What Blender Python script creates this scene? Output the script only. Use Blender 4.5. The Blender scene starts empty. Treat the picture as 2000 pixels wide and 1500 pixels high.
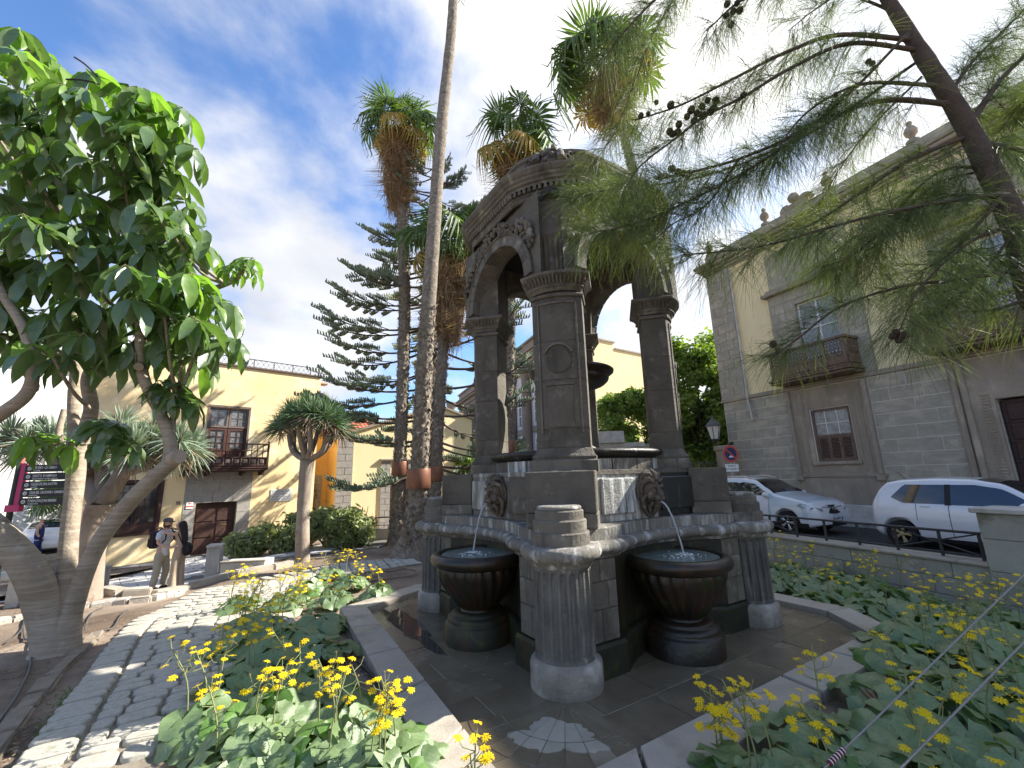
import bpy, bmesh, math, random
import numpy as np
from mathutils import Vector, Matrix
R = math.radians
PI = math.pi
sc = bpy.context.scene
COL = sc.collection
rnd = random.Random(7)
nr = np.random.RandomState(5)

# ---------------------------------------------------------------- camera
FPX, PITCH, ROLL, CAMZ = 840.0, R(12), R(1.6), 1.8
fw = Vector((0, math.cos(PITCH), math.sin(PITCH)))
r0 = Vector((1, 0, 0)); u0 = Vector((0, -math.sin(PITCH), math.cos(PITCH)))
cu = u0 * math.cos(ROLL) + r0 * math.sin(ROLL)
cr = r0 * math.cos(ROLL) - u0 * math.sin(ROLL)
cam = bpy.data.cameras.new('camera'); cam.sensor_width = 36; cam.lens = 36 * FPX / 2000
cam.clip_start = .05; cam.clip_end = 3000
co = bpy.data.objects.new('camera', cam); COL.objects.link(co)
M = Matrix((cr, cu, -fw)).transposed().to_4x4(); M.translation = (0, 0, CAMZ)
co.matrix_world = M
sc.camera = co

def ray(px, py): return cr * (px - 1000) + cu * (750 - py) + fw * FPX
def at(px, py, Y):
    v = ray(px, py); return v / v.y * Y + Vector((0, 0, CAMZ))
def gz(px, py, z):
    v = ray(px, py); return v / v.z * (z - CAMZ) + Vector((0, 0, CAMZ))

# ---------------------------------------------------------------- light
SAZ, SEL = R(73), R(36.8)          # azimuth from +Y towards +X
sd = Vector((math.sin(SAZ) * math.cos(SEL), math.cos(SAZ) * math.cos(SEL), math.sin(SEL)))
sun = bpy.data.lights.new('sun', 'SUN'); sun.energy = 3.0; sun.angle = R(.6); sun.color = (1, .95, .86)
so = bpy.data.objects.new('sun', sun); COL.objects.link(so)
so.rotation_euler = (-sd).to_track_quat('-Z', 'Y').to_euler()
w = bpy.data.worlds.new('World'); sc.world = w; w.use_nodes = True
nt = w.node_tree; nt.nodes.clear()
def N(t, nt=nt, **k):
    n = nt.nodes.new(t)
    for a, b in k.items(): setattr(n, a, b)
    return n
out = N('ShaderNodeOutputWorld'); bg = N('ShaderNodeBackground'); bg.inputs[1].default_value = .098
sky = N('ShaderNodeTexSky', sky_type='NISHITA', sun_disc=False); sky.sun_elevation = SEL; sky.sun_rotation = SAZ
sky.air_density = 1.1; sky.dust_density = .4; sky.ozone_density = 2.6
SKYOFF = (9.1, 5.5, 3)
tc = N('ShaderNodeTexCoord'); sp = N('ShaderNodeSeparateXYZ'); nt.links.new(tc.outputs['Generated'], sp.inputs[0])
def math_(op, a, b=None, nt=nt):
    n = N('ShaderNodeMath', nt=nt, operation=op)
    for i, x in enumerate((a, b)):
        if x is None: continue
        if isinstance(x, (int, float)): n.inputs[i].default_value = x
        else: nt.links.new(x, n.inputs[i])
    return n.outputs[0]
den = math_('ADD', math_('MAXIMUM', sp.outputs[2], 0.0), .28)
cx = math_('DIVIDE', sp.outputs[0], den); cy = math_('DIVIDE', sp.outputs[1], den)
cmb = N('ShaderNodeCombineXYZ'); nt.links.new(cx, cmb.inputs[0]); nt.links.new(cy, cmb.inputs[1])
mp = N('ShaderNodeMapping'); mp.inputs['Location'].default_value = SKYOFF; mp.inputs['Rotation'].default_value = (0, 0, R(-28)); mp.inputs['Scale'].default_value = (1.0, .8, 1)
nt.links.new(cmb.outputs[0], mp.inputs[0])
n1 = N('ShaderNodeTexNoise'); n1.inputs['Scale'].default_value = 1.15; n1.inputs['Detail'].default_value = 9; n1.inputs['Roughness'].default_value = .56; n1.inputs['Distortion'].default_value = .15
nt.links.new(mp.outputs[0], n1.inputs[0])
# the thin cloud thickens towards the sun's side of the sky
gd = Vector((math.sin(R(35)) * math.cos(R(48)), math.cos(R(35)) * math.cos(R(48)), math.sin(R(48))))
dt = N('ShaderNodeVectorMath', operation='DOT_PRODUCT'); nt.links.new(tc.outputs['Generated'], dt.inputs[0]); dt.inputs[1].default_value = gd
near = math_('POWER', math_('MAXIMUM', dt.outputs['Value'], 0.0), 9.0)
low = math_('POWER', math_('SUBTRACT', 1.0, math_('MAXIMUM', sp.outputs[2], 0.0)), 5.0)
nn = math_('ADD', math_('ADD', n1.outputs[0], math_('MULTIPLY', near, .12)), math_('MULTIPLY', low, .16))
cr1 = N('ShaderNodeValToRGB'); nt.links.new(nn, cr1.inputs[0])
cr1.color_ramp.elements[0].position = .43; cr1.color_ramp.elements[0].color = (0, 0, 0, 1)
cr1.color_ramp.elements[1].position = .60; cr1.color_ramp.elements[1].color = (1, 1, 1, 1)
cr1.color_ramp.interpolation = 'EASE'
n2 = N('ShaderNodeTexNoise'); n2.inputs['Scale'].default_value = 2.6; n2.inputs['Detail'].default_value = 6
nt.links.new(mp.outputs[0], n2.inputs[0])
cl = N('ShaderNodeValToRGB'); nt.links.new(n2.outputs[0], cl.inputs[0])
cl.color_ramp.elements[0].position = .38; cl.color_ramp.elements[0].color = (1.95, 2.0, 2.15, 1)
cl.color_ramp.elements[1].position = .62; cl.color_ramp.elements[1].color = (2.66, 2.66, 2.7, 1)
gl = N('ShaderNodeMixRGB', blend_type='ADD'); gl.inputs[0].default_value = 1
glc = N('ShaderNodeMixRGB', blend_type='MULTIPLY'); glc.inputs[0].default_value = 1; glc.inputs[2].default_value = (1.9, 1.8, 1.6, 1)
nt.links.new(near, glc.inputs[1]); nt.links.new(cl.outputs[0], gl.inputs[1]); nt.links.new(glc.outputs[0], gl.inputs[2])
sk2 = N('ShaderNodeMixRGB', blend_type='MULTIPLY'); sk2.inputs[0].default_value = 1; sk2.inputs[2].default_value = (.44, .55, .69, 1)
nt.links.new(sky.outputs[0], sk2.inputs[1])
mx = N('ShaderNodeMixRGB'); nt.links.new(math_('MULTIPLY', cr1.outputs[0], .96), mx.inputs[0]); nt.links.new(sk2.outputs[0], mx.inputs[1]); nt.links.new(gl.outputs[0], mx.inputs[2])
nt.links.new(mx.outputs[0], bg.inputs[0]); nt.links.new(bg.outputs[0], out.inputs[0])
sc.view_settings.view_transform = 'Standard'; sc.view_settings.look = 'None'
sc.view_settings.exposure = 2.1; sc.view_settings.gamma = 1
sc.render.engine = 'CYCLES'
sc.cycles.use_denoising = True
sc.cycles.max_bounces = 8; sc.cycles.diffuse_bounces = 5; sc.cycles.transparent_max_bounces = 8
sc.cycles.sample_clamp_indirect = 6; sc.cycles.caustics_reflective = False; sc.cycles.caustics_refractive = False

# ---------------------------------------------------------------- materials
MATS = {}
def mat(name, c1, c2=None, sc_=4, rough=.85, bump=.2, bsc=30, spec=.3, metal=0, streak=None, var=.0, trans=0, c3=None, c3sc=2, c3t=(.5, .65), coat=0, detail=6, moss=None, emis=None, alpha=None, rvar=None, rsc=3, rt=(.45,.6), tint=None):
    """procedural surface: two-tone noise, optional third patch colour, vertical streaks, per-object variation, relief"""
    if name in MATS: return MATS[name]
    m = bpy.data.materials.new(name); MATS[name] = m; m.use_nodes = True
    t = m.node_tree; t.nodes.clear()
    o = N('ShaderNodeOutputMaterial', nt=t); b = N('ShaderNodeBsdfPrincipled', nt=t)
    b.inputs['Roughness'].default_value = rough; b.inputs['Metallic'].default_value = metal
    b.inputs['Specular IOR Level'].default_value = spec; b.inputs['Coat Weight'].default_value = coat
    g = N('ShaderNodeTexCoord', nt=t); cc = g.outputs['Object']
    oi = N('ShaderNodeObjectInfo', nt=t)
    ad = N('ShaderNodeVectorMath', nt=t, operation='ADD'); t.links.new(cc, ad.inputs[0])
    ml = N('ShaderNodeVectorMath', nt=t, operation='SCALE'); ml.inputs[0].default_value = (37, 19, 53); t.links.new(oi.outputs['Random'], ml.inputs['Scale'])
    t.links.new(ml.outputs[0], ad.inputs[1]); cc = ad.outputs[0]
    def ramp(src, lo, hi):
        r = N('ShaderNodeMapRange', nt=t); r.inputs[1].default_value = lo; r.inputs[2].default_value = hi; t.links.new(src, r.inputs[0]); return r.outputs[0]
    def noise(s, d=detail, src=None, ro=.6):
        n = N('ShaderNodeTexNoise', nt=t); n.inputs['Scale'].default_value = s; n.inputs['Detail'].default_value = d; n.inputs['Roughness'].default_value = ro
        t.links.new(src or cc, n.inputs[0]); return n.outputs[0]
    def mixc(f, a, b_, bt='MIX'):
        x = N('ShaderNodeMixRGB', nt=t, blend_type=bt)
        for i, q in ((0, f), (1, a), (2, b_)):
            if isinstance(q, (int, float)): x.inputs[i].default_value = q
            elif isinstance(q, tuple): x.inputs[i].default_value = (*q, 1) if len(q) == 3 else q
            else: t.links.new(q, x.inputs[i])
        return x.outputs[0]
    c2 = c2 or tuple(x * .8 for x in c1)
    col = mixc(ramp(noise(sc_), .3, .7), c1, c2)
    if c3: col = mixc(ramp(noise(c3sc), *c3t), col, c3)
    for s_ in (streak or []):
        mpn = N('ShaderNodeMapping', nt=t); mpn.inputs['Scale'].default_value = (s_[1], s_[1], s_[2]); t.links.new(cc, mpn.inputs[0])
        f = ramp(noise(1, 5, mpn.outputs[0], .65), s_[3], s_[4]); col = mixc(math_('MULTIPLY', f, s_[5] if len(s_) > 5 else 1, nt=t), col, s_[0])
    if moss:
        f = ramp(noise(moss[1], 8), moss[2], moss[3]); col = mixc(f, col, moss[0])
    if var:
        v = ramp(oi.outputs['Random'], 0, 1); k = N('ShaderNodeHueSaturation', nt=t)
        t.links.new(math_('ADD', math_('MULTIPLY', v, var), 1 - var / 2, nt=t), k.inputs['Value'])
        t.links.new(col, k.inputs['Color']); col = k.outputs[0]
    t.links.new(col, b.inputs['Base Color'])
    if rvar is not None: 
        q = N('ShaderNodeMapRange', nt=t); t.links.new(noise(rsc), q.inputs[0]); q.inputs[1].default_value = rt[0]; q.inputs[2].default_value = rt[1]; q.inputs[3].default_value = rough; q.inputs[4].default_value = rvar
        t.links.new(q.outputs[0], b.inputs['Roughness'])
    if bump:
        bn = N('ShaderNodeBump', nt=t); bn.inputs['Strength'].default_value = bump; bn.inputs['Distance'].default_value = .035
        hh = math_('ADD', noise(bsc, 8, None, .7), math_('MULTIPLY', noise(bsc / 6, 4), 1.5), nt=t)
        t.links.new(hh, bn.inputs['Height']); t.links.new(bn.outputs[0], b.inputs['Normal'])
    if emis: b.inputs['Emission Color'].default_value = (*emis, 1); b.inputs['Emission Strength'].default_value = 1
    if alpha is not None: b.inputs['Transmission Weight'].default_value = alpha
    if trans:
        tr = N('ShaderNodeBsdfTranslucent', nt=t); t.links.new(mixc(1.0, col, (1.9, 2.2, .8), 'MULTIPLY'), tr.inputs[0])
        ms = N('ShaderNodeMixShader', nt=t); ms.inputs[0].default_value = trans
        t.links.new(b.outputs[0], ms.inputs[1]); t.links.new(tr.outputs[0], ms.inputs[2]); t.links.new(ms.outputs[0], o.inputs[0])
    else: t.links.new(b.outputs[0], o.inputs[0])
    return m

# ---------------------------------------------------------------- mesh builder
def rz(a): return Matrix.Rotation(a, 4, 'Z')
def tl(x, y, z=0): return Matrix.Translation((x, y, z))
class MB:
    def __init__(s, Mx=None): s.v = []; s.f = []; s.sm = []; s.M = Mx
    def add(s, vs, fs, smooth=False, M=None):
        n = len(s.v)
        if M is not None: vs = [M @ Vector(p) for p in vs]
        if s.M is not None: vs = [s.M @ Vector(p) for p in vs]
        s.v += [tuple(p) for p in vs]; s.f += [tuple(i + n for i in f) for f in fs]; s.sm += [smooth] * len(fs); return s
    def box(s, x0, x1, y0, y1, z0, z1, ch=0, M=None):
        if ch <= 0:
            vs = [(x, y, z) for z in (z0, z1) for y in (y0, y1) for x in (x0, x1)]
            return s.add(vs, [(0, 2, 3, 1), (4, 5, 7, 6), (0, 1, 5, 4), (2, 6, 7, 3), (0, 4, 6, 2), (1, 3, 7, 5)], M=M)
        bm = bmesh.new(); bmesh.ops.create_cube(bm, size=1)
        for v in bm.verts: v.co = ((x0 + x1) / 2 + v.co.x * (x1 - x0), (y0 + y1) / 2 + v.co.y * (y1 - y0), (z0 + z1) / 2 + v.co.z * (z1 - z0))
        bmesh.ops.bevel(bm, geom=bm.edges[:], offset=ch, segments=1, affect='EDGES')
        bm.verts.index_update()
        s.add([v.co.copy() for v in bm.verts], [[v.index for v in f.verts] for f in bm.faces], M=M); bm.free(); return s
    def loft(s, loops, closed=True, cap0=False, cap1=False, smooth=False, M=None):
        n = len(loops[0]); vs = [p for l in loops for p in l]; fs = []
        m = n if closed else n - 1
        for i in range(len(loops) - 1):
            for j in range(m):
                k = (j + 1) % n; fs.append((i * n + j, i * n + k, (i + 1) * n + k, (i + 1) * n + j))
        s.add(vs, fs, smooth, M)
        if cap0: s.add(loops[0], [tuple(range(n))[::-1]], False, M)
        if cap1: s.add(loops[-1], [tuple(range(n))], False, M)
        return s
    def lathe(s, prof, n=24, c=(0, 0), a0=0, a1=2 * PI, smooth=True, cap=True, mod=None, M=None):
        full = abs(a1 - a0 - 2 * PI) < 1e-6; loops = []
        for i, (r, z) in enumerate(prof):
            l = []
            for j in range(n if full else n + 1):
                a = a0 + (a1 - a0) * j / n; q = r * (mod(a, z) if mod else 1)
                l.append((c[0] + q * math.cos(a), c[1] + q * math.sin(a), z))
            loops.append(l)
        return s.loft(loops, full, cap and full, cap and full, smooth, M)
    def tube(s, pts, rad, n=8, cap=True, smooth=True, M=None, flat=1):
        pts = [Vector(p) for p in pts]; loops = []; ref = None
        for i, p in enumerate(pts):
            d = (pts[min(i + 1, len(pts) - 1)] - pts[max(i - 1, 0)]).normalized()
            if ref is None: ref = d.orthogonal().normalized() if abs(d.z) > .9 or flat == 1 else Vector((0, 0, 1))
            a = (ref - d * ref.dot(d)).normalized(); ref = a; b = d.cross(a)
            r = rad[i] if isinstance(rad, (list, tuple)) else rad
            loops.append([p + (a * math.cos(2 * PI * k / n) + b * flat * math.sin(2 * PI * k / n)) * r for k in range(n)])
        return s.loft(loops, True, cap, cap, smooth, M)
    def prism(s, poly, z0, z1, M=None, smooth=False):
        return s.loft([[(x, y, z0) for x, y in poly], [(x, y, z1) for x, y in poly]], True, True, True, smooth, M)
    def ball(s, c, r, n=8, m=6, M=None, sq=(1, 1, 1)):
        loops = []
        for i in range(m + 1):
            t = -PI / 2 + PI * i / m
            loops.append([(c[0] + sq[0] * r * math.cos(t) * math.cos(2 * PI * j / n), c[1] + sq[1] * r * math.cos(t) * math.sin(2 * PI * j / n), c[2] + sq[2] * r * math.sin(t)) for j in range(n)])
        return s.loft(loops, True, False, False, True, M)
    def mesh(s, name, mt):
        me = bpy.data.meshes.new(name); me.from_pydata(s.v, [], s.f); me.polygons.foreach_set('use_smooth', s.sm)
        if mt: me.materials.append(mt)
        me.update(); return me
    def obj(s, name, mt, parent=None, loc=None):
        return mk(name, s.mesh(name, mt), parent, loc)
def mk(name, me, parent=None, loc=None, rot=None, scl=None):
    o = bpy.data.objects.new(name, me); COL.objects.link(o)
    if parent: o.parent = parent
    if loc is not None: o.location = loc
    if rot is not None: o.rotation_euler = rot
    if scl is not None: o.scale = scl if hasattr(scl, '__len__') else (scl,) * 3
    return o
def tag(o, label=None, cat=None, group=None, kind=None):
    if label: o['label'] = label
    if cat: o['category'] = cat
    if group: o['group'] = group
    if kind: o['kind'] = kind
    return o
def T(name, label, cat, loc=(0, 0, 0), rot=0, group=None):
    o = bpy.data.objects.new(name, None); COL.objects.link(o); o.location = loc; o.rotation_euler = (0, 0, rot); o.empty_display_size = .2
    return tag(o, label, cat, group)
def struct(o): o['kind'] = 'structure'; return o
def stuff(o): o['kind'] = 'stuff'; return o
def npmesh(name, V, Fq, mt, smooth=False):
    """V (n,3) array, Fq (m,k) array of faces"""
    me = bpy.data.meshes.new(name); V = np.asarray(V, dtype=np.float32); Fq = np.asarray(Fq, dtype=np.int32); k = Fq.shape[1]
    me.vertices.add(len(V)); me.vertices.foreach_set('co', V.ravel())
    me.loops.add(Fq.size); me.loops.foreach_set('vertex_index', Fq.ravel())
    me.polygons.add(len(Fq)); me.polygons.foreach_set('loop_start', np.arange(len(Fq), dtype=np.int32) * k)
    me.polygons.foreach_set('loop_total', np.full(len(Fq), k, dtype=np.int32))
    me.polygons.foreach_set('use_smooth', np.full(len(Fq), smooth)); me.materials.append(mt); me.update(calc_edges=True); return me
def ribbons(P, W, seed=0):
    """P (n,k,3) strand points, W (n,k) half widths -> ribbon verts, quads"""
    n, k, _ = P.shape; rs = np.random.RandomState(seed)
    D = np.gradient(P, axis=1); q = rs.randn(n, 1, 3); S = np.cross(D, q); S /= np.linalg.norm(S, axis=2, keepdims=True) + 1e-9
    S = S * W[..., None]; V = np.stack([P - S, P + S], axis=2).reshape(-1, 3)
    b = (np.arange(n)[:, None] * k + np.arange(k - 1)[None]) * 2
    Fq = np.stack([b, b + 1, b + 3, b + 2], axis=-1).reshape(-1, 4); return V, Fq
def text(body, size, mt, M_, name='lettering', parent=None, align='LEFT', ext=.001, cond=1):
    c = bpy.data.curves.new('t', 'FONT'); c.body = body; c.size = size; c.extrude = ext; c.align_x = align; c.resolution_u = 1; c.offset = size * .012
    o = bpy.data.objects.new('t', c); COL.objects.link(o); dg = bpy.context.evaluated_depsgraph_get(); dg.update()
    me = bpy.data.meshes.new_from_object(o.evaluated_get(dg)); bpy.data.objects.remove(o); bpy.data.curves.remove(c)
    me.transform(M_ @ Matrix.Diagonal((cond, 1, 1, 1))); me.materials.clear(); me.materials.append(mt); me.name = name
    return mk(name, me, parent)

# ---------------------------------------------------------------- terrain
CT = [(0, 0, .02), (3, 1, .02), (-3, 1, .0), (-3, 3.5, -.02), (-4, 6, -.08), (-5.6, 8.4, -.22), (-5.5, 5.6, -.12), (-8, 6, -.3), (-7.2, 10, -.5), (-7.5, 9.0, -.35), (-9.2, 11.9, -.9), (-12, 14, -.98), (-8.6, 19, -1.03), (-15, 13, -1.03), (-22, 18, -1.3), (-8.3, 8.7, -.35),
      (-6, 12.5, -.4), (-4, 13, -.32), (-2.5, 12, -.25), (-2, 9.5, -.1), (0, 10, -.05), (2.5, 9, -.1), (3.6, 4, -.0), (4.8, 6.5, -.2), (5, 8.5, -.22), (6.4, 6.3, -.25), (8, 10, -.3), (5.5, 3, -.05), (-6, 16, -.55), (-8, 21, -.7), (-3, 20, -.5), (0, 16, -.3), (6, 16, -.3), (12, 14, -.35), (0, 30, -.5), (-10, 35, -.8), (12, 30, -.4), (14, 4, -.3),
      (.87, 6.2, -.06), (.87, 3.3, -.04), (-1.6, 5.5, -.04), (-1, 8, -.05), (3, 5, -.04), (3, 8, -.06), (-30, 30, -1.6), (-3.5, 11, -.25), (-6.3, 10.4, -.36)]
CA = np.array(CT)
def g(x, y):
    d2 = (CA[:, 0] - x) ** 2 + (CA[:, 1] - y) ** 2 + .12
    w_ = d2 ** -2.2; return float((w_ * CA[:, 2]).sum() / w_.sum())
def G(px, py, off=0):
    v = ray(px, py); z = 0.0; p = None
    for i in range(14):
        k = (z + off - CAMZ) / v.z; p = v * k; z = .5 * z + .5 * g(p.x, p.y) if i < 9 else g(p.x, p.y)
    return Vector((p.x, p.y, g(p.x, p.y)))
# ---------------------------------------------------------------- materials list
BAS = mat('basalt', (0.155, 0.138, 0.112), (0.086, 0.075, 0.062), 2.2, .82, .8, 28, c3=(0.23, 0.218, 0.189), c3sc=5, c3t=(.56, .72), streak=[((.045, .04, .032), 3.2, .7, .52, .68, .75), ((.3, .275, .225), 5, 1.3, .64, .74, .6), ((.035, .032, .026), 1.2, 9, .6, .72, .5)], var=.25)
BASD = mat('basalt_dark', (0.121, 0.106, 0.085), (0.069, 0.06, 0.048), 2.5, .8, .8, 26, c3=(0.161, 0.143, 0.121), c3sc=6, c3t=(.57, .72), streak=[((.045, .04, .032), 3.2, .7, .52, .68, .75), ((.3, .275, .225), 5, 1.3, .64, .74, .6), ((.035, .032, .026), 1.2, 9, .6, .72, .5)], var=.2)
BASL = mat('basalt_limed', (0.184, 0.17, 0.144), (0.109, 0.101, 0.086), 3, .8, .8, 26, streak=[((0.482, 0.482, 0.459), 9, 1.4, .5, .68, .8)], var=.2)
BASW = mat('basalt_limed_white', (0.345, 0.345, 0.322), (0.196, 0.196, 0.184), 3, .8, .8, 26, streak=[((0.713, 0.713, 0.69), 14, 1.6, .45, .6, .9), ((0.046, 0.046, 0.046), 18, 1.5, .56, .68, .8)])
BLK = mat('wet_black_stone', (.022, .023, .022), (.012, .012, .011), 3, .28, .3, 24, spec=.5, streak=[((.3, .31, .3), 12, 1.5, .62, .72, .8)])
WET = mat('wet_bowl_stone', (0.03, 0.022, 0.013), (0.011, 0.009, 0.007), 3, .3, .3, 20, spec=.5, streak=[((0.045, 0.021, 0.008), 5, 1.2, .5, .62, .9), ((0.168, 0.156, 0.132), 10, 1.2, .66, .74, .7)], moss=((0.021, 0.03, 0.007), 4, .58, .7))
MOSS = mat('mossy_wet_stone', (.035, .034, .022), (.015, .018, .01), 4, .4, .4, 20, streak=[((.06, .035, .015), 5, 1.0, .52, .66, .8)], moss=((.055, .06, .02), 5, .54, .68))
FLUTE = mat('limed_flutes', (0.183, 0.173, 0.152), (0.091, 0.086, 0.076), 3, .8, .8, 24, streak=[((0.462, 0.449, 0.413), 10, 1.2, .54, .7, .8), ((0.049, 0.046, 0.041), 12, 1.2, .56, .7, .7)])
SOIL = mat('garden_soil', (0.223, 0.164, 0.119), (0.127, 0.092, 0.067), 1.5, .95, .9, 26, c3=(0.356, 0.283, 0.216), c3sc=.45, c3t=(.42, .62), spec=.1)
TILE = mat('street_tile', (0.405, 0.392, 0.365), (0.324, 0.311, 0.297), 3, .85, .15, 40, var=.18)
JOINT = mat('dusty_joint', (.3, .255, .19), (.2, .17, .13), 6, .95, .5, 60, moss=((.1, .14, .035), 1.6, .6, .7))
COB = mat('cobble', (.4, .375, .315), (.3, .28, .235), 5, .85, .5, 30, var=.5, c3=(.46, .43, .36), c3sc=8, c3t=(.5, .7), moss=((.2, .22, .13), 2.5, .6, .75))
KERB = mat('kerb_stone', (0.321, 0.283, 0.23), (0.235, 0.209, 0.171), 3, .8, .3, 40, var=.16, c3=(0.214, 0.187, 0.15), c3sc=2.2, c3t=(.55, .66), rvar=.35)
FLOOR = mat('wet_paving', (.15, .12, .08), (.09, .072, .048), 2.2, .34, .12, 30, c3=(.21, .175, .125), c3sc=1.7, c3t=(.58, .68), var=.25, rvar=.04, rsc=1.1, rt=(.36, .5), spec=.7)
FDRY = mat('dry_paving', (.27, .245, .195), (.2, .18, .14), 5, .8, .2, 40, var=.08)
ASPH = mat('asphalt', (.055, .055, .056), (.04, .04, .042), 8, .85, .3, 90)
ROCK = mat('rough_kerb', (0.429, 0.386, 0.329), (0.272, 0.243, 0.208), 4, .9, .8, 14, var=.3)
YEL = mat('yellow_plaster', (0.799, 0.626, 0.356), (0.734, 0.551, 0.292), 1.1, .9, .55, 5, c3=(0.842, 0.702, 0.454), c3sc=.9, c3t=(.5, .68), spec=.15)
YELW = mat('stained_plaster', (.62, .5, .28), (.52, .38, .17), 1.6, .9, .4, 8, c3=(.7, .58, .38), c3sc=2.2, c3t=(.48, .62))
YELR = mat('pale_plaster', (.86, .71, .42), (.8, .65, .36), .5, .9, .1, 20, streak=[((.66, .55, .36), 1.2, .15, .55, .75, .5)])
ORA = mat('orange_plaster', (.66, .42, .14), (.58, .36, .12), .6, .9, .15, 10)
WOOD = mat('dark_wood', (.07, .033, .025), (.04, .02, .016), 6, .55, .3, 30, streak=[((.11, .06, .045), 30, 30, .5, .7, .5)])
WOODG = mat('weathered_wood', (0.189, 0.119, 0.084), (0.105, 0.067, 0.05), 8, .7, .4, 25, streak=[((0.28, 0.196, 0.14), 12, 3, .5, .68, .7)])
GSTN = mat('grey_ashlar', (0.266, 0.245, 0.217), (0.196, 0.182, 0.161), 5, .88, .35, 40, var=.22)
MORT = mat('pale_mortar', (.66, .62, .53), (.54, .5, .42), 8, .9, .2, 60)
ASH = mat('ashlar', (.34, .3, .235), (.25, .225, .175), 4, .88, .2, 14, var=.6, c3=(.42, .36, .27), c3sc=1.2, c3t=(.5, .68), streak=[((.2, .18, .145), 1.6, .3, .55, .72, .6)])
TUFF = mat('carved_tuff', (0.361, 0.299, 0.227), (0.269, 0.222, 0.168), 2, .88, .6, 22, c3=(0.454, 0.378, 0.286), c3sc=1, c3t=(.5, .65), streak=[((0.202, 0.168, 0.134), 3, .5, .55, .7, .5)])
GLS = mat('window_glass', (.03, .035, .04), (.02, .025, .03), 2, .06, 0, spec=.9)
CURT = mat('curtained_glass', (.4, .4, .38), (.2, .2, .2), 7, .15, 0, spec=.8)
WHT = mat('white_paint', (.74, .73, .7), (.66, .65, .62), 2, .7, .1)
IRON = mat('dark_iron', (.035, .037, .04), (.03, .03, .032), 5, .5, .1, spec=.5)
ROOF = mat('red_roof_tile', (.42, .13, .07), (.3, .1, .06), 5, .85, .3, 20, var=.3)
CONC = mat('concrete', (0.42, 0.392, 0.35), (0.28, 0.266, 0.231), 3, .88, .4, 25, streak=[((0.168, 0.154, 0.133), 5, 1, .55, .7, .6)], var=.12)
WALLG = mat('garden_wall_stone', (0.322, 0.314, 0.266), (0.241, 0.233, 0.201), 3, .88, .35, 30, var=.3, c3=(0.161, 0.145, 0.113), c3sc=1.6, c3t=(.58, .68))
BARK1 = mat('smooth_bark', (.36, .3, .225), (.25, .2, .15), 3, .85, .7, 16, streak=[((.46, .39, .3), 1.5, 26, .48, .64, .7), ((.17, .13, .1), 2.5, 34, .58, .68, .7)], c3=(.15, .12, .09), c3sc=2.2, c3t=(.6, .7), moss=((.4, .36, .3), 9, .6, .72))
# ---------------------------------------------------------------- ground
def grid(x0, x1, y0, y1, st, zf):
    xs = np.arange(x0, x1 + st / 2, st); ys = np.arange(y0, y1 + st / 2, st)
    V = [(x, y, zf(x, y)) for y in ys for x in xs]; n = len(xs)
    F_ = [(j * n + i, j * n + i + 1, (j + 1) * n + i + 1, (j + 1) * n + i) for j in range(len(ys) - 1) for i in range(n - 1)]
    return V, F_
def gn(x, y): 
    from mathutils import noise as mn
    return g(x, y) + .02 * mn.noise(Vector((x * 2.1, y * 2.1, 0))) + .012 * mn.noise(Vector((x * 7, y * 7, 3)))
V_, F_ = grid(-12, 9.5, 0, 17, .22, gn)
b = MB(); b.add(V_, F_, True); struct(b.obj('ground', SOIL))
b = MB(); far = 900
# outer ring of ground joins the detailed sheet at its edge height, reaching the horizon
xs = [-far, -60, -25, -12, -5, 2, 9.5, 25, 60, far]; ys = [-30, 0, 8, 17, 30, 60, far]
ring = []; 
V_ = [(x, y, max(-1.6, g(x, y)) - .02 if abs(x) < 100 and y < 100 else -1.2) for y in ys for x in xs]; n = len(xs)
for j in range(len(ys) - 1):
    for i in range(n - 1):
        if xs[i] >= -12 and xs[i + 1] <= 9.5 and ys[j] >= 0 and ys[j + 1] <= 17: continue
        ring.append((j * n + i, j * n + i + 1, (j + 1) * n + i + 1, (j + 1) * n + i))
b.add(V_, ring, True); struct(b.obj('far_ground', SOIL))
def drape(name, poly, off, mt, st=.35, edge=True):
    """sheet following the terrain inside a polygon (xy), with a skirt"""
    bm = bmesh.new(); vs = [bm.verts.new((x, y, 0)) for x, y in poly]; bm.faces.new(vs)
    xs_ = [p[0] for p in poly]; ys_ = [p[1] for p in poly]
    for ax, lo, hi in ((0, min(xs_), max(xs_)), (1, min(ys_), max(ys_))):
        t_ = lo + st
        while t_ < hi:
            pc = (t_, 0, 0) if ax == 0 else (0, t_, 0); pn = (1, 0, 0) if ax == 0 else (0, 1, 0)
            bmesh.ops.bisect_plane(bm, geom=bm.verts[:] + bm.edges[:] + bm.faces[:], plane_co=pc, plane_no=pn); t_ += st
    for v in bm.verts: v.co.z = g(v.co.x, v.co.y) + off
    be = [e for e in bm.edges if len(e.link_faces) == 1]; r = bmesh.ops.extrude_edge_only(bm, edges=be)
    for v in r['geom']:
        if isinstance(v, bmesh.types.BMVert): v.co.z -= .25
    bmesh.ops.recalc_face_normals(bm, faces=bm.faces[:])
    me = bpy.data.meshes.new(name); bm.to_mesh(me); bm.free(); me.materials.append(mt); return mk(name, me)
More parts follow.
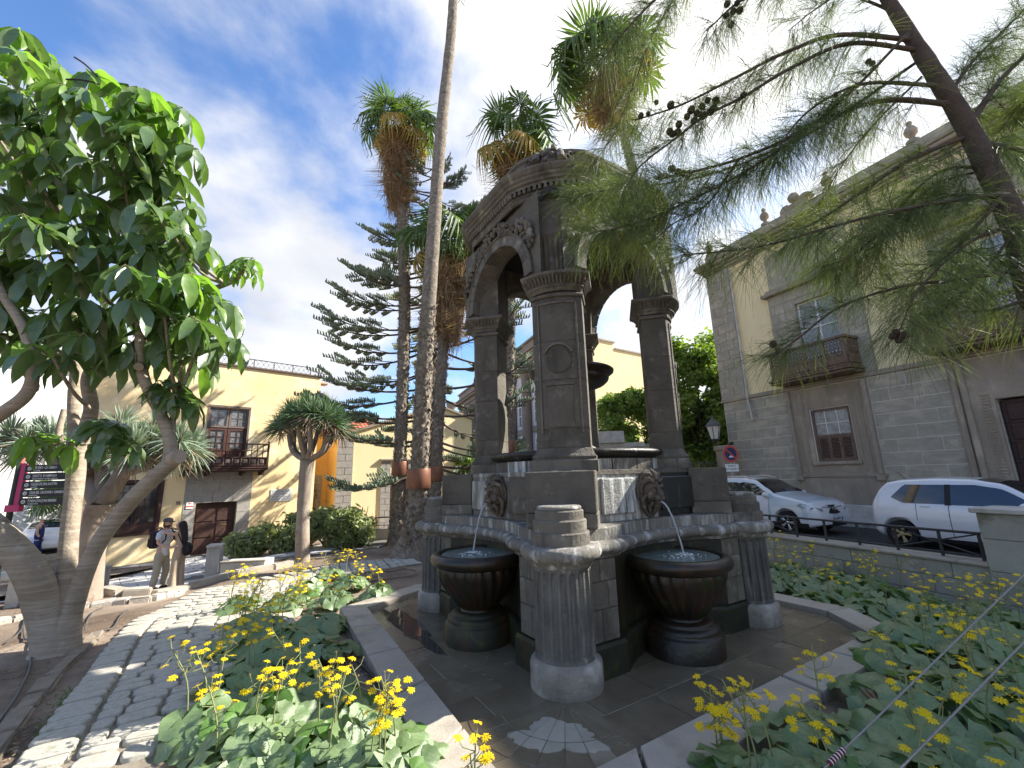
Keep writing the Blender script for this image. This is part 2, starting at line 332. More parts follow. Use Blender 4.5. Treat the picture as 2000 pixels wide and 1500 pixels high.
# street on the left, below the garden
street = [(-6.2, 13.6), (-8.6, 11.6), (-9.0, 10.3), (-11.0, 10.2), (-14, 10), (-30, 12), (-34, 60), (-9, 60), (-9.5, 22), (-6.5, 19), (-4.6, 17.2), (-4.8, 15.5)]
STR_OFF = .05
struct(drape('street_pavement', street, STR_OFF, mat('street_joint', (.16, .15, .135), None, 4), .9))
tb = MB(); tb.box(-.29, .29, -.19, .19, -.03, .016, .008); tme = tb.mesh('paving_tile', TILE)
def inpoly(x, y, poly):
    c = False; j = len(poly) - 1
    for i in range(len(poly)):
        xi, yi = poly[i]; xj, yj = poly[j]
        if (yi > y) != (yj > y) and x < (xj - xi) * (y - yi) / (yj - yi) + xi: c = not c
        j = i
    return c
sp_ = bpy.data.objects['street_pavement']; cnt = 0
for i in range(-30, 60):
    for j in range(-20, 50):
        a = R(43.8); uu = i * .6 + (.3 if j % 2 else 0); vv = j * .4
        x = -9 + uu * math.cos(a) - vv * math.sin(a); y = 12 + uu * math.sin(a) + vv * math.cos(a)
        if cnt < 290 and -16.5 < x < -6.3 and y < 17 and (x + 9) ** 2 + (y - 12.6) ** 2 < 30 and inpoly(x - .2, y - .3, street) and inpoly(x + .2, y - .3, street) and inpoly(x, y + .3, street):
            h = .4; nx = -(g(x + h, y) - g(x - h, y)) / (2 * h); ny = -(g(x, y + h) - g(x, y - h)) / (2 * h)
            q = Vector((nx, ny, 1)).to_track_quat('Z', 'Y').to_matrix().to_4x4()
            o = mk('paving_tile', tme, sp_); o.matrix_local = tl(x, y, g(x, y) + STR_OFF + rnd.uniform(-.002, .002)) @ q @ rz(a - q.to_euler().z); cnt += 1
# ---------------------------------------------------------------- cobbled path
PL = [G(*p).to_2d() for p in ((-60, 1620), (30, 1500), (130, 1372), (200, 1275), (262, 1215), (340, 1180), (440, 1148), (560, 1122), (680, 1104), (800, 1090))]
PR = []
wdt = [1.95, 1.95, 1.95, 2.0, 2.05, 2.05, 1.9, 1.6, 1.4, 1.3]
for i, p in enumerate(PL):
    d = (PL[min(i + 1, 9)] - PL[max(i - 1, 0)]).normalized(); n_ = Vector((d.y, -d.x)); PR.append(p + n_ * wdt[i])
def lerp_poly(P, L, s):
    for i in range(len(P) - 1):
        if s <= L[i + 1] or i == len(P) - 2:
            k = (s - L[i]) / (L[i + 1] - L[i]); return P[i].lerp(P[i + 1], k)
PC = [(a + b_) / 2 for a, b_ in zip(PL, PR)]; Ls = [0]
for i in range(len(PC) - 1): Ls.append(Ls[-1] + (PC[i + 1] - PC[i]).length)
# smooth resampling
S_ = [Ls[-1] * k / 60 for k in range(61)]
def smooth(P):
    A = np.array([lerp_poly(P, Ls, s) for s in S_])
    for _ in range(6): A[1:-1] = .25 * A[:-2] + .5 * A[1:-1] + .25 * A[2:]
    return A
AL, AR = smooth(PL), smooth(PR)
def pp(s, t):
    k = min(max(s / Ls[-1] * 60, 0), 59.999); i = int(k); f = k - i
    a = AL[i] * (1 - f) + AL[i + 1] * f; b_ = AR[i] * (1 - f) + AR[i + 1] * f
    q = a * (1 - t) + b_ * t; return q
pth = drape('path', [tuple(x) for x in AL] + [tuple(x) for x in AR[::-1]], .035, JOINT, .3); struct(pth)
cobs = []
for k in range(14):
    a = .5; b_ = .5; n = 14; pts = []
    for j in range(n):
        t_ = 2 * PI * j / n; c_, s_ = math.cos(t_), math.sin(t_)
        q = (abs(c_) ** 7 + abs(s_) ** 7) ** (-1 / 7); rr = q * rnd.uniform(.93, 1.0)
        pts.append((c_ * rr * a, s_ * rr * b_))
    m_ = MB(); m_.loft([[(x, y, -.03) for x, y in pts], [(x, y, .004) for x, y in pts], [(x * .965, y * .94, .013) for x, y in pts], [(x * .9, y * .86, .0165 + rnd.uniform(-.002, .002)) for x, y in pts]], True, False, True, True)
    cobs.append(m_.mesh('cobblestone', COB))
rest = MB(); nc = 0
def put_cob(x, y, ang, lx, ly, top=.05):
    global nc
    sl = .25; gx = (g(x + sl, y) - g(x - sl, y)) / (2 * sl); gy = (g(x, y + sl) - g(x, y - sl)) / (2 * sl)
    q = Vector((-gx + rnd.uniform(-.02, .02), -gy + rnd.uniform(-.02, .02), 1)).to_track_quat('Z', 'Y').to_matrix().to_4x4()
    MM = tl(x, y, g(x, y) + top) @ q @ rz(ang - q.to_euler().z) @ Matrix.Diagonal((lx, ly, 1, 1))
    me = rnd.choice(cobs)
    if nc < 300:
        o = mk('cobblestone', me, pth); o.matrix_local = MM; nc += 1
    else:
        rest.add([v.co for v in me.vertices], [tuple(p.vertices) for p in me.polygons], True, MM)
s = .25
while s < Ls[-1] - .1:
    hrow = rnd.uniform(.165, .215); q0, q1 = pp(s, 0), pp(s, 1); wd = np.linalg.norm(q1 - q0); t_ = 0
    # long border stone on each side
    bw = .3
    for sd_, tt in ((0, bw / 2 / wd), (1, 1 - bw / 2 / wd)):
        q = pp(s, tt); dq = q1 - q0; put_cob(q[0], q[1], math.atan2(dq[1], dq[0]), bw * .97, hrow * .97, .05)
    t_ = bw + .02; first = rnd.uniform(.5, 1)
    while t_ < wd - bw - .06:
        lw = rnd.uniform(.2, .36) * first; first = 1; lw = min(lw, wd - bw - .02 - t_)
        q = pp(s + rnd.uniform(-.012, .012), (t_ + lw / 2) / wd); dq = q1 - q0
        put_cob(q[0], q[1], math.atan2(dq[1], dq[0]) + rnd.uniform(-.05, .05), lw * .955, hrow * .95); t_ += lw
    s += hrow
if rest.v: stuff(rest.obj('far_cobblestones', COB, pth))
# ---------------------------------------------------------------- road, pavement, far sheets on the right
RT = Vector((.427, -.904)); RN = Vector((-.904, -.427))   # along the mansion facade (towards us) / out of it
RP = Vector((9.66, 19.5))
def rf(s_, o_): return tuple(RP + RT * s_ + RN * o_)
def sheet(name, poly, z0, z1, mt):
    m_ = MB(); m_.prism([tuple(p) for p in poly], z0, z1); return m_.obj(name, mt)
struct(sheet('road', [rf(-14, 1.6), rf(26, 1.6), rf(26, 7.3), rf(9.6, 7.15), rf(6.4, 7.4), rf(-14, 7.6)], -.6, -.05, ASPH))
struct(sheet('pavement', [rf(-14, -2.0), rf(26, -2.0), rf(26, 1.6), rf(-14, 1.6)], -.6, .07, CONC))
# ---------------------------------------------------------------- fountain pavement + kerb
FA = R(31.9); E1 = Vector((math.cos(FA), math.sin(FA))); E2 = Vector((-math.sin(FA), math.cos(FA)))
FH = 1.435; FC = Vector((.41, 4.22)) + FH * (E1 + E2)
def fl(u, v): return FC + u * E1 + v * E2
fp = mk('fountain_pavement', None); fp.location = (FC.x, FC.y, 0); fp.rotation_euler = (0, 0, FA); struct(fp); 
OC = [(-2.69, 2.05), (-2.9, -2.8), (2.0, -2.8), (2.62, -2.0), (2.62, 2.12), (1.9, 2.8), (-1.35, 2.66)]
KW = .33
def inset(P, w_):
    n = len(P); o_ = []
    for i in range(n):
        a, b_, c_ = Vector(P[i - 1]), Vector(P[i]), Vector(P[(i + 1) % n])
        d1 = (b_ - a).normalized(); d2 = (c_ - b_).normalized(); n1 = Vector((-d1.y, d1.x)); n2 = Vector((-d2.y, d2.x))
        bis = (n1 + n2).normalized(); o_.append(b_ + bis * w_ / bis.dot(n1))
    return o_
IC = inset(OC, KW)
mb = MB(); mb.prism([tuple(p) for p in inset(OC, KW * .5)], -.3, -.012); mb2 = mb.mesh('fountain_pavement', JOINT); bpy.data.objects.remove(fp)
fp = mk('fountain_pavement', mb2, None, (FC.x, FC.y, 0)); fp.rotation_euler = (0, 0, FA); struct(fp)
n = len(OC)
for i in range(n):
    a, b_ = Vector(OC[i]), Vector(OC[(i + 1) % n]); c_, d_ = IC[i], IC[(i + 1) % n]
    L = (b_ - a).length; k = max(1, round(L / .95))
    for j in range(k):
        g0 = (j / k) + .004; g1 = (j + 1) / k - .004; p = [a.lerp(b_, g0), a.lerp(b_, g1), c_.lerp(d_, g1), c_.lerp(d_, g0)]
        cen = sum(p, Vector((0, 0))) / 4
        m_ = MB(); lo = [(q - cen) for q in p]; zt = .062
        m_.loft([[(q.x, q.y, -.2) for q in lo], [(q.x, q.y, zt - .012) for q in lo], [(q.x * .985, q.y * .985, zt) for q in lo]], True, False, True)
        m_.obj('kerb_slab', KERB, fp, (cen.x, cen.y, rnd.uniform(-.003, .003)))
# paving slabs: rows parallel to the inner kerb, clipped polygons
def clip(poly, P):
    n_ = len(P)
    for i in range(n_):
        a, b_ = P[i], P[(i + 1) % n_]; nx, ny = -(b_.y - a.y), (b_.x - a.x); out_ = []
        for j in range(len(poly)):
            p, q = poly[j], poly[(j + 1) % len(poly)]
            dp = (p[0] - a.x) * nx + (p[1] - a.y) * ny; dq = (q[0] - a.x) * nx + (q[1] - a.y) * ny
            if dp >= 0: out_.append(p)
            if dp * dq < 0: k = dp / (dp - dq); out_.append((p[0] + (q[0] - p[0]) * k, p[1] + (q[1] - p[1]) * k))
        poly = out_
        if len(poly) < 3: return []
    return poly
IC2 = inset([tuple(p) for p in IC], .015)
fan_c = Vector((-1.66, -1.68))
def slab(poly, mt=FLOOR, z=0.0):
    cen = (sum(p[0] for p in poly) / len(poly), sum(p[1] for p in poly) / len(poly))
    lo = [((p[0] - cen[0]), (p[1] - cen[1])) for p in poly]
    m_ = MB(); m_.loft([[(x * .99, y * .99, -.06) for x, y in lo], [(x * .985, y * .985, -.002) for x, y in lo], [(x * .97, y * .97, 0) for x, y in lo]], True, False, True)
    m_.obj('paving_slab', mt, fp, (cen[0], cen[1], z + rnd.uniform(-.002, .001)))
v_ = -2.4; row = 0
FR = .62
while v_ < 2.6:
    hh = .42; u_ = -2.5 + (.3 if row % 2 else 0) - .4
    while u_ < 2.5:
        lw = rnd.uniform(.55, .75)
        if not (abs(u_ + lw / 2) < 1.1 and abs(v_ + hh / 2) < 1.1):
            P_ = clip([(u_, v_), (u_ + lw, v_), (u_ + lw, v_ + hh), (u_, v_ + hh)], IC2)
            if len(P_) >= 3:
                cx_ = sum(p[0] for p in P_) / len(P_); cy_ = sum(p[1] for p in P_) / len(P_)
                slab(P_)
        u_ += lw
    v_ += hh; row += 1
def blob(cx_, cy_, rx, ry, ang, seed, amp=1):
    q = random.Random(seed); pts = []; ph = [q.uniform(0, 6) for _ in range(5)]; n_ = 64
    for j in range(n_):
        t_ = 2 * PI * j / n_; rr = 1 + amp * (.16 * math.sin(3 * t_ + ph[0]) + .1 * math.sin(5 * t_ + ph[1]) + .07 * math.sin(9 * t_ + ph[2]) + .04 * math.sin(17 * t_ + ph[3]) + .03 * math.sin(26 * t_ + ph[4]))
        x, y = rx * rr * math.cos(t_), ry * rr * math.sin(t_); pts.append((cx_ + x * math.cos(ang) - y * math.sin(ang), cy_ + x * math.sin(ang) + y * math.cos(ang)))
    return pts
fanblob = blob(-1.98, -2.0, .3, .19, R(-45), 12)
# fan of dry wedge slabs in front of the near column
for k in range(9):
    a0 = R(225 - 62 + k * 13.8); a1 = a0 + R(13.8)
    for r_0, r_1, mt_ in ((.05, .52, FLOOR), (.52, .78, FLOOR)):
        mid = [(fan_c.x + r_1 * math.cos(a0 + (a1 - a0) * q), fan_c.y + r_1 * math.sin(a0 + (a1 - a0) * q)) for q in (0, .33, .66, 1)]
        P_ = [(fan_c.x + r_0 * math.cos(a0), fan_c.y + r_0 * math.sin(a0))] + mid + [(fan_c.x + r_0 * math.cos(a1), fan_c.y + r_0 * math.sin(a1))]
        P_ = clip(P_, IC2)
        if len(P_) >= 3:
            slab(P_, mt_, .006); cm_ = (sum(p[0] for p in P_) / len(P_), sum(p[1] for p in P_) / len(P_)); P3 = [Vector((cm_[0] + (p[0] - cm_[0]) * .96, cm_[1] + (p[1] - cm_[1]) * .96)) for p in P_]; P4 = clip(fanblob, P3)
            if len(P4) > 2: m_ = MB(); m_.prism(P4, .0, .0105); stuff(m_.obj('dry_patch', FDRY, fp))
# standing water along the left kerb and near the bowls
WTR = mat('puddle_water', (.05, .048, .04), (.05, .048, .04), 2, .03, .0, spec=1.0)
for i, (a, b_, rx, ry, an) in enumerate(((-2.08, .9, .9, .15, R(90)),)):
    P_ = clip(blob(a, b_, rx, ry, an, i), IC2)
    if len(P_) > 2: m_ = MB(); m_.prism(P_, 0, .0065); o = m_.obj('puddle', WTR, fp); stuff(o)
# ================================================================ FOUNTAIN
fo = T('stone_fountain', 'tall dark stone fountain kiosk with four arches above lion masks and bowls', 'fountain', (FC.x, FC.y, 0), FA)
def outline(off, sag, n=14, u0=.85, v0=1.52, cu_=1.25):
    """half of the plan belonging to the front side: corner to corner, x from -  to +, y = -v"""
    L = [(-cu_ - off * .4, -(v0 + off)), (-u0 + off * .9, -(v0 + off))]
    a = u0 - off * .9; s_ = sag; Rr = (a * a + s_ * s_) / (2 * s_); th = math.asin(min(1, a / Rr)) if s_ < a else PI / 2
    for i in range(1, n):
        t_ = -th + 2 * th * i / n
        L.append((Rr * math.sin(t_), -(v0 + off) + s_ - (Rr - Rr * math.cos(t_)) ))
    L += [(a, -(v0 + off)), (cu_ + off * .4, -(v0 + off))]
    return L
def side_obj(name, mts, levels, sag, cap=True, **k):
    m_ = MB(); loops = [[(x, y, z) for x, y in outline(off, s_ if s_ else sag, **k)] for z, off, s_ in levels]
    m_.loft(loops, False)
    if cap: m_.add(loops[-1] + [(0, 0, levels[-1][0])], [tuple(range(len(loops[-1]) + 1))])
    me = m_.mesh(name, mts[0])
    for i in range(4):
        me_ = me
        if len(mts) > 1 and mts[i] is not mts[0]: me_ = me.copy(); me_.materials[0] = mts[i]
        o = mk(name, me_, fo); o.rotation_euler = (0, 0, PI / 2 * i)
# side i=0 is the right one in view (outward -v), i=3 the left one (outward -u)
side_obj('base_wall', [MOSS, BAS, BAS, MOSS], [(0, 0, .3), (1.04, 0, .3)], .3)
side_obj('plinth', [MOSS, BAS, BAS, MOSS], [(0, .05, .27), (.25, .05, .27), (.28, .035, .27), (.285, 0, .27)], .27, False)
side_obj('torus_moulding', [BASL], [(1.0, .0, .3), (1.01, .03, .27), (1.04, .035, .26), (1.05, .06, .24), (1.075, .09, .23), (1.105, .1, .22), (1.135, .09, .22), (1.16, .06, .22), (1.165, .03, .22)], .22)
side_obj('ledge_slab', [BASL], [(1.16, .0, .22), (1.272, .0, .22), (1.28, -.012, .22)], .22)
for o in list(fo.children):
    if o.name.startswith('torus_moulding'):
        for p in o.data.polygons: p.use_smooth = p.normal.z < .95
# block joints on the piers: individual facing stones
bl = MB()
def blk(name, x0, x1, y0, y1, z0, z1, mt, ch=.008, rot=None, par=None):
    m_ = MB(); m_.box(-(x1 - x0) / 2, (x1 - x0) / 2, -(y1 - y0) / 2, (y1 - y0) / 2, -(z1 - z0) / 2, (z1 - z0) / 2, ch)
    o = m_.obj(name, mt, par or fo); c_ = Vector(((x0 + x1) / 2, (y0 + y1) / 2, (z0 + z1) / 2)); o.matrix_local = (rot or Matrix.Identity(4)) @ Matrix.Translation(c_); return o
for i in range(4):
    Rr = rz(PI / 2 * i)
    for sx in (-1, 1):
        for z0, z1, x0, x1 in ((.29, .56, .86, 1.06), (.29, .56, 1.065, 1.2), (.565, .8, .86, .97), (.565, .8, .975, 1.2), (.805, .995, .86, 1.06), (.805, .995, 1.065, 1.2)):
            a, b_ = (x0, x1) if sx > 0 else (-x1, -x0)
            blk('facing_stone', a, b_, -1.535, -1.4, z0, z1, BAS, .006, Rr)
# --- corner columns
nfl = 20
def flute(a, z):
    k = (a * nfl / (2 * PI)) % 1; return 1 - .075 * max(0, math.sin(PI * k)) ** .6 * (1 if k < 1 else 0)
def corner(i): return rz(R(225) + PI / 2 * i)   # +x axis points outward through corner i (0 = nearest us)
def cpart(name, m_, mt, idx=(0, 1, 2, 3), mts=None):
    me = m_.mesh(name, mt)
    for i in idx:
        me_ = me
        if mts and mts.get(i): me_ = me.copy(); me_.materials[0] = mts[i]
        o = mk(name, me_, fo); o.matrix_local = corner(i)
D0 = FH * math.sqrt(2)
m_ = MB(); m_.lathe([(.315, 0), (.32, .02), (.318, .19), (.31, .215), (.285, .24), (.27, .245)], 40, (D0, 0)); cpart('column_base', m_, mat('limed_base', (.27, .25, .215), (.13, .12, .1), 4, .85, .8, 26, c3=(.42, .4, .35), c3sc=2.4, c3t=(.54, .7), var=.2))
m_ = MB()
loops = []
for z, rr, dp in ((.245, .272, 0), (.262, .27, 0), (.285, .268, 1), (.6, .266, 1), (.94, .262, 1), (.965, .262, 0), (.985, .262, 0)):
    l = []
    for j in range(nfl * 8):
        a = 2 * PI * j / (nfl * 8); k = (j % 8) / 8; q = rr - (dp * .024 * max(0, math.sin(PI * (k - .14) / .72)) ** .5 if .14 < k < .86 else 0)
        l.append((D0 + q * math.cos(a), q * math.sin(a), z))
    loops.append(l)
m_.loft(loops, smooth=False); cpart('fluted_shaft', m_, FLUTE)
m_ = MB(); m_.lathe([(.262, .985), (.285, 1.0), (.29, 1.02), (.3, 1.03), (.32, 1.045), (.35, 1.06), (.37, 1.09), (.376, 1.12), (.365, 1.15), (.34, 1.17), (.28, 1.175)], 40, (D0, 0)); cpart('capital_ring', m_, BASL)
for (r_, z0, z1) in ((.272, 1.172, 1.286), (.25, 1.286, 1.394), (.226, 1.394, 1.476)):
    m_ = MB(); m_.lathe([(r_, z0), (r_ + .002, z1 - .012), (r_ - .012, z1)], 36, (D0, 0), smooth=False); cpart('stepped_disc', m_, BAS)
m_ = MB(); m_.lathe([(.2, 1.476), (.21, 1.485), (.21, 1.5), (.195, 1.51), (.14, 1.516)], 32, (D0, 0)); cpart('stepped_disc', m_, BASL)
# --- dado
DF = D0 - .15
m_ = MB(); m_.box(DF - .45, DF, -.35, .35, 1.281, 1.42, .008); cpart('dado_block', m_, BAS)
m_ = MB(); m_.box(DF - .45, DF - .003, -.348, .348, 1.423, 1.83, .01); cpart('dado_block', m_, BASD)
for i, (ma, mb_, mc) in enumerate(((BASW, BLK, BASL), (BASL, BASL, BASL), (BASL, BASL, BASL), (BASL, BASD, BASW))):
    Rr = rz(PI / 2 * i); V0 = -1.23
    for u0_, u1_, mm in ((-1.1, -.19, ma), (-.187, .187, BASL), (.19, 1.1, mb_)):
        blk('dado_wall', u0_, u1_, V0, V0 + .25, 1.281, 1.828, mm, .004, Rr)
    for u0_, u1_, mm in ((-.72, -.22, ma), (.22, .86, mb_)):
        blk('raised_panel', u0_, u1_, V0 - .05, V0 + .02, 1.36, 1.74, mm, .012, Rr)
    for u0_, u1_, mm in ((-.93, -.84, BASW if i == 0 else BASL), (-1.06, -.98, ma), (.95, 1.02, BASL)):
        blk('pilaster_strip', u0_, u1_, V0 - .035, V0 + .02, 1.285, 1.825, mm, .008, Rr)
    blk('dado_cornice', -1.1, 1.1, V0 - .012, V0 + .24, 1.78, 1.835, BASL if i != 0 else BASD, .004, Rr)
m_ = MB(); m_.prism([(-1.2, -.99), (-.99, -1.2), (.99, -1.2), (1.2, -.99), (1.2, .99), (.99, 1.2), (-.99, 1.2), (-1.2, .99)], 1.5, 1.826); m_.obj('dado_core', BASD, fo)
# --- lion masks
def lion():
    m_ = MB()
    # oval shield behind, then skull, muzzle, brow, eyes, jaw, mane locks.  local: x across, y outwards (-y), z up
    m_.lathe([(.001, 0), (.13, 0), (.15, .02), (.15, .035), (.13, .05), (.001, .05)], 28, M=Matrix.Rotation(PI / 2, 4, 'X') @ Matrix.Diagonal((1, 1.75, 1, 1)))
    m_.lathe([(.125, .05), (.14, .06), (.15, .05)], 28, M=Matrix.Rotation(PI / 2, 4, 'X') @ Matrix.Diagonal((1, 1.75, 1, 1)), cap=False)
    F = Matrix.Translation((0, .02, 0)) @ Matrix.Scale(1.22, 4)
    B = lambda c, r_, n=10, m=8, sq=(1, 1, 1): m_.ball(c, r_, n, m, sq=sq, M=F)
    B((0, -.07, .02), .1, 16, 12, (.95, .85, 1.25)); B((0, -.14, -.035), .052, 12, 8, (1.05, .9, .75)); B((0, -.18, -.012), .022, 8, 6, (1.5, .8, .8))
    m_.tube([(0, -.13, .1), (0, -.16, .04), (0, -.178, -.005)], [.024, .02, .024], 8, M=F)
    for s in (-1, 1):
        B((s * .042, -.142, .03), .016, 8, 6, (1.3, .8, .8)); m_.tube([(s * .012, -.155, .05), (s * .045, -.165, .068), (s * .088, -.115, .045)], [.012, .02, .009], 6, M=F)
        B((s * .032, -.17, -.045), .027, 8, 6); B((s * .07, -.125, -.015), .036, 8, 6, (1, .8, 1.25)); B((s * .1, -.06, .085), .034, 8, 6, (.7, .6, 1.2))
        m_.tube([(s * .03, -.14, .1), (s * .08, -.13, .13), (s * .12, -.09, .1), (s * .13, -.06, .03), (s * .105, -.07, .0)], [.016, .026, .022, .018, .008], 7, M=F)
        m_.tube([(s * .02, -.13, .12), (s * .06, -.12, .175), (s * .11, -.08, .17), (s * .1, -.06, .13)], [.014, .024, .018, .007], 7, M=F)
        m_.tube([(s * .085, -.1, -.01), (s * .125, -.07, -.05), (s * .1, -.06, -.12), (s * .05, -.05, -.17)], [.018, .024, .02, .007], 7, M=F)
        m_.tube([(s * .05, -.13, -.075), (s * .065, -.1, -.12), (s * .03, -.07, -.19)], [.02, .02, .007], 7, M=F)
        m_.tube([(s * .12, -.06, .1), (s * .145, -.04, .04), (s * .135, -.04, -.05)], [.016, .02, .008], 6, M=F)
    m_.tube([(0, -.13, .12), (0, -.13, .18), (.01, -.08, .22)], [.02, .026, .008], 7, M=F)
    m_.tube([(-.035, -.14, -.078), (0, -.17, -.088), (.035, -.14, -.078)], .014, 6, M=F); B((0, -.125, -.105), .034, 8, 6); m_.tube([(0, -.12, -.12), (0, -.09, -.17), (0, -.05, -.21)], [.022, .018, .006], 7, M=F)
    return m_
lm = lion().mesh('lion_mask', mat('carved_mask_stone', (.15, .12, .09), (.08, .066, .05), 6, .75, .3, 30, c3=(.24, .2, .16), c3sc=9, c3t=(.55, .7)))
WAT = mat('running_water', (.75, .8, .82), (.6, .66, .7), 20, .05, .4, 60, spec=.8, alpha=.45)
FOAM = mat('foam', (.85, .88, .88), (.7, .75, .76), 20, .4, .3)
POOL = mat('basin_water', (.2, .25, .24), (.15, .19, .18), 3, .04, .22, 9, spec=.9)
for i in range(4):
    o = mk('lion_mask', lm, fo); o.matrix_local = rz(PI / 2 * i) @ tl(0, -1.235, 1.56)
    if i in (0, 3):
        P0_ = Vector((0, -1.42, 1.47)); q = random.Random(i)
        m_ = MB(); pts = []; rad = []
        for k in range(17):
            t_ = k / 16; pts.append(P0_ + Vector((.03 * t_ + q.uniform(-.003, .003), -.22 * t_ ** .8, .0 * t_ - .53 * t_ ** 1.8))); rad.append(.011 * (1 - .3 * t_) * q.uniform(.75, 1.25))
        m_.tube(pts, rad, 7); o = m_.obj('water_jet', WAT, fo); o.matrix_local = rz(PI / 2 * i)
        m_ = MB(); e_ = pts[-1]
        for k in range(130):
            a = q.uniform(0, 2 * PI); r_ = abs(q.gauss(0, .075)); m_.ball((e_.x + r_ * math.cos(a) * 1.4, e_.y + r_ * math.sin(a) * 1.2, .925 + q.uniform(0, .02) * (r_ < .07)), q.uniform(.003, .009), 5, 3, sq=(1.3, 1.3, .6))
        o = m_.obj('splash', FOAM, fo); o.matrix_local = rz(PI / 2 * i); stuff(o)
    m_ = MB(); m_.tube([(0, -1.36, 1.485), (0, -1.43, 1.468)], .012, 8, False); o = m_.obj('spout', IRON, fo); o.matrix_local = rz(PI / 2 * i)
# --- side bowls
BD = 1.56
gad = lambda a, z: 1 + (.085 * abs(math.sin(a * 12 + z * 5)) ** 1.5 if .36 < z < .8 else 0)
prof = [(.22, .36), (.24, .385), (.28, .44), (.34, .51), (.395, .6), (.43, .69), (.445, .75), (.44, .795)]
for i in range(4):
    Rr = rz(PI / 2 * i); rep = lambda m_, n_, mt: setattr(m_.obj(n_, mt, fo), 'matrix_local', Rr @ tl(0, -BD))
    if i in (1, 2): continue
    m_ = MB(); m_.lathe(prof, 96, mod=gad); rep(m_, 'gadrooned_bowl', WET)
    m_ = MB(); m_.lathe([(.46, .79), (.49, .8), (.53, .825), (.552, .86), (.552, .895), (.53, .925), (.5, .938), (.46, .94), (.445, .925), (.43, .88)], 56, cap=False); rep(m_, 'bowl_rim', WET)
    m_ = MB(); m_.lathe([(.22, .38), (.2, .345), (.205, .32), (.25, .305)], 40, cap=False); rep(m_, 'bowl_neck', WET)
    m_ = MB(); m_.lathe([(.385, 0), (.385, .19), (.37, .205), (.35, .215), (.355, .235), (.35, .26), (.32, .28), (.29, .285), (.3, .3), (.28, .315), (.22, .32)], 48); rep(m_, 'bowl_pedestal', MOSS if i == 3 else WET)
    m_ = MB()
    pl_ = [(0, 0)]; loops = [[(r_ * math.cos(2 * PI * j / 64), r_ * math.sin(2 * PI * j / 64), .918 + .005 * math.sin(math.hypot(r_ * math.cos(2 * PI * j / 64) - .02, r_ * math.sin(2 * PI * j / 64) + .08) * 110) * math.exp(-4 * r_)) for j in range(64)] for r_ in [.01 + .022 * k for k in range(20)]]
    m_.loft(loops, smooth=True, cap0=True); rep(m_, 'basin_water', POOL)
# --- upper pool, tiered bowls inside
m_ = MB(); m_.lathe([(1.1, 1.828), (1.1, 1.97), (1.12, 1.99), (1.16, 2.0), (1.19, 2.02), (1.2, 2.045), (1.19, 2.07), (1.16, 2.085), (1.1, 2.09), (1.02, 2.085), (1.0, 2.03)], 72, cap=False); m_.obj('upper_pool_rim', mat('dark_wet_rim', (.035, .03, .026), (.02, .018, .016), 3, .4, .3, 20, streak=[((.3, .29, .26), 8, 3, .6, .7, .6)]), fo)
for k in range(20):
    a = 2 * PI * k / 20; m_ = MB(); a0, a1 = a + .008, a + 2 * PI / 20 - .008
    out_ = [(1.13 * math.cos(a0 + (a1 - a0) * q / 4), 1.13 * math.sin(a0 + (a1 - a0) * q / 4)) for q in range(5)]; in_ = [(1.05 * math.cos(a1 - (a1 - a0) * q / 4), 1.05 * math.sin(a1 - (a1 - a0) * q / 4)) for q in range(5)]
    m_.prism(out_ + in_, 1.835, 1.965); m_.obj('pool_wall_stone', BASW if k % 3 == 1 else BASL if k % 3 else BAS, fo)
m_ = MB(); m_.lathe([(.01, 2.04), (1.01, 2.04)], 48, cap=False); m_.obj('upper_pool_water', POOL, fo)
m_ = MB(); m_.lathe([(.3, 1.95), (.3, 2.15), (.22, 2.2), (.17, 2.3), (.19, 2.45), (.14, 2.6), (.12, 2.8), (.16, 2.92), (.2, 2.98)], 28); m_.obj('inner_stem', BASL, fo)
m_ = MB(); m_.lathe([(.16, 2.95), (.3, 2.99), (.46, 3.05), (.53, 3.11), (.55, 3.15), (.52, 3.17), (.57, 3.19), (.62, 3.23), (.625, 3.26), (.6, 3.28), (.5, 3.27), (.3, 3.18), (.05, 3.15)], 56, mod=lambda a, z: 1 + (.02 * abs(math.sin(a * 14)) if z < 3.15 else 0)); m_.obj('middle_bowl', WET, fo)
m_ = MB(); m_.lathe([(.14, 3.15), (.12, 3.3), (.09, 3.5), (.11, 3.7), (.07, 3.9), (.08, 4.0), (.16, 4.04), (.27, 4.1), (.31, 4.17), (.3, 4.2), (.25, 4.19), (.05, 4.14)], 32); m_.obj('top_bowl', BASL, fo)
# --- pillars
PR0, PW = 1.04, .3
def pplan(off, bulge=.09, n=10, r1=1.36, cr_=0):
    L = [(PR0 - off, -PW - off), (r1, -PW - off)]
    for k in range(n + 1):
        t_ = -1 + 2 * k / n; L.append((r1 + off + bulge * (1 - t_ * t_), t_ * (PW + off)))
    L += [(r1, PW + off), (PR0 - off, PW + off)]
    return L
def plo(levels, name, mt, idx=(0, 1, 2, 3), smooth=False, cap=True, **k):
    m_ = MB(); m_.loft([[(x, y, z) for x, y in pplan(off, **k)] for z, off in levels], True, cap, cap, smooth); cpart(name, m_, mt, idx)
plo([(1.832, .07), (1.94, .07), (1.955, .055)], 'pillar_plinth', BAS)
plo([(1.955, .05), (1.985, .058), (2.0, .05), (2.02, .03), (2.06, .012), (2.085, .0)], 'pillar_plinth', BASD)
zs = [2.085, 2.3, 2.86, 3.32, 3.86, 3.92]
for a, b_ in zip(zs[:-1], zs[1:]):
    plo([(a + .001, -.004), (a + .004, 0), (b_ - .004, 0), (b_ - .001, -.004)], 'shaft_block', BASD)
plo([(3.86, .0), (3.865, .02), (3.885, .028), (3.905, .02), (3.91, .0)], 'astragal', BAS, cap=False)
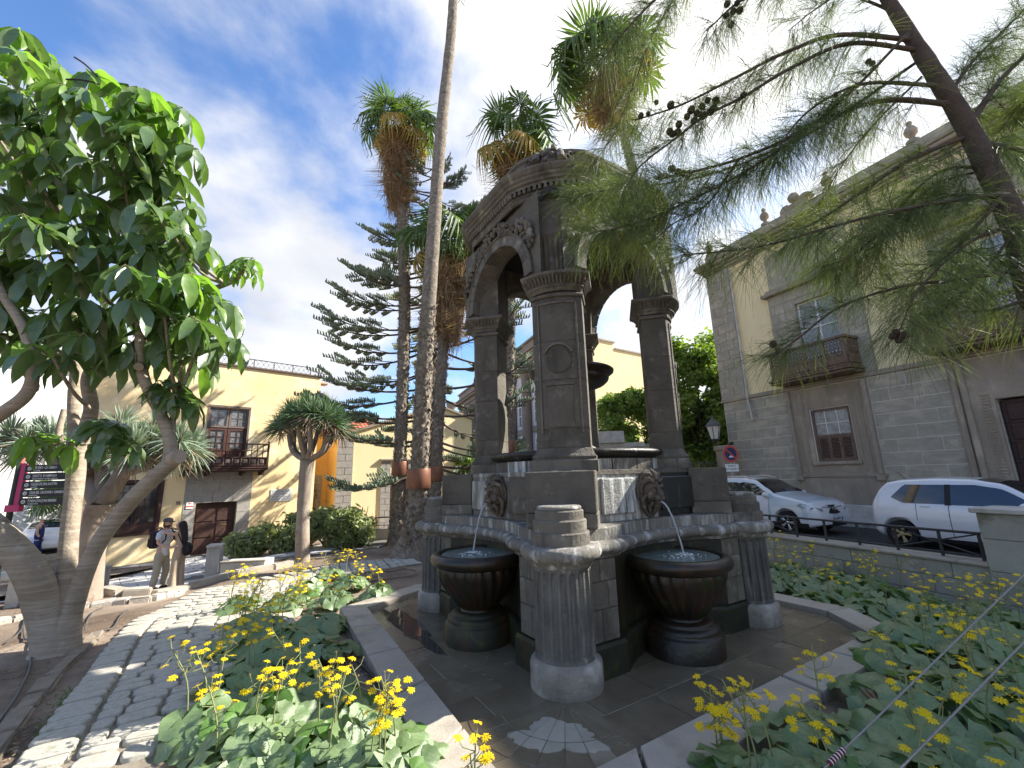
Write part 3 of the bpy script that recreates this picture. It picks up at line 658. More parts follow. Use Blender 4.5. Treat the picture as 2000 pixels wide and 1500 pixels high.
plo([(3.93, .0), (3.96, .02), (3.975, .04), (3.985, .04), (4.0, .03), (4.02, .035), (4.06, .06), (4.09, .095), (4.1, .11), (4.13, .115), (4.14, .1)], 'pillar_capital', BAS, bulge=.13)
m_ = MB()   # row of small leaves on the capital
for k in range(17):
    t_ = -1 + 2 * k / 16; x = 1.36 + .04 + .13 * (1 - t_ * t_); y = t_ * (PW + .04)
    m_.tube([(x + .0, y, 4.005), (x + .018, y, 4.03), (x + .045, y * 1.06, 4.07), (x + .07, y * 1.1, 4.085)], [.008, .013, .013, .006], 5)
for s in (-1, 1):
    for k in range(8):
        x = PR0 + .05 * k; m_.tube([(x, s * (PW + .04), 4.005), (x, s * (PW + .055), 4.03), (x, s * (PW + .085), 4.07), (x, s * (PW + .11), 4.085)], [.008, .013, .013, .006], 5)
cpart('capital_leaves', m_, BAS)
# relief on the shaft fronts, laid on the bowed face
def fx(t_): return 1.36 + .09 * (1 - (t_ / PW) ** 2)
def curved(y0, y1, z0, z1, th=.016, n=6):
    m_ = MB(); f_ = [(fx(y0 + (y1 - y0) * k / n) , y0 + (y1 - y0) * k / n) for k in range(n + 1)]
    pl_ = [(x - .02, y) for x, y in f_[::-1]] + [(x + th, y) for x, y in f_]
    m_.prism(pl_, z0, z1); return m_
for z0, z1, y0, y1 in ((2.25, 3.8, -.235, -.215), (2.25, 3.8, .215, .235), (3.78, 3.8, -.214, .214)):
    cpart('relief_frame', curved(y0, y1, z0, z1), BAS)
cpart('relief_panel', curved(-.15, .15, 2.32, 2.78, .012), BASD)
cpart('relief_panel', curved(-.165, .165, 2.79, 2.83, .02), BASD)
def ring(rc, z, r_, a0, a1, th=.02, w_=.02):
    m_ = MB(); n_ = 30; loops = []
    for k in range(n_ + 1):
        a = a0 + (a1 - a0) * k / n_; l = []
        for rr, dd in ((r_ - w_, -.01), (r_ - w_, th), (r_, th), (r_, -.01)):
            y = rr * math.cos(a); l.append((fx(y) + dd, y, z + rr * math.sin(a)))
        loops.append(l)
    m_.loft(loops, True, True, True); return m_
m_ = MB(); pts = [(fx(.15 * math.cos(a)) + .014, .15 * math.cos(a), 3.08 + .15 * math.sin(a)) for a in [2 * PI * k / 28 for k in range(28)]]
m_.loft([[(x - .03, y, z) for x, y, z in pts], pts, [(fx(y * .93) + .02, y * .93, 3.08 + (z - 3.08) * .93) for x, y, z in pts]], cap1=True); cpart('relief_disc', m_, BASD)
cpart('relief_ring', ring(0, 3.1, .19, R(25), R(155), .03, .025), BAS)
# --- arches
m_ = MB(); AR_, AC = .71, 4.2; n_ = 28
V1, V2 = -1.21, -.93; zt = 5.24; U = 1.02
arc = [(AR_ * math.cos(PI - PI * k / n_), AC + AR_ * math.sin(PI - PI * k / n_)) for k in range(n_ + 1)]
top = [(-U + 2 * U * k / n_, zt) for k in range(n_ + 1)]
arc = [(-AR_, 4.12)] + arc + [(AR_, 4.12)]; top = [(-U, 4.12)] + top + [(U, 4.12)]
A_ = [(x, V1, z) for x, z in arc]; B_ = [(x, V1, z) for x, z in top]; C_ = [(x, V2, z) for x, z in arc]; D_ = [(x, V2, z) for x, z in top]
m_.loft([B_, A_, C_, D_], False); me = m_.mesh('arch_wall', BASD)
m2 = MB()   # voussoirs: separate stones of the archivolt
vm = []
for k in range(11):
    a0 = PI * k / 11 + .006; a1 = PI * (k + 1) / 11 - .006; q = MB(); P_ = []
    for rr, aa in ((AR_ - .004, (a0, (a0 + a1) / 2, a1)), (AR_ + .13, (a1, (a0 + a1) / 2, a0))):
        for a in aa: P_.append((rr * math.cos(a), AC + rr * math.sin(a)))
    q.loft([[(x, V2 - .05, z) for x, z in P_], [(x, V1 - .03, z) for x, z in P_], [(x * .995, V1 - .036, z) for x, z in P_]], True, True, True); vm.append(q.mesh('voussoir', BAS))
q = MB(); loops = []
for k in range(29):
    a = PI * k / 28; loops.append([((AR_ + .13 + dr) * math.cos(a), V1 - dv, AC + (AR_ + .13 + dr) * math.sin(a)) for dr, dv in ((0, 0), (0, .05), (.015, .058), (.03, .05), (.035, 0))])
q.loft(loops, True, True, True, True); am = q.mesh('archivolt', BAS)
for i in range(4):
    for nm, me_ in [('arch_wall', me), ('archivolt', am)] + [('voussoir', x) for x in vm]:
        o = mk(nm, me_, fo); o.rotation_euler = (0, 0, PI / 2 * i)
# carved garlands on the arch walls (both upper haunches)
def garland(seed, sx):
    q = random.Random(seed); m_ = MB()
    for k in range(70):
        t_ = k / 69; a = R(158 - 84 * t_); rr = AR_ + .26 + .05 * math.sin(t_ * 9) + q.uniform(-.07, .07); x = rr * math.cos(a) * sx; z = AC + rr * math.sin(a)
        if z > 5.2 or abs(x) > 1.0: continue
        s_ = q.uniform(.022, .045); m_.ball((x, V1 - .03 - q.uniform(0, .03), z), s_, 7, 5, sq=(1, .9, q.uniform(.7, 1.3)))
    for k in range(14):
        t_ = k / 13; a = R(155 - 80 * t_); rr = AR_ + .26; x, z = rr * math.cos(a) * sx, AC + rr * math.sin(a)
        if z > 5.16: continue
        dx, dz = q.uniform(-.09, .09), q.uniform(-.09, .09)
        m_.tube([(x, V1 - .03, z), (x + dx * .6, V1 - .09, z + dz * .6), (x + dx, V1 - .04, z + dz)], [.025, .02, .008], 6)
    return m_
for sx in (1, -1):
    gm = garland(4 + sx, sx).mesh('carved_garland', BAS)
    for i in range(4): o = mk('carved_garland', gm, fo); o.rotation_euler = (0, 0, PI / 2 * i)
# --- corner masses above the capitals (fluted flare)
m_ = MB(); loops = []
for z, r1, hw, dp in ((4.14, 1.36, .3, 0), (4.16, 1.36, .3, 0), (4.18, 1.36, .3, .02), (4.66, 1.365, .33, .02), (4.7, 1.37, .335, 0), (4.9, 1.355, .35, 0), (5.26, 1.33, .37, 0)):
    l = [(1.0, -hw), (r1 - .05, -hw)]
    for k in range(49):
        t_ = -1 + 2 * k / 48; f_ = (k % 4) / 4; l.append((r1 + .08 * (1 - t_ * t_) - (dp * math.sin(PI * f_) if dp else 0), t_ * hw))
    l += [(r1 - .05, hw), (1.0, hw)]; loops.append([(x, y, z) for x, y in l])
m_.loft(loops, cap0=True, cap1=True); cpart('corner_pier', m_, BASD)
# --- entablature: plan with bowed corners
def eplan(off, n=10):
    L = []
    for i in range(4):
        a = corner(i); hw = .5 + off * .4; r1 = 1.31 + off * .58; 
        for k in range(n + 1):
            t_ = -1 + 2 * k / n; p = a @ Vector((r1 + (.11 + .1 * off) * (1 - t_ * t_), t_ * hw, 0)); L.append((p.x, p.y))
        # side runs straight to the next corner at depth 1.24 + off
        for s in (1, -1):
            c2 = rz(PI / 2 * i) if s else None
        d = 1.22 + off * .68; Rs = rz(PI / 2 * i)
    return L
def ent(levels, name, mt, cap=True, smooth=False):
    m_ = MB(); m_.loft([[(x, y, z) for x, y in eplan(o_)] for z, o_ in levels], True, False, cap, smooth); m_.obj(name, mt, fo)
ent([(5.235, 0), (5.25, .03), (5.29, .03), (5.3, .05), (5.32, .05)], 'architrave', BAS)
ent([(5.32, .02), (5.39, .02)], 'frieze', BASD)
ent([(5.39, .09), (5.42, .1), (5.43, .14), (5.46, .15), (5.475, .19), (5.5, .2), (5.515, .235), (5.55, .27), (5.58, .28), (5.585, .26)], 'cornice', BAS)
# dentils along the frieze
P_ = [Vector(p) for p in eplan(.05)]; n_ = len(P_); dd = 0; dn = MB(); k = 0
pos = 0.0; step = .07
for i in range(n_):
    a, b_ = P_[i], P_[(i + 1) % n_]; L = (b_ - a).length; t_ = pos
    an = math.atan2(b_.y - a.y, b_.x - a.x)
    while t_ < L:
        c_ = a.lerp(b_, t_ / L); dn.box(-.02, .02, -.035, .02, 5.325, 5.385, M=tl(c_.x, c_.y) @ rz(an)); t_ += step
    pos = t_ - L
dn.obj('dentil_band', BAS, fo)
m_ = MB(); m_.prism([(-1.1, -1.1), (1.1, -1.1), (1.1, 1.1), (-1.1, 1.1)], 5.2, 5.3); m_.obj('ceiling_vault', mat('dark_vault_stone', (.05, .045, .04), None, 3), fo)  # ceiling has its own, much darker stone colour
# --- attic with quatrefoils, scrolls, low dome
ent([(5.58, -.05), (5.62, -.05), (5.64, -.1), (5.66, -.12), (5.88, -.14), (5.9, -.1), (5.94, -.09), (5.95, -.12)], 'attic_parapet', BAS)
def torus(m_, c, r_, w_, M=None, n=14): m_.tube([(c[0] + r_ * math.cos(2 * PI * k / n), c[1], c[2] + r_ * math.sin(2 * PI * k / n)) for k in range(n + 1)], w_, 5, M=M)
q = MB()
for x in (-.75, -.25, .25, .75):
    for a in range(4): torus(q, (x + .055 * math.cos(a * PI / 2), -1.15, 5.77 + .055 * math.sin(a * PI / 2)), .045, .014)
    torus(q, (x, -1.16, 5.77), .02, .014)
qm = q.mesh('quatrefoil_relief', BASD)
for i in range(4): o = mk('quatrefoil_relief', qm, fo); o.rotation_euler = (0, 0, PI / 2 * i)
m_ = MB()
def spiral(m_, c, r_, turns, w_, sgn=1, y=0, M=None, n=26):
    pts = []; 
    for k in range(n + 1):
        t_ = k / n; a = sgn * t_ * turns * 2 * PI; rr = r_ * (1 - .8 * t_); pts.append((c[0] + rr * math.cos(a), y, c[1] + rr * math.sin(a)))
    m_.tube(pts, [w_ * (1 - .4 * k / n) for k in range(n + 1)], 8, M=M)
for s in (-1, 1):
    spiral(m_, (1.32, 5.72), .15, 1.6, .05, 1, s * .16); m_.tube([(1.46, s * .16, 5.72), (1.4, s * .15, 5.87), (1.25, s * .14, 5.96)], [.05, .04, .03], 8)
m_.ball((1.33, 0, 5.72), .15, 12, 8, sq=(.9, 1, 1.2)); m_.ball((1.37, 0, 5.89), .07, 10, 8)
for k in range(24):
    a = k * 2.4; m_.ball((1.4 + .08 * math.cos(a), .17 * math.sin(a * 1.3), 5.63 + .012 * k), .036, 7, 5)
cpart('scroll_ornament', m_, BAS)
m_ = MB(); m_.lathe([(1.15, 5.93), (1.12, 5.98), (1.05, 6.06), (.95, 6.15), (.8, 6.25), (.6, 6.34), (.4, 6.4), (.2, 6.43), (.18, 6.5), (.22, 6.54), (.2, 6.59), (.08, 6.62), (.1, 6.68), (.12, 6.74), (.06, 6.8), (.01, 6.82)], 48, mod=lambda a, z: 1 + (.012 * abs(math.sin(a * 8)) if z < 6.4 else 0)); m_.obj('dome', BAS, fo)
# ================================================================ MANSION (right)
RA = math.atan2(-.904, .427)
ma = T('stone_mansion', 'yellow and grey stone mansion with carved wooden balconies behind the parked cars', 'building', (RP.x, RP.y, 0), RA)
def pbox(name, mt, par, x0, x1, y0, y1, z0, z1, ch=0):
    m_ = MB(); m_.box(x0, x1, y0, y1, z0, z1, ch); return m_.obj(name, mt, par)
LEN = 26
def wall_open(name, mt, par, x0, x1, z0, z1, ops, yf=0, th=.4):
    """wall slab with rectangular openings (real holes) and reveals"""
    xs_ = sorted({x0, x1} | {o[0] for o in ops} | {o[1] for o in ops}); zs_ = sorted({z0, z1} | {o[2] for o in ops} | {o[3] for o in ops}); m_ = MB()
    for i in range(len(xs_) - 1):
        for j in range(len(zs_) - 1):
            xm, zm = (xs_[i] + xs_[i + 1]) / 2, (zs_[j] + zs_[j + 1]) / 2
            if any(o[0] < xm < o[1] and o[2] < zm < o[3] for o in ops): continue
            a, b_, c_, d_ = xs_[i], xs_[i + 1], zs_[j], zs_[j + 1]; m_.add([(a, yf, c_), (b_, yf, c_), (b_, yf, d_), (a, yf, d_)], [(0, 1, 2, 3)])
    for o in ops:
        a, b_, c_, d_ = o[:4]; f, k = yf, yf + th
        m_.add([(a, f, c_), (b_, f, c_), (b_, k, c_), (a, k, c_)], [(0, 1, 2, 3)]); m_.add([(a, f, d_), (b_, f, d_), (b_, k, d_), (a, k, d_)], [(3, 2, 1, 0)])
        m_.add([(a, f, c_), (a, k, c_), (a, k, d_), (a, f, d_)], [(0, 1, 2, 3)]); m_.add([(b_, f, c_), (b_, k, c_), (b_, k, d_), (b_, f, d_)], [(3, 2, 1, 0)])
    return m_.obj(name, mt, par)
blkc = {}
def ashlar(par, x0, x1, z0, z1, hh, l0, l1, mt, ops=(), yf=0, proud=.012, name='ashlar_block', cap=400, gap=.012, seed=1):
    q = random.Random(seed); rows = max(1, round((z1 - z0) / hh)); hh = (z1 - z0) / rows; c_ = 0
    for r_ in range(rows):
        za, zb = z0 + r_ * hh, z0 + (r_ + 1) * hh; x = x0
        while x < x1 - .01:
            lw = q.uniform(l0, l1); 
            if x == x0 and r_ % 2: lw *= .55
            xb = min(x + lw, x1); xb = x1 if x1 - xb < l0 * .4 else xb
            segs = [(x, xb)]
            for o in ops:
                if o[2] < (za + zb) / 2 < o[3]:
                    ns = []
                    for a, b_ in segs:
                        if b_ <= o[0] or a >= o[1]: ns.append((a, b_))
                        else:
                            if a < o[0] - .02: ns.append((a, o[0]))
                            if b_ > o[1] + .02: ns.append((o[1], b_))
                    segs = ns
            for a, b_ in segs:
                if b_ - a < .06: continue
                key = (name, round(hh, 3), mt.name)
                if key not in blkc: m_ = MB(); m_.box(-.5, .5, -.5, .5, -.5, .5, 0); blkc[key] = m_.mesh(name, mt)
                o_ = mk(name, blkc[key], par, ((a + b_) / 2, yf - proud / 2 + .02 + q.uniform(-.002, .002), (za + zb) / 2), None, (b_ - a - gap, proud + .04, hh - gap)); c_ += 1
            x = xb
    return c_
lowops = [(3.68, 4.98, 1.98, 3.89), (8.55, 10.5, .1, 3.5), (13.5, 14.8, 1.98, 3.89)]
upops = [(3.75, 5.2, 5.1, 8.1), (8.9, 10.6, 5.1, 8.1), (14, 15.5, 5.1, 8.1)]
wall_open('stone_wall', MORT, ma, 0, LEN, -.3, 4.75, lowops)
wall_open('plaster_wall', YELR, ma, 0, LEN, 4.9, 10.9, upops)
pbox('side_wall', YELR, ma, 0, LEN, .45, 12, -.3, 10.9); pbox('dark_room_sheet', mat('unlit_room_black', (.02, .018, .015)), ma, .2, LEN - .2, .405, .44, -.2, 10.8)  # thin near-black sheet stands in for the unlit rooms behind the openings
ashlar(ma, .02, 2.9, .1, 4.7, .43, .7, 1.1, ASH, seed=2, gap=.028); ashlar(ma, 5.68, 7.7, .1, 4.7, .43, .75, 1.15, ASH, seed=3, gap=.028); ashlar(ma, 10.9, 14, .1, 4.7, .43, .8, 1.2, ASH, gap=.028, seed=5, ops=lowops)
ashlar(ma, -.02, 1.2, 4.95, 10.9, .44, .5, .75, ASH, yf=-.05, proud=.03, seed=6, gap=.025); pbox('corner_pilaster', MORT, ma, -.03, 1.21, -.05, .1, 4.9, 10.9)
pbox('string_course', TUFF, ma, -.08, LEN, -.12, .0, 4.75, 4.84, .02); pbox('string_course', TUFF, ma, -.06, LEN, -.07, .0, 4.84, 4.92, .01)
# tuff panel round the ground floor window, and round the door
pbox('carved_surround', TUFF, ma, 2.92, 3.64, -.05, .02, .1, 4.7); pbox('carved_surround', TUFF, ma, 5.02, 5.66, -.05, .02, .1, 4.7); pbox('carved_surround', TUFF, ma, 3.64, 5.02, -.05, .02, 3.93, 4.7); pbox('carved_surround', TUFF, ma, 3.64, 5.02, -.05, .02, .1, 1.9)
m_ = MB()
for x0 in (3.2, 3.42, 5.12, 5.34):
    for k in range(34): m_.box(x0 - .07, x0 + .07, -.075, -.05, 1.62 + k * .088, 1.62 + k * .088 + .05)
m_.obj('carved_relief', TUFF, ma)
for x in (2.98, 5.58, 7.82, 8.0): pbox('colonnette', TUFF, ma, x - .07, x + .07, -.14, .02, 1.5 if x < 6 else .1, 4.72, .03)
for x in (2.98, 5.58): pbox('colonnette_corbel', TUFF, ma, x - .11, x + .11, -.2, .0, 1.3, 1.5, .04); 
pbox('base_moulding', TUFF, ma, 2.85, 5.75, -.09, .0, 1.42, 1.54, .02); pbox('plinth', CONC, ma, -.1, LEN, -.1, .0, -.3, .5, .03)
pbox('carved_surround', TUFF, ma, 7.7, 8.55, -.05, .02, .1, 4.7); pbox('carved_surround', TUFF, ma, 8.55, 10.5, -.05, .02, 3.5, 4.7); pbox('carved_surround', TUFF, ma, 10.5, 10.9, -.05, .02, .1, 4.7)
m_ = MB()
for k in range(40): m_.box(8.28, 8.46, -.08, -.05, .3 + k * .085, .3 + k * .085 + .045)
m_.obj('carved_relief', TUFF, ma)
# ground floor sash window with shutters
wi = mk('window', MB().box(3.68, 3.76, .02, .12, 1.98, 3.89).box(4.9, 4.98, .02, .12, 1.98, 3.89).box(3.76, 4.9, .02, .12, 3.81, 3.89).box(3.76, 4.9, .02, .12, 2.86, 2.94).box(3.76, 4.9, .02, .12, 1.98, 2.05).mesh('window', WOODG), ma)
pbox('sill', TUFF, wi, 3.55, 5.11, -.14, .05, 1.86, 1.98, .02)
pbox('pane', CURT, wi, 3.76, 4.9, .07, .09, 2.94, 3.81)
m_ = MB()
for x in (4.13, 4.53): m_.box(x - .012, x + .012, .05, .07, 2.94, 3.81)
m_.box(3.76, 4.9, .052, .072, 3.35, 3.375); m_.obj('glazing_bar', WHT, wi)
m_ = MB()
for k in range(3):
    x0 = 3.77 + k * .377
    m_.box(x0, x0 + .05, .03, .08, 2.05, 2.86).box(x0 + .32, x0 + .37, .03, .08, 2.05, 2.86).box(x0 + .05, x0 + .32, .03, .08, 2.81, 2.86).box(x0 + .05, x0 + .32, .03, .08, 2.05, 2.1)
m_.obj('shutter_frame', WOODG, wi)
sl = MB().box(-.136, .136, -.022, .022, -.006, .006).mesh('louvre', WOODG)
for k in range(3):
    for j in range(14): mk('louvre', sl, wi, (3.77 + k * .377 + .185, .055, 2.13 + j * .05), (R(38), 0, 0))
# upper windows, hoods, balconies
def upper(x0, x1, bx0, bx1, first):
    for a, b_ in ((x0 - 1.0, x0), (x1, x1 + .85)):
        pbox('window_pilaster', ASH, ma, a, b_, -.08, .03, 4.93, 8.3)
        ashlar(ma, a + .02, b_ - .02, 5.0, 8.3, .42, .3, .5, ASH, yf=-.08, proud=.02, seed=int(a * 9), name='pilaster_block')
    pbox('window_lintel', ASH, ma, x0 - 1.0, x1 + .85, -.1, .03, 8.1 if 0 else 8.3, 8.72, .02)
    pbox('window_hood', TUFF, ma, x0 - 1.15, x1 + 1.0, -.34, .03, 8.72, 8.86, .03)
    pbox('window_hood', TUFF, ma, x0 - 1.0, x1 + .9, -.2, .03, 8.86, 9.0, .02); pbox('frieze_panel', ASH, ma, x0 - .9, x1 + .75, -.06, .03, 9.0, 10.6, .02)
    pbox('window_lintel', ASH, ma, x0, x1, -.07, .03, 8.1, 8.3)
    w_ = pbox('window', mat('bright_pane', (.35, .38, .4), (.28, .3, .33), 1, .05, 0, spec=1.0), ma, x0, x1, .12, .14, 5.1, 8.1)
    m_ = MB()
    for x in (x0 + .04, (x0 + x1) / 2, x1 - .04): m_.box(x - .04, x + .04, .08, .12, 5.1, 8.1)
    for z in (5.9, 7.0, 8.06): m_.box(x0 + .08, x1 - .08, .085, .115, z - .025, z + .025)
    m_.obj('window_frame', WHT, w_)
    ba = mk('balcony', MB().box(bx0 + .1, bx1 - .1, -.85, 0, 4.98, 5.1, .01).mesh('balcony', WOODG), ma)
    for z, o_ in ((4.93, .0), (5.03, .04), (5.12, -.03), (5.2, -.08), (5.5, -.05)):
        m_ = MB(); m_.box(bx0 - o_, bx1 + o_, -.9 - o_, -.02, z, z + (.07 if z != 5.2 else .06), .015); m_.obj('moulding', WOODG, ba)
    pbox('apron', WOODG, ba, bx0 + .1, bx1 - .1, -.84, -.79, 5.24, 5.52)
    for k in range(int((bx1 - bx0) / .7) + 1):
        x = bx0 + .12 + k * (bx1 - bx0 - .24) / int((bx1 - bx0) / .7); pbox('post', WOODG, ba, x - .045, x + .045, -.89, -.8, 5.2, 6.1, .01)
    pbox('handrail', WOODG, ba, bx0 - .02, bx1 + .02, -.94, -.78, 6.1, 6.19, .015)
    for x in (bx0 + .06, bx1 - .06): pbox('handrail', WOODG, ba, x - .06, x + .06, -.78, 0, 6.1, 6.19, .01); pbox('apron', WOODG, ba, x - .02, x + .02, -.78, 0, 5.24, 5.52)
    # pierced lattice: crossing curved laths leaving diamond holes
    m_ = MB(); z0, z1 = 5.57, 6.1; st = .115
    L = bx1 - bx0 - .2; x = bx0 + .1
    k = 0
    while k * st < L:
        xa = x + k * st
        for s in (-1, 1):
            pts = [(xa + .5 * st + s * .5 * st * math.cos(PI * 4 * j / 16), -.845 + s * .004, z0 + (z1 - z0) * j / 16) for j in range(17)]
            m_.tube(pts, .017, 4, False, False)
        k += 1
    for xe in (bx0 + .06, bx1 - .06):
        for k in range(7):
            for s in (-1, 1):
                m_.tube([(xe + s * .004, -.78 + (k + .5) * st + s * .5 * st * math.cos(PI * 4 * j / 16), z0 + (z1 - z0) * j / 16) for j in range(17)], .017, 4, False, False)
    m_.obj('pierced_lattice', WOODG, ba)
upper(3.8, 5.2, 2.9, 5.72, True)
upper(8.95, 10.6, 7.62, 12.3, False)
upper(14.3, 15.9, 13.3, 17.0, False)
for z, o_ in ((10.9, .06), (11.0, .14), (11.12, .22), (11.26, .36), (11.4, .42)): pbox('cornice', TUFF, ma, -o_, LEN, -o_, .3, z, z + (.09 if z < 11.2 else .13), .02)
pbox('parapet', ASH, ma, 0, LEN, .0, .3, 11.53, 12.0)
def finial(x, z, s=1):
    m_ = MB(); m_.lathe([(.2 * s, 0), (.2 * s, .12 * s), (.1 * s, .18 * s), (.08 * s, .26 * s), (.17 * s, .36 * s), (.2 * s, .5 * s), (.14 * s, .64 * s), (.06 * s, .7 * s), (.09 * s, .76 * s), (.09 * s, .84 * s), (.02 * s, .9 * s)], 14); m_.obj('finial', TUFF, ma, (x, .15, z))
for x in (.2, 3.1, 5.6, 8.2, 10.9, 13.6): finial(x, 12.0, .95)
m_ = MB()
for s in (-1, 1): spiral(m_, (4.4 + s * .35, 12.15), .3, 1.2, .1, s, .12)
m_.box(3.9, 4.9, 0, .3, 12, 12.25); m_.ball((4.4, .1, 12.5), .22, 10, 8); m_.obj('crest_scroll', TUFF, ma)
# downpipe
m_ = MB(); m_.tube([(1.28, -.09, 10.8), (1.28, -.09, 4.6), (1.36, -.14, 4.4), (1.4, -.14, 3.8)], .045, 8); m_.obj('downpipe', CONC, ma)
dr = mk('door', MB().box(8.6, 10.45, .12, .2, .12, 3.45).mesh('door', WOOD), ma)
for i in range(4):
    for j in range(6): pbox('door_panel', WOOD, dr, 8.68 + i * .44, 9.06 + i * .44, .09, .12, .25 + j * .53, .7 + j * .53, .02)
for i in range(5):
    for j in range(7): m_ = MB().ball((8.64 + i * .44, .1, .2 + j * .53), .03, 6, 4); m_.obj('door_stud', IRON, dr)
# ================================================================ street lamp on the mansion corner, no-parking sign
def lantern(par, c, s=1, glass=None):
    """six sided lantern hanging upright around c (base centre)"""
    x, y, z = c
    m_ = MB(); m_.lathe([(.085 * s, z), (.15 * s, z + .28 * s)], 6, (x, y), smooth=False, cap=False); m_.obj('glass_pane', glass or mat('lamp_glass', (.75, .72, .65), (.6, .57, .5), 8, .3, 0), par)
    m_ = MB()
    for k in range(6):
        a = 2 * PI * k / 6; m_.tube([(x + .087 * s * math.cos(a), y + .087 * s * math.sin(a), z), (x + .153 * s * math.cos(a), y + .153 * s * math.sin(a), z + .28 * s)], .008 * s, 5)
    m_.lathe([(.03 * s, z - .09 * s), (.05 * s, z - .05 * s), (.095 * s, z - .01 * s), (.09 * s, z + .0 * s)], 12, (x, y)); m_.obj('lamp_frame', IRON, par)
    m_ = MB(); m_.lathe([(.175 * s, z + .28 * s), (.175 * s, z + .3 * s), (.12 * s, z + .36 * s), (.06 * s, z + .41 * s), (.05 * s, z + .45 * s), (.015 * s, z + .47 * s), (.02 * s, z + .51 * s), (.004 * s, z + .54 * s)], 18, (x, y)); m_.obj('lamp_cap', mat('lamp_cap_metal', (.12, .12, .11), None, 5, .5, 0), par)
la = T('wall_lamp', 'black iron lantern on a curled wall bracket above the no parking sign', 'wall lamp', tuple(Vector((RP.x, RP.y, 0)) + Vector((RT.x, RT.y, 0)) * .15 + Vector((RN.x, RN.y, 0)) * .06), RA)
lantern(la, (-.35, -.55, 3.15), 2.0)
m_ = MB(); m_.tube([(.0, .0, 2.9), (-.1, -.25, 2.8), (-.28, -.48, 2.8), (-.35, -.55, 2.96)], .035, 8); m_.tube([(0, 0, 2.55), (-.1, -.2, 2.7), (-.2, -.35, 2.77)], .025, 6)
for k in range(14): pass
m_.tube([(-.12 - .1 * math.cos(k / 16 * 2 * PI) * (1 - k / 22), -.2 - .1 * math.cos(k / 16 * 2 * PI) * (1 - k / 22), 2.68 + .12 * math.sin(k / 16 * 2 * PI) * (1 - k / 22)) for k in range(17)], .018, 6); m_.box(-.06, .1, -.02, .03, 2.4, 3.0); m_.obj('bracket', IRON, la)
sb = at(1441, 1005, 15.6)
ns = T('no_parking_sign', 'round red and blue no parking sign with white plate on a grey pole', 'traffic sign', (sb.x, sb.y, .07), R(10))
h0 = at(1440, 886, 15.6).z - .07; 
m_ = MB(); m_.tube([(0, 0.03, 0), (0, .03, h0 + .25)], .035, 10); m_.obj('pole', mat('zinc', (.35, .36, .36), None, 5, .5, 0, metal=.6), ns)
RX = Matrix.Rotation(PI / 2, 4, 'X')
m_ = MB(); m_.lathe([(.001, -.012), (.3, -.012), (.3, .012), (.001, .012)], 36, smooth=False, M=tl(0, -.03, h0) @ RX); m_.obj('disc', mat('sign_red', (.55, .1, .08), None, 5, .4, 0), ns)
m_ = MB(); m_.lathe([(.001, .0), (.225, .0), (.225, .004), (.001, .004)], 36, smooth=False, M=tl(0, -.046, h0) @ RX); m_.obj('disc_centre', mat('sign_navy', (.035, .045, .11), None, 5, .4, 0), ns)
m_ = MB(); m_.box(-.24, .24, -.008, 0, -.028, .028, M=tl(0, -.052, h0) @ Matrix.Rotation(R(42), 4, 'Y')); m_.obj('diagonal_bar', mat('sign_red', (0, 0, 0)), ns)
m_ = MB(); m_.box(-.09, .09, -.056, -.052, h0 - .13, h0 - .09); m_.box(-.05, .02, -.056, -.052, h0 - .09, h0 - .06); m_.obj('tow_symbol', WHT, ns)
m_ = MB(); m_.box(-.26, .26, -.03, -.015, h0 - .62, h0 - .36); m_.obj('white_plate', WHT, ns)
for k, tx in enumerate(('EXCEPTO', 'AUTORIZADOS')): text(tx, .075, IRON, tl(0, -.032, h0 - .45 - k * .11) @ RX, parent=ns, align='CENTER')
# ================================================================ garden wall with railing (right)
GW0, GW1 = Vector((6.62, 6.45)), Vector((5.0, 10.9)); gd_ = (GW0 - GW1).normalized(); GL = (GW0 - GW1).length; ga = math.atan2(gd_.y, gd_.x)
gw = T('garden_wall', 'low grey stone wall with pale coping between the flower bed and the road', 'wall', (GW1.x, GW1.y, 0), ga)
pbox('wall_core', MORT, gw, 0, GL, .02, .3, -.6, .36)
for r_, (za, zb) in enumerate(((-.5, -.12), (-.12, .13), (.13, .36))):
    x = 0; q = random.Random(r_)
    while x < GL - .02:
        xb = min(GL, x + q.uniform(.5, .85)); 
        if GL - xb < .2: xb = GL
        m_ = MB(); m_.box(-(xb - x) / 2 + .004, (xb - x) / 2 - .004, -.02, .08, -(zb - za) / 2 + .004, (zb - za) / 2 - .004, .006); o = m_.obj('wall_stone', WALLG, gw, ((x + xb) / 2, .0 + q.uniform(-.004, .004), (za + zb) / 2)); x = xb
x = 0
while x < GL - .05:
    xb = min(GL, x + 1.1); m_ = MB(); m_.box(-(xb - x) / 2 + .002, (xb - x) / 2 - .002, -.07, .36, 0, .05, .012); m_.obj('coping_stone', KERB, gw, ((x + xb) / 2, 0, .362)); x = xb
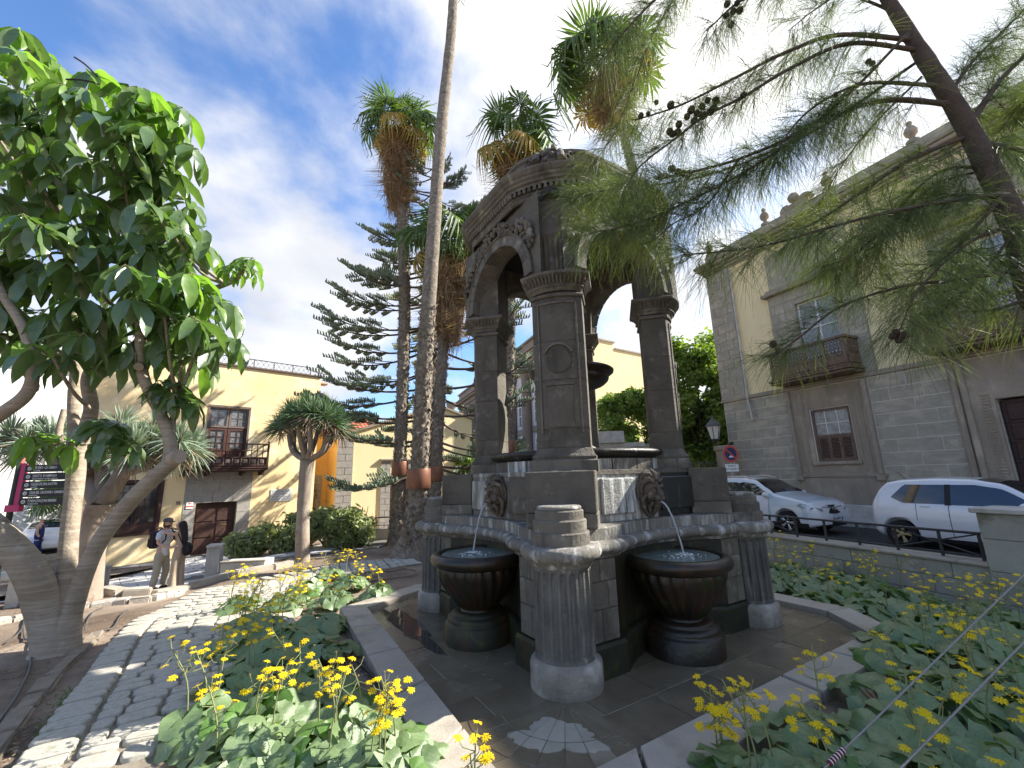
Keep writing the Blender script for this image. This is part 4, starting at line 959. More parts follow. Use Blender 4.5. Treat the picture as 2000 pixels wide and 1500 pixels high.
def railing(name, label, loc, rot, L, h, posts, cross, z0, slope=0, mt=IRON):
    t_ = T(name, label, 'railing', loc, rot); zz = lambda x: z0 + slope * x
    m_ = MB(); m_.tube([(0, 0, zz(0) + h), (L, 0, zz(L) + h)], .022, 6); m_.obj('top_rail', mt, t_)
    m_ = MB(); m_.tube([(0, 0, zz(0) + .06), (L, 0, zz(L) + .06)], .014, 6); m_.obj('bottom_rail', mt, t_)
    for x in posts: m_ = MB(); m_.box(x - .016, x + .016, -.016, .016, zz(x), zz(x) + h); m_.obj('post', mt, t_)
    for a, b_ in cross:
        m_ = MB(); m_.tube([(a, 0, zz(a) + .07), (b_, 0, zz(b_) + h - .02)], .012, 5); m_.tube([(a, .0, zz(a) + h - .02), (b_, 0, zz(b_) + .07)], .012, 5); m_.obj('cross_bar', mt, t_)
    return t_
posts = [GL * k / 8 for k in range(9)]
railing('iron_railing', 'dark iron railing with cross bars on top of the low garden wall', (GW1.x + gd_.y * -.15, GW1.y + gd_.x * .15, 0), ga, GL - .1, .38, posts[:-1] + [GL - .12], [(posts[1], posts[3]), (posts[6], posts[8] - .15)], .41)
gp_ = T('wall_pier', 'square grey stone pier with cap slab at the near end of the garden wall', 'pier', (GW0.x, GW0.y, 0), ga)
for k, (z0, z1) in enumerate(((-.6, -.1), (-.1, .32), (.32, .75), (.75, 1.1))): pbox('pier_stone', WALLG, gp_, .0, .62, -.06, .5, z0 + .003, z1 - .003, .008)
pbox('cap_slab', CONC, gp_, -.05, .68, -.12, .56, 1.1, 1.17, .012)
# ================================================================ HOUSE (left)
LP = Vector((-12.43, 17.44)); LA = math.atan2(.692, .722)
ho = T('yellow_house', 'two storey yellow plastered house with wooden balcony above a grey stone doorway', 'house', (LP.x, LP.y, 0), LA)
hops = [(-.09, 1.3, -.98, 1.27), (-.02, 1.42, 2.5, 4.9), (-2.55, -1.2, .12, 1.97)]
wall_open('plaster_wall', YEL, ho, -3.5, 4.32, -1.5, 6.72, hops + [(-.5, 1.78, -1.5, 2.34)], 0, .3)
wall_open('stone_backing', MORT, ho, -.52, 1.8, -1.5, 2.36, [hops[0]], .015, .3)
pbox('side_wall', YEL, ho, 4.0, 4.31, .31, 9, -1.5, 6.7); pbox('rear_wall', YEL, ho, -3.49, 4.0, .42, 9, -1.5, 6.6); pbox('dark_room_sheet', mat('unlit_room_black', (0, 0, 0)), ho, -3.4, 3.9, .35, .4, -1.4, 6.5)  # near-black sheet again, standing in for the unlit rooms of the house
ashlar(ho, -.5, 1.78, -1.05, 2.34, .42, .45, .75, GSTN, ops=[hops[0]], yf=.015, proud=.03, name='surround_stone', seed=4)
pbox('coping', mat('brown_coping', (.16, .11, .09), None, 4), ho, -3.55, 4.38, -.08, .4, 6.72, 6.79, .01)
dr = mk('door', MB().box(-.09, 1.3, .16, .22, -.98, 1.27).mesh('door', WOOD), ho)
for x0, x1 in ((-.06, .59), (.62, 1.27)):
    for z0, z1 in ((-.9, -.3), (-.26, .3), (.34, .84)): pbox('door_panel', WOOD, dr, x0 + .04, x1 - .04, .13, .16, z0, z1, .015)
    m_ = MB()
    for k in range(5): m_.box(x0 + .05 + k * .13, x0 + .075 + k * .13, .12, .16, .92, 1.22)
    m_.box(x0, x1, .115, .16, 1.04, 1.07); m_.obj('door_grille', WOOD, dr)
st_ = MB()
for k in range(5):
    for j in range(6): st_.ball((.02 + k * .3, .12, -.75 + j * .26), .014, 5, 3)
st_.obj('door_studs', IRON, dr)
pbox('letter_plate', mat('brass', (.3, .22, .1), None, 5, .4, 0, metal=.7), dr, .82, 1.02, .115, .128, .16, .2)
def casement(par, name, x0, x1, z0, z1, y, mt, rows, cols, gl, fr=.06, bar=.022):
    w_ = mk(name, MB().box(x0, x0 + fr, y - .06, y, z0, z1).box(x1 - fr, x1, y - .06, y, z0, z1).box(x0 + fr, x1 - fr, y - .06, y, z1 - fr, z1).box(x0 + fr, x1 - fr, y - .06, y, z0, z0 + fr).mesh(name, mt), par)
    for i in range(cols):
        for j in range(rows):
            a = x0 + fr + (x1 - x0 - 2 * fr) * i / cols; b_ = x0 + fr + (x1 - x0 - 2 * fr) * (i + 1) / cols; c_ = z0 + fr + (z1 - z0 - 2 * fr) * j / rows; d_ = z0 + fr + (z1 - z0 - 2 * fr) * (j + 1) / rows
            pbox('pane', gl, w_, a + bar / 2, b_ - bar / 2, y - .02, y - .01, c_ + bar / 2, d_ - bar / 2)
    m_ = MB()
    for i in range(1, cols): x = x0 + fr + (x1 - x0 - 2 * fr) * i / cols; m_.box(x - bar / 2, x + bar / 2, y - .045, y - .005, z0 + fr, z1 - fr)
    for j in range(1, rows): z = z0 + fr + (z1 - z0 - 2 * fr) * j / rows; m_.box(x0 + fr, x1 - fr, y - .04, y - .004, z - bar / 2, z + bar / 2)
    m_.obj('glazing_bars', mt, w_); return w_
WOODR = mat('red_brown_wood', (.1, .04, .03), (.06, .028, .022), 6, .6, .2, 30)
WOODP = mat('faded_wood', (.19, .14, .12), (.13, .1, .085), 6, .7, .2, 30)
m_ = MB(); m_.box(-.06, .0, -.02, .1, 2.5, 4.92).box(1.4, 1.47, -.02, .1, 2.5, 4.92).box(-.06, 1.47, -.04, .1, 4.92, 5.0); m_.obj('window_surround', WOODP, ho)
GC = mat('net_curtain_glass', (.25, .25, .25), (.05, .055, .06), 9, .1, 0, spec=.8)
for x0, x1 in ((.0, .69), (.71, 1.4)):
    casement(ho, 'window', x0, x1, 4.08, 4.9, .1, WOODP, 2, 2, GC, .07)
    casement(ho, 'window', x0, x1, 3.1, 4.06, .12, WOODR, 3, 2, GC, .1, .03)
    pbox('lower_panel', WOODR, ho, x0, x1, .06, .12, 2.5, 3.08, .02)
# balcony
bx0, bx1, by = -.78, 2.1, -.75
ba = mk('balcony', MB().box(bx0, bx1, by, 0, 2.3, 2.38, .01).mesh('balcony', WOOD), ho)
for z, o_ in ((2.26, -.04), (2.38, .03), (2.44, -.01)): pbox('moulding', WOOD, ba, bx0 - o_, bx1 + o_, by - o_, -.01, z, z + .05, .01)
for x in (bx0 + .1, .1, 1.3, bx1 - .1): pbox('bracket', WOOD, ba, x - .05, x + .05, by + .1, 0, 2.1, 2.27, .02)
def frontside(f):
    f(bx0, bx1, 'x', by); f(by, 0, 'y', bx0); f(by, 0, 'y', bx1)
for k in range(15):
    x = bx0 + k * (bx1 - bx0) / 14; m_ = MB(); m_.box(x - .016, x + .016, by, by + .03, 2.84, 3.34); m_.obj('baluster', WOOD, ba)
for z, h_ in ((2.49, .035), (2.8, .04), (3.08, .025), (3.34, .055)):
    m_ = MB(); m_.box(bx0, bx1, by - .01, by + .045, z, z + h_); m_.box(bx0 - .01, bx0 + .04, by + .045, 0, z, z + h_); m_.box(bx1 - .04, bx1 + .01, by + .045, 0, z, z + h_); m_.obj('rail', WOOD, ba)
for x in (bx0, bx1): m_ = MB(); m_.box(x - .035, x + .035, by - .02, by + .05, 2.3, 3.42); m_.ball((x, by + .015, 3.47), .045, 8, 6); m_.obj('newel', WOOD, ba)
for k in range(9):
    x0 = bx0 + .06 + k * (bx1 - bx0 - .12) / 9; xc = x0 + (bx1 - bx0 - .12) / 18; m_ = MB(); m_.box(x0 + .005, x0 + .035, by, by + .03, 2.525, 2.8)
    for a in range(4): m_.ball((xc + .05 * math.cos(a * PI / 2 + .785), by + .012, 2.662 + .05 * math.sin(a * PI / 2 + .785)), .05, 7, 5, sq=(1, .3, 1))
    m_.ball((xc, by + .0, 2.662), .025, 6, 4); m_.obj('carved_panel', WOODP, ba)
pbox('carved_backing', WOOD, ba, bx0, bx1, by + .025, by + .04, 2.5, 2.82)
# left window with deep wooden frame
casement(ho, 'window', -2.5, -1.9, .42, 1.9, .12, WOOD, 5, 3, GLS, .06, .025); casement(ho, 'window', -1.88, -1.25, .42, 1.9, .12, WOOD, 5, 3, GLS, .06, .025)
m_ = MB(); m_.box(-2.6, -2.5, -.04, .14, .05, 2.02).box(-1.25, -1.15, -.04, .14, .05, 2.02).box(-2.5, -1.25, -.04, .14, 1.9, 2.02).box(-2.5, -1.25, -.06, .14, .05, .13).box(-2.5, -1.25, .04, .12, .13, .42); m_.obj('window_surround', WOOD, ho)
# roof terrace railing with criss-cross bars
m_ = MB(); X0, X1, zb, zt_ = -2.6, 3.85, 6.8, 7.17
m_.tube([(X0, .1, zb + .03), (X1, .1, zb + .03)], .014, 5); m_.tube([(X0, .1, zt_), (X1, .1, zt_)], .02, 5); m_.obj('roof_rail', IRON, ho)
nX = 30
for k in range(nX):
    a = X0 + (X1 - X0) * k / nX; b_ = X0 + (X1 - X0) * (k + 1) / nX; m_ = MB(); m_.tube([(a, .09, zb + .03), (b_, .09, zt_)], .009, 4); m_.tube([(a, .11, zt_), (b_, .11, zb + .03)], .009, 4); m_.obj('roof_rail_cross', IRON, ho)
for k in range(9): x = X0 + (X1 - X0) * k / 8; pbox('roof_rail_post', IRON, ho, x - .015, x + .015, .085, .115, zb, zt_)
for z in (5.85, 6.42): pbox('eave_tile', mat('eave_tile_clay', (.5, .36, .25), None, 3), ho, 4.32, 4.72, .1, .5, z, z + .12, .03)
# small fixtures on the front
pq = T('wall_plaque', 'white marble plaque with faint lettering on the yellow house wall', 'plaque', tuple(Vector((LP.x, LP.y, 1.23)) + Vector((.722, .692, 0)) * 2.95), LA)
m_ = MB(); m_.box(-.44, .44, -.03, -.002, -.26, .26, .008); m_.obj('slab', mat('marble', (.6, .6, .58), (.5, .5, .49), 3, .4, .05), pq)
pm = mat('faded_letter', (.38, .38, .37), None, 3)
for k, tx in enumerate(('EN ESTA CASA NACIO', 'EL DIA 6 DE MAYO', 'EL ILUSTRE MAESTRO', 'LA CIUDAD LE DEDICA')): text(tx, .075, pm, tl(0, -.032, .14 - k * .11) @ RX, parent=pq, align='CENTER')
hs = T('house_number', 'small brown house number tile left of the stone doorway', 'number tile', tuple(Vector((LP.x, LP.y, 1.12)) + Vector((.722, .692, 0)) * -.66), LA)
m_ = MB(); m_.box(-.06, .06, -.015, -.002, -.06, .06); m_.obj('tile', mat('tile_brown', (.2, .14, .1)), hs); text('6', .08, WHT, tl(-.02, -.016, -.03) @ RX, parent=hs)
al = T('alarm_sign', 'white and red alarm notice on the stone left of the door', 'notice', tuple(Vector((LP.x, LP.y, 1.0)) + Vector((.722, .692, 0)) * -.3), LA)
m_ = MB(); m_.box(-.11, .11, -.04, -.022, -.12, .12); m_.obj('plate', WHT, al); m_ = MB(); m_.box(-.11, .11, -.043, -.04, -.06, -.01); m_.box(-.05, .05, -.043, -.04, .05, .09); m_.obj('red_band', mat('sign_red', (0,)), al)
lb = T('wall_lantern', 'iron lantern on a wall bracket at the left end of the yellow house', 'wall lamp', tuple(Vector((LP.x, LP.y, 0)) + Vector((.722, .692, 0)) * -2.75), LA)
lantern(lb, (0, -.5, 2.1), 1.7); m_ = MB(); m_.tube([(0, 0, 1.7), (0, -.2, 1.6), (0, -.42, 1.7), (0, -.5, 1.98)], .03, 8); m_.box(-.05, .05, -.02, .0, 1.4, 1.9); m_.obj('bracket', IRON, lb)
# ================================================================ CHURCH behind the palms
ch = T('church', 'pale yellow church gable with grey quoins and a strip of red tiled roof', 'church', (-8.55 + 8.55 * math.cos(R(35)), 22 + 8.55 * math.sin(R(35)), 0), R(35))
# front gable with sloping verge (rises to the right)
m_ = MB(); P_ = [(-8.2, -1), (-1.2, -1), (-1.2, 5.2), (-3.0, 5.75), (-4.9, 5.35), (-8.2, 4.2)]
m_.loft([[(x, 0, z) for x, z in P_], [(x, 6, z) for x, z in P_]], True, True, True); m_.obj('gable_wall', YELR, ch)
m_ = MB(); m_.loft([[(x, y, z) for x, y, z in ((-8.4, -.12, 4.12), (-8.4, .3, 4.12), (-8.4, .3, 4.24), (-8.4, -.12, 4.24))], [(-4.9, -.12, 5.35), (-4.9, .3, 5.35), (-4.9, .3, 5.47), (-4.9, -.12, 5.47)], [(-3.0, -.12, 5.75), (-3.0, .3, 5.75), (-3.0, .3, 5.87), (-3.0, -.12, 5.87)], [(-1.1, -.12, 5.2), (-1.1, .3, 5.2), (-1.1, .3, 5.32), (-1.1, -.12, 5.32)]], True, True, True); m_.obj('verge', TUFF, ch)
def quoin(par, xc, y, z0, z1, w0=.42, w1=.7, hh=.3, side=1, mt=GSTN):
    pbox('quoin_backing', MORT, par, xc - w1 / 2, xc + w1 / 2, y - .02, y + .05, z0, z1); k = 0; z = z0
    while z < z1 - .05:
        zb = min(z + hh, z1)
        if k % 2 == 0: pbox('quoin_stone', mt, par, xc - w1 / 2, xc + w1 / 2, y - .05, y, z + .012, zb - .012)
        else:
            pbox('quoin_stone', mt, par, xc - w1 / 2, xc - .02, y - .05, y, z + .012, zb - .012); pbox('quoin_stone', mt, par, xc + .02, xc + w1 / 2, y - .05, y, z + .012, zb - .012)
        k += 1; z = zb
quoin(ch, -8.55, -.02, -1, 4.15, w1=.78, hh=.34); quoin(ch, -6.45, -.02, -1, 2.75, w1=.5, hh=.3)
pbox('side_door', WOOD, ch, -6.15, -5.2, -.05, .02, -1, 1.7); quoin(ch, -4.95, -.02, -1, 2.75, w1=.5, hh=.3); pbox('door_lintel', GSTN, ch, -6.7, -4.7, -.06, .0, 1.72, 2.1); pbox('door_cornice', TUFF, ch, -6.8, -4.6, -.16, .0, 2.75, 2.85, .02)
wall_open('nave_wall', ORA, ch, -12.0, -8.9, -1, 4.4, [], 2.0, .1); pbox('nave_return', ORA, ch, -8.93, -8.85, .0, 2.0, -1, 4.2)
quoin(ch, -10.4, 1.98, -1, 4.2, w1=.8, hh=.34); quoin(ch, -9.35, 1.99, -1, 2.1, w1=.3, hh=.3)
# tiled roof plane between nave wall and gable
m_ = MB(); m_.loft([[(-9.4, .6, 4.2), (-6.6, .6, 4.2)], [(-9.4, 3.6, 5.6), (-6.6, 3.6, 5.6)]], False); m_.obj('roof', ROOF, ch)
rt_ = MB(); rt_.lathe([(.09, -.22), (.075, .22)], 8, a0=0, a1=PI, cap=False, M=Matrix.Rotation(-PI / 2, 4, 'X')); rtm = rt_.mesh('roof_tile', ROOF)
al_ = math.atan2(1.4, 3.0)
for i in range(8):
    for j in range(12): mk('roof_tile', rtm, ch, (-9.3 + .235 * j, .75 + .36 * i, 4.29 + .36 * i * math.tan(al_)), (al_, 0, 0))
for k, (x, z) in enumerate(((-9.95, 1.5), (-9.75, .85))):
    t_ = T('church_lantern', ('upper' if k == 0 else 'lower') + ' iron wall lantern beside the grey quoins on the orange church wall', 'wall lamp', (x, 23.9, 0), 0)
    t_.parent = None; _p = ch.matrix_basis @ Vector((x, 1.95, 0)); t_.location = _p; t_.rotation_euler = (0, 0, R(35))
    lantern(t_, (0, -.45, z), 1.5); m_ = MB(); m_.tube([(.35, 0, z - .5), (.2, -.2, z - .42), (0, -.42, z - .4), (0, -.45, z - .1)], .03, 6); m_.obj('bracket', IRON, t_)
# right lower wing of the church seen right of the palms
c2 = T('church_annex', 'low yellow annex with grey quoins right of the palm trunks', 'building', (-4.6 + 4.6 * math.cos(R(35)), 26 + 4.6 * math.sin(R(35)), 0), R(35))
pbox('plaster_wall', YELR, c2, -4.6, -2.95, 0, 5, -1, 4.0); pbox('coping', TUFF, c2, -4.7, -2.9, -.1, .2, 4.0, 4.15); quoin(c2, -2.6, -.02, -1, 3.6, w1=.9, hh=.36); pbox('stone_bay', GSTN, c2, -3.0, -2.0, .1, 5, -1, 3.6)
# ================================================================ CLASSICAL building at the back
A0, A1 = Vector((-6.3, 51)), Vector((2.2, 28)); cd = (A1 - A0).normalized(); CLn = (A1 - A0).length; cang = math.atan2(cd.y, cd.x)
cb = T('classical_building', 'three storey stone building with giant pilasters and arched white windows behind the fountain', 'building', (A0.x, A0.y, 0), cang)
SBR = mat('brown_stone', (.28, .235, .2), (.22, .185, .155), 1, .85, .3, 12); WWL = mat('white_wall', (.66, .65, .66), (.58, .57, .6), 1, .85, .1)
pbox('wall', WWL, cb, 0, CLn, 0, 1.5, -1, 9.2); 
for z, h_, o_ in ((9.2, .5, .1), (9.7, .35, .25), (10.05, .2, .6), (10.25, .15, .75), (10.4, .9, .1), (11.3, .15, .25)): pbox('entablature', SBR, cb, -o_, CLn, -o_, 1.5, z, z + h_)
for k in range(9):
    x = .5 + k * 3.05
    m_ = MB(); m_.box(x - .5, x + .5, -.5, 0, -1, 1.6); m_.lathe([(.4, 1.6), (.44, 1.75), (.38, 1.9), (.36, 5), (.32, 8.6), (.36, 8.65), (.36, 8.75), (.46, 8.9), (.5, 9.0)], 16, (x, -.3)); m_.box(x - .5, x + .5, -.7, 0, 9.0, 9.2); m_.obj('column', SBR, cb)
    if k < 8:
        for z0, hh in ((5.4, 2.2), (1.8, 2.6)):
            xc = x + 1.52
            P_ = [(xc - .55, z0), (xc + .55, z0), (xc + .55, z0 + hh - .5)] + [(xc + .55 * math.cos(a), z0 + hh - .5 + .55 * math.sin(a)) for a in [PI * q / 8 for q in range(1, 8)]] + [(xc - .55, z0 + hh - .5)]
            m_ = MB(); m_.loft([[(x_, .01, z) for x_, z in P_], [(x_, -.06, z) for x_, z in P_]], True, True, True); w_ = m_.obj('window', mat('grey_glass', (.22, .24, .27), None, 2, .15, 0), cb)
            P2 = [(xc + (a - xc) * 1.22, z0 + (c_ - z0) * 1.08) for a, c_ in P_]
            m_ = MB(); m_.loft([[(x_, -.05, z) for x_, z in P_], [(x_, -.09, z) for x_, z in P_], [(x_, -.09, z) for x_, z in P2], [(x_, .0, z) for x_, z in P2]], True); m_.obj('window_frame', WHT, w_)
            m_ = MB(); m_.box(xc - .03, xc + .03, -.1, -.06, z0, z0 + hh); 
            for z in (z0 + .7, z0 + 1.4, z0 + hh - .5): m_.box(xc - .54, xc + .54, -.095, -.065, z - .03, z + .03)
            m_.obj('glazing_bars', WHT, w_)
        pbox('floor_band', SBR, cb, x + .5, x + 2.55, -.12, 0, 4.7, 5.1)
for x in (9.2, 17.2, 24.5):
    m_ = MB(); m_.box(x - .5, x + .5, -.3, .5, 11.45, 12.4); m_.lathe([(.3, 12.4), (.15, 12.6), (.28, 12.9), (.2, 13.2), (.05, 13.4)], 10, (x, .1)); m_.obj('roof_urn', mat('terracotta', (.42, .27, .2), (.33, .22, .17), 3), cb)
# small white balustraded block far left of it
c3 = T('far_white_block', 'small far grey and white block with a balustrade and stone urn beyond the palms', 'building', (-9.2, 60, 0), 0)
pbox('wall', WWL, c3, -1.5, 3.0, 0, 8, -1, 8.8); pbox('cornice', SBR, c3, -1.8, 3.2, -.4, 8, 8.8, 9.2)
for k in range(8): pbox('baluster', WWL, c3, -1.5 + k * .6, -1.2 + k * .6, -.3, 0, 9.2, 10.2)
pbox('balustrade_rail', SBR, c3, -1.6, 3.2, -.4, .1, 10.2, 10.45); m_ = MB(); m_.lathe([(.5, 10.4), (.3, 10.8), (.7, 11.5), (.8, 12.1), (.3, 12.2)], 12, (.6, 0)); m_.obj('urn', SBR, c3)
for k in range(3): pbox('window', GLS, c3, -1 + k * 1.4, -.3 + k * 1.4, -.03, .02, 5, 7.4)
# plain yellow block behind the trees
yb = T('yellow_block', 'plain windowless yellow building end with a stepped roofline behind the trees', 'building', (5.4 - 5.2 * math.cos(R(35)), 31 - 5.2 * math.sin(R(35)), 0), R(35))
pbox('plaster_wall', YELR, yb, 5.2, 8.6, 0, 10, -1, 11.9); pbox('plaster_wall', YELR, yb, 8.6, 13, .01, 10, -1, 11.4); pbox('coping', TUFF, yb, 5.1, 8.65, -.1, .3, 11.9, 12.02); pbox('coping', TUFF, yb, 8.66, 13, -.08, .3, 11.4, 11.52)
# low grey garden pavilion seen through the right arch
pv = T('stone_gate_lodge', 'low pale stone gate lodge with flat coping under the trees', 'gate lodge', (0, 21, 0), 0)
pbox('wall', GSTN, pv, 3.9, 6.2, 0, 2, -.5, 3.0); pbox('coping', CONC, pv, 3.8, 6.3, -.12, 2.1, 3.0, 3.2); pbox('wall', CONC, pv, 6.3, 8.2, .6, 2, -.5, 2.9); pbox('coping', KERB, pv, 6.25, 8.3, .5, 2.1, 2.9, 3.15); pbox('shuttered_opening', ORA, pv, 7.2, 7.8, .55, .62, 1.9, 2.7); pbox('pier', CONC, pv, 4.1, 5.3, -.3, .2, 3.2, 3.75)
# iron fence and gate pier left of the mansion
q = Vector(at(1425, 905, 18.6)); fz = q.z
rl = T('iron_fence', 'black iron bar fence below the large green trees, left of the mansion', 'fence', (6.6, 19.2, 0), R(-4))
pbox('fence_base', GSTN, rl, 0, 2.4, -.1, .15, -.5, 1.2); pbox('top_rail', IRON, rl, 0, 2.4, 0, .03, 2.05, 2.09)
for k in range(20): pbox('bar', IRON, rl, .06 + k * .12, .085 + k * .12, 0, .025, 1.2, 2.2)
gq = T('gate_pier', 'square stone gate pier standing against the mansion corner', 'pier', (8.75, 18.6, 0), R(-8)); pbox('shaft', TUFF, gq, 0, .55, -.1, .45, -.3, 2.6, .01); pbox('cap', TUFF, gq, -.06, .61, -.16, .51, 2.6, 2.8, .03); pbox('base', TUFF, gq, -.04, .59, -.14, .49, -.3, .6, .02)
# ================================================================ far left: belfry gable, white building, far trees, sign, car
bf = T('belfry_gable', 'brown stone church gable with round arched bell opening far beyond the tree on the left', 'belfry', (-44.2, 40, 0), R(-30))
m_ = MB(); AC2 = 10.4
arc = [(-.95, 8.2)] + [(.95 * math.cos(PI - PI * k / 16), AC2 + .95 * math.sin(PI - PI * k / 16)) for k in range(17)] + [(.95, 8.2)]
top = [(-1.9, 8.2)] + [(-1.9 + 3.8 * k / 16, 12.1 + 1.0 * math.sin(PI * k / 16)) for k in range(17)] + [(1.9, 8.2)]
m_.loft([[(x, -.4, z) for x, z in top], [(x, -.4, z) for x, z in arc], [(x, .4, z) for x, z in arc], [(x, .4, z) for x, z in top]], False); m_.loft([[(x, -.4, z) for x, z in top], [(x, .4, z) for x, z in top]], False); m_.obj('arch', SBR, bf)
pbox('cornice', SBR, bf, -2.2, 2.2, -.6, .6, 11.8, 12.1); pbox('pier', SBR, bf, -2.0, -1.1, -.5, .5, -1, 11.8); pbox('pier', SBR, bf, 1.1, 2.0, -.5, .5, -1, 11.8); pbox('base_wall', SBR, bf, -2.0, 2.0, -.45, .45, -1, 8.2)
for x in (-1.6, 0, 1.6): m_ = MB(); m_.lathe([(.25, 12.1 if x else 13.0), (.12, 12.6 if x else 13.4), (.25, 13 if x else 13.7), (.03, 13.8 if x else 14.6)], 10, (x, 0)); m_.obj('pinnacle', SBR, bf)
wb = T('white_building', 'white building with dark window at the left edge beyond the tree', 'building', (-31, 24, 0), R(-35))
pbox('wall', WHT, wb, -6, 3.2, 0, 8, -1.6, 8.8); pbox('cornice', WHT, wb, -6, 3.6, -.5, 8, 8.8, 9.2); 
for x in (-.3, 1.6): pbox('window', GLS, wb, x, x + 1, -.04, .02, 5, 7.2); pbox('window', GLS, wb, x, x + 1, -.04, .02, 1.2, 3.4)
# ================================================================ VEGETATION
def crv(pts, n=8):
    """catmull-rom through points"""
    P_ = [Vector(p) for p in pts]; P_ = [P_[0] * 2 - P_[1]] + P_ + [P_[-1] * 2 - P_[-2]]; o_ = []
    for i in range(1, len(P_) - 2):
        for k in range(n):
            t_ = k / n; a, b_, c_, d_ = P_[i - 1:i + 3]
            o_.append(.5 * ((2 * b_) + (c_ - a) * t_ + (2 * a - 5 * b_ + 4 * c_ - d_) * t_ ** 2 + (3 * b_ - 3 * c_ + d_ - a) * t_ ** 3))
    return o_ + [P_[-2]]
def taper(r0_, r1_, n): return [r0_ + (r1_ - r0_) * k / (n - 1) for k in range(n)]
def limb(m_, pts, rads, n=10, k=8, rough=0, seed=0):
    P_ = crv(pts, k); q = random.Random(seed); rr = []
    for i in range(len(P_)):
        f = i / (len(P_) - 1) * (len(rads) - 1); a = int(min(f, len(rads) - 2)); rr.append((rads[a] + (rads[a + 1] - rads[a]) * (f - a)) * (1 + q.uniform(-rough, rough)))
    m_.tube(P_, rr, n); return P_
def frame(d, roll=0):
    """matrix whose +X points along d, +Z as up as possible"""
    d = Vector(d).normalized(); up = Vector((0, 0, 1)); y = up.cross(d)
    if y.length < 1e-3: y = Vector((0, 1, 0))
    y.normalize(); z = d.cross(y); return Matrix((d, y, z)).transposed().to_4x4() @ Matrix.Rotation(roll, 4, 'X')
# ---- leopard plants ----------------------------------------------------------
LEAF = mat('leopard_leaf', (.17, .235, .1), (.105, .16, .07), 7, .34, .25, 14, spec=.8, var=.5, trans=.22, c3=(.14, .2, .09), c3sc=3, c3t=(.55, .75))
LEAFL = mat('leopard_leaf_light', (.11, .2, .045), (.07, .15, .035), 7, .4, .25, 14, spec=.4, var=.4, trans=.3)
STEM = mat('flower_stem', (.2, .22, .09), (.16, .17, .08), 6, .7, 0, var=.2, trans=.1)
PET = mat('yellow_petal', (.82, .62, .015), (.75, .5, .01), 20, .6, 0, trans=.3, spec=.2)
DRYF = mat('faded_flower', (.42, .3, .1), (.3, .2, .08), 30, .9, .3)
def lleaf(seed):
    q = random.Random(seed); V_ = []; F_ = []; nA, rings = 22, 4; ph = [q.uniform(0, 6) for _ in range(4)]; cup = q.uniform(-.25, .5); fold = q.uniform(0, .35)
    V_.append((0, 0, 0))
    for r_ in range(1, rings + 1):
        f = r_ / rings
        for j in range(nA):
            a = R(20) + (2 * PI - R(40)) * j / (nA - 1); rr = f * (1 + .05 * math.sin(5 * a + ph[0]) + .035 * math.sin(11 * a + ph[1])) * (1 - .12 * math.cos(a))
            x, y = -rr * math.cos(a) * .95, rr * math.sin(a) * 1.08
            z = cup * f * f * .5 - fold * abs(y) * .4 * f + .09 * f * f * math.sin(4 * a + ph[2]) + .03 * f * math.sin(9 * a + ph[3]) - .25 * max(0, x) ** 2 + (.06 if j % 3 == 0 else 0) * f * (1 - f)
            V_.append((x, y, z))
    for j in range(nA - 1): F_.append((0, 1 + j, 2 + j))
    for r_ in range(rings - 1):
        for j in range(nA - 1): a = 1 + r_ * nA + j; F_.append((a, a + nA, a + nA + 1, a + 1))
    m_ = MB(); m_.add(V_, F_, True); return m_
lv = [lleaf(k).mesh('leaf', LEAF) for k in range(7)] + [lleaf(20 + k).mesh('leaf', LEAFL) for k in range(2)]
def flower(seed, dry=False):
    q = random.Random(seed); m_ = MB(); n_ = 11
    for k in range(n_):
        a = 2 * PI * k / n_ + q.uniform(-.12, .12); L = q.uniform(.85, 1.1); w_ = .15; dz = q.uniform(-.25, .15)
        c_, s_ = math.cos(a), math.sin(a)
        f = lambda r_, t_, z: (c_ * r_ - s_ * t_, s_ * r_ + c_ * t_, z)
        m_.add([f(.15, 0, .05), f(.45, -w_, .12), f(.5, w_, .12), f(.85 * L, -w_ * .9, .1 + dz * .5), f(.85 * L, w_ * .9, .1 + dz * .5), f(L, 0, dz)], [(0, 1, 2), (1, 3, 4, 2), (3, 5, 4)])
    m_.ball((0, 0, .08), .22, 7, 4, sq=(1, 1, .6)); return m_
fl_ = [flower(k).mesh('flower', PET) for k in range(4)]
fd = MB(); fd.ball((0, 0, 0), .4, 7, 5, sq=(.8, .8, 1)); fd.lathe([(.3, .2), (.5, .55), (.42, .5)], 7, cap=False); fdm = fd.mesh('seed_head', DRYF)
nleaf = 0
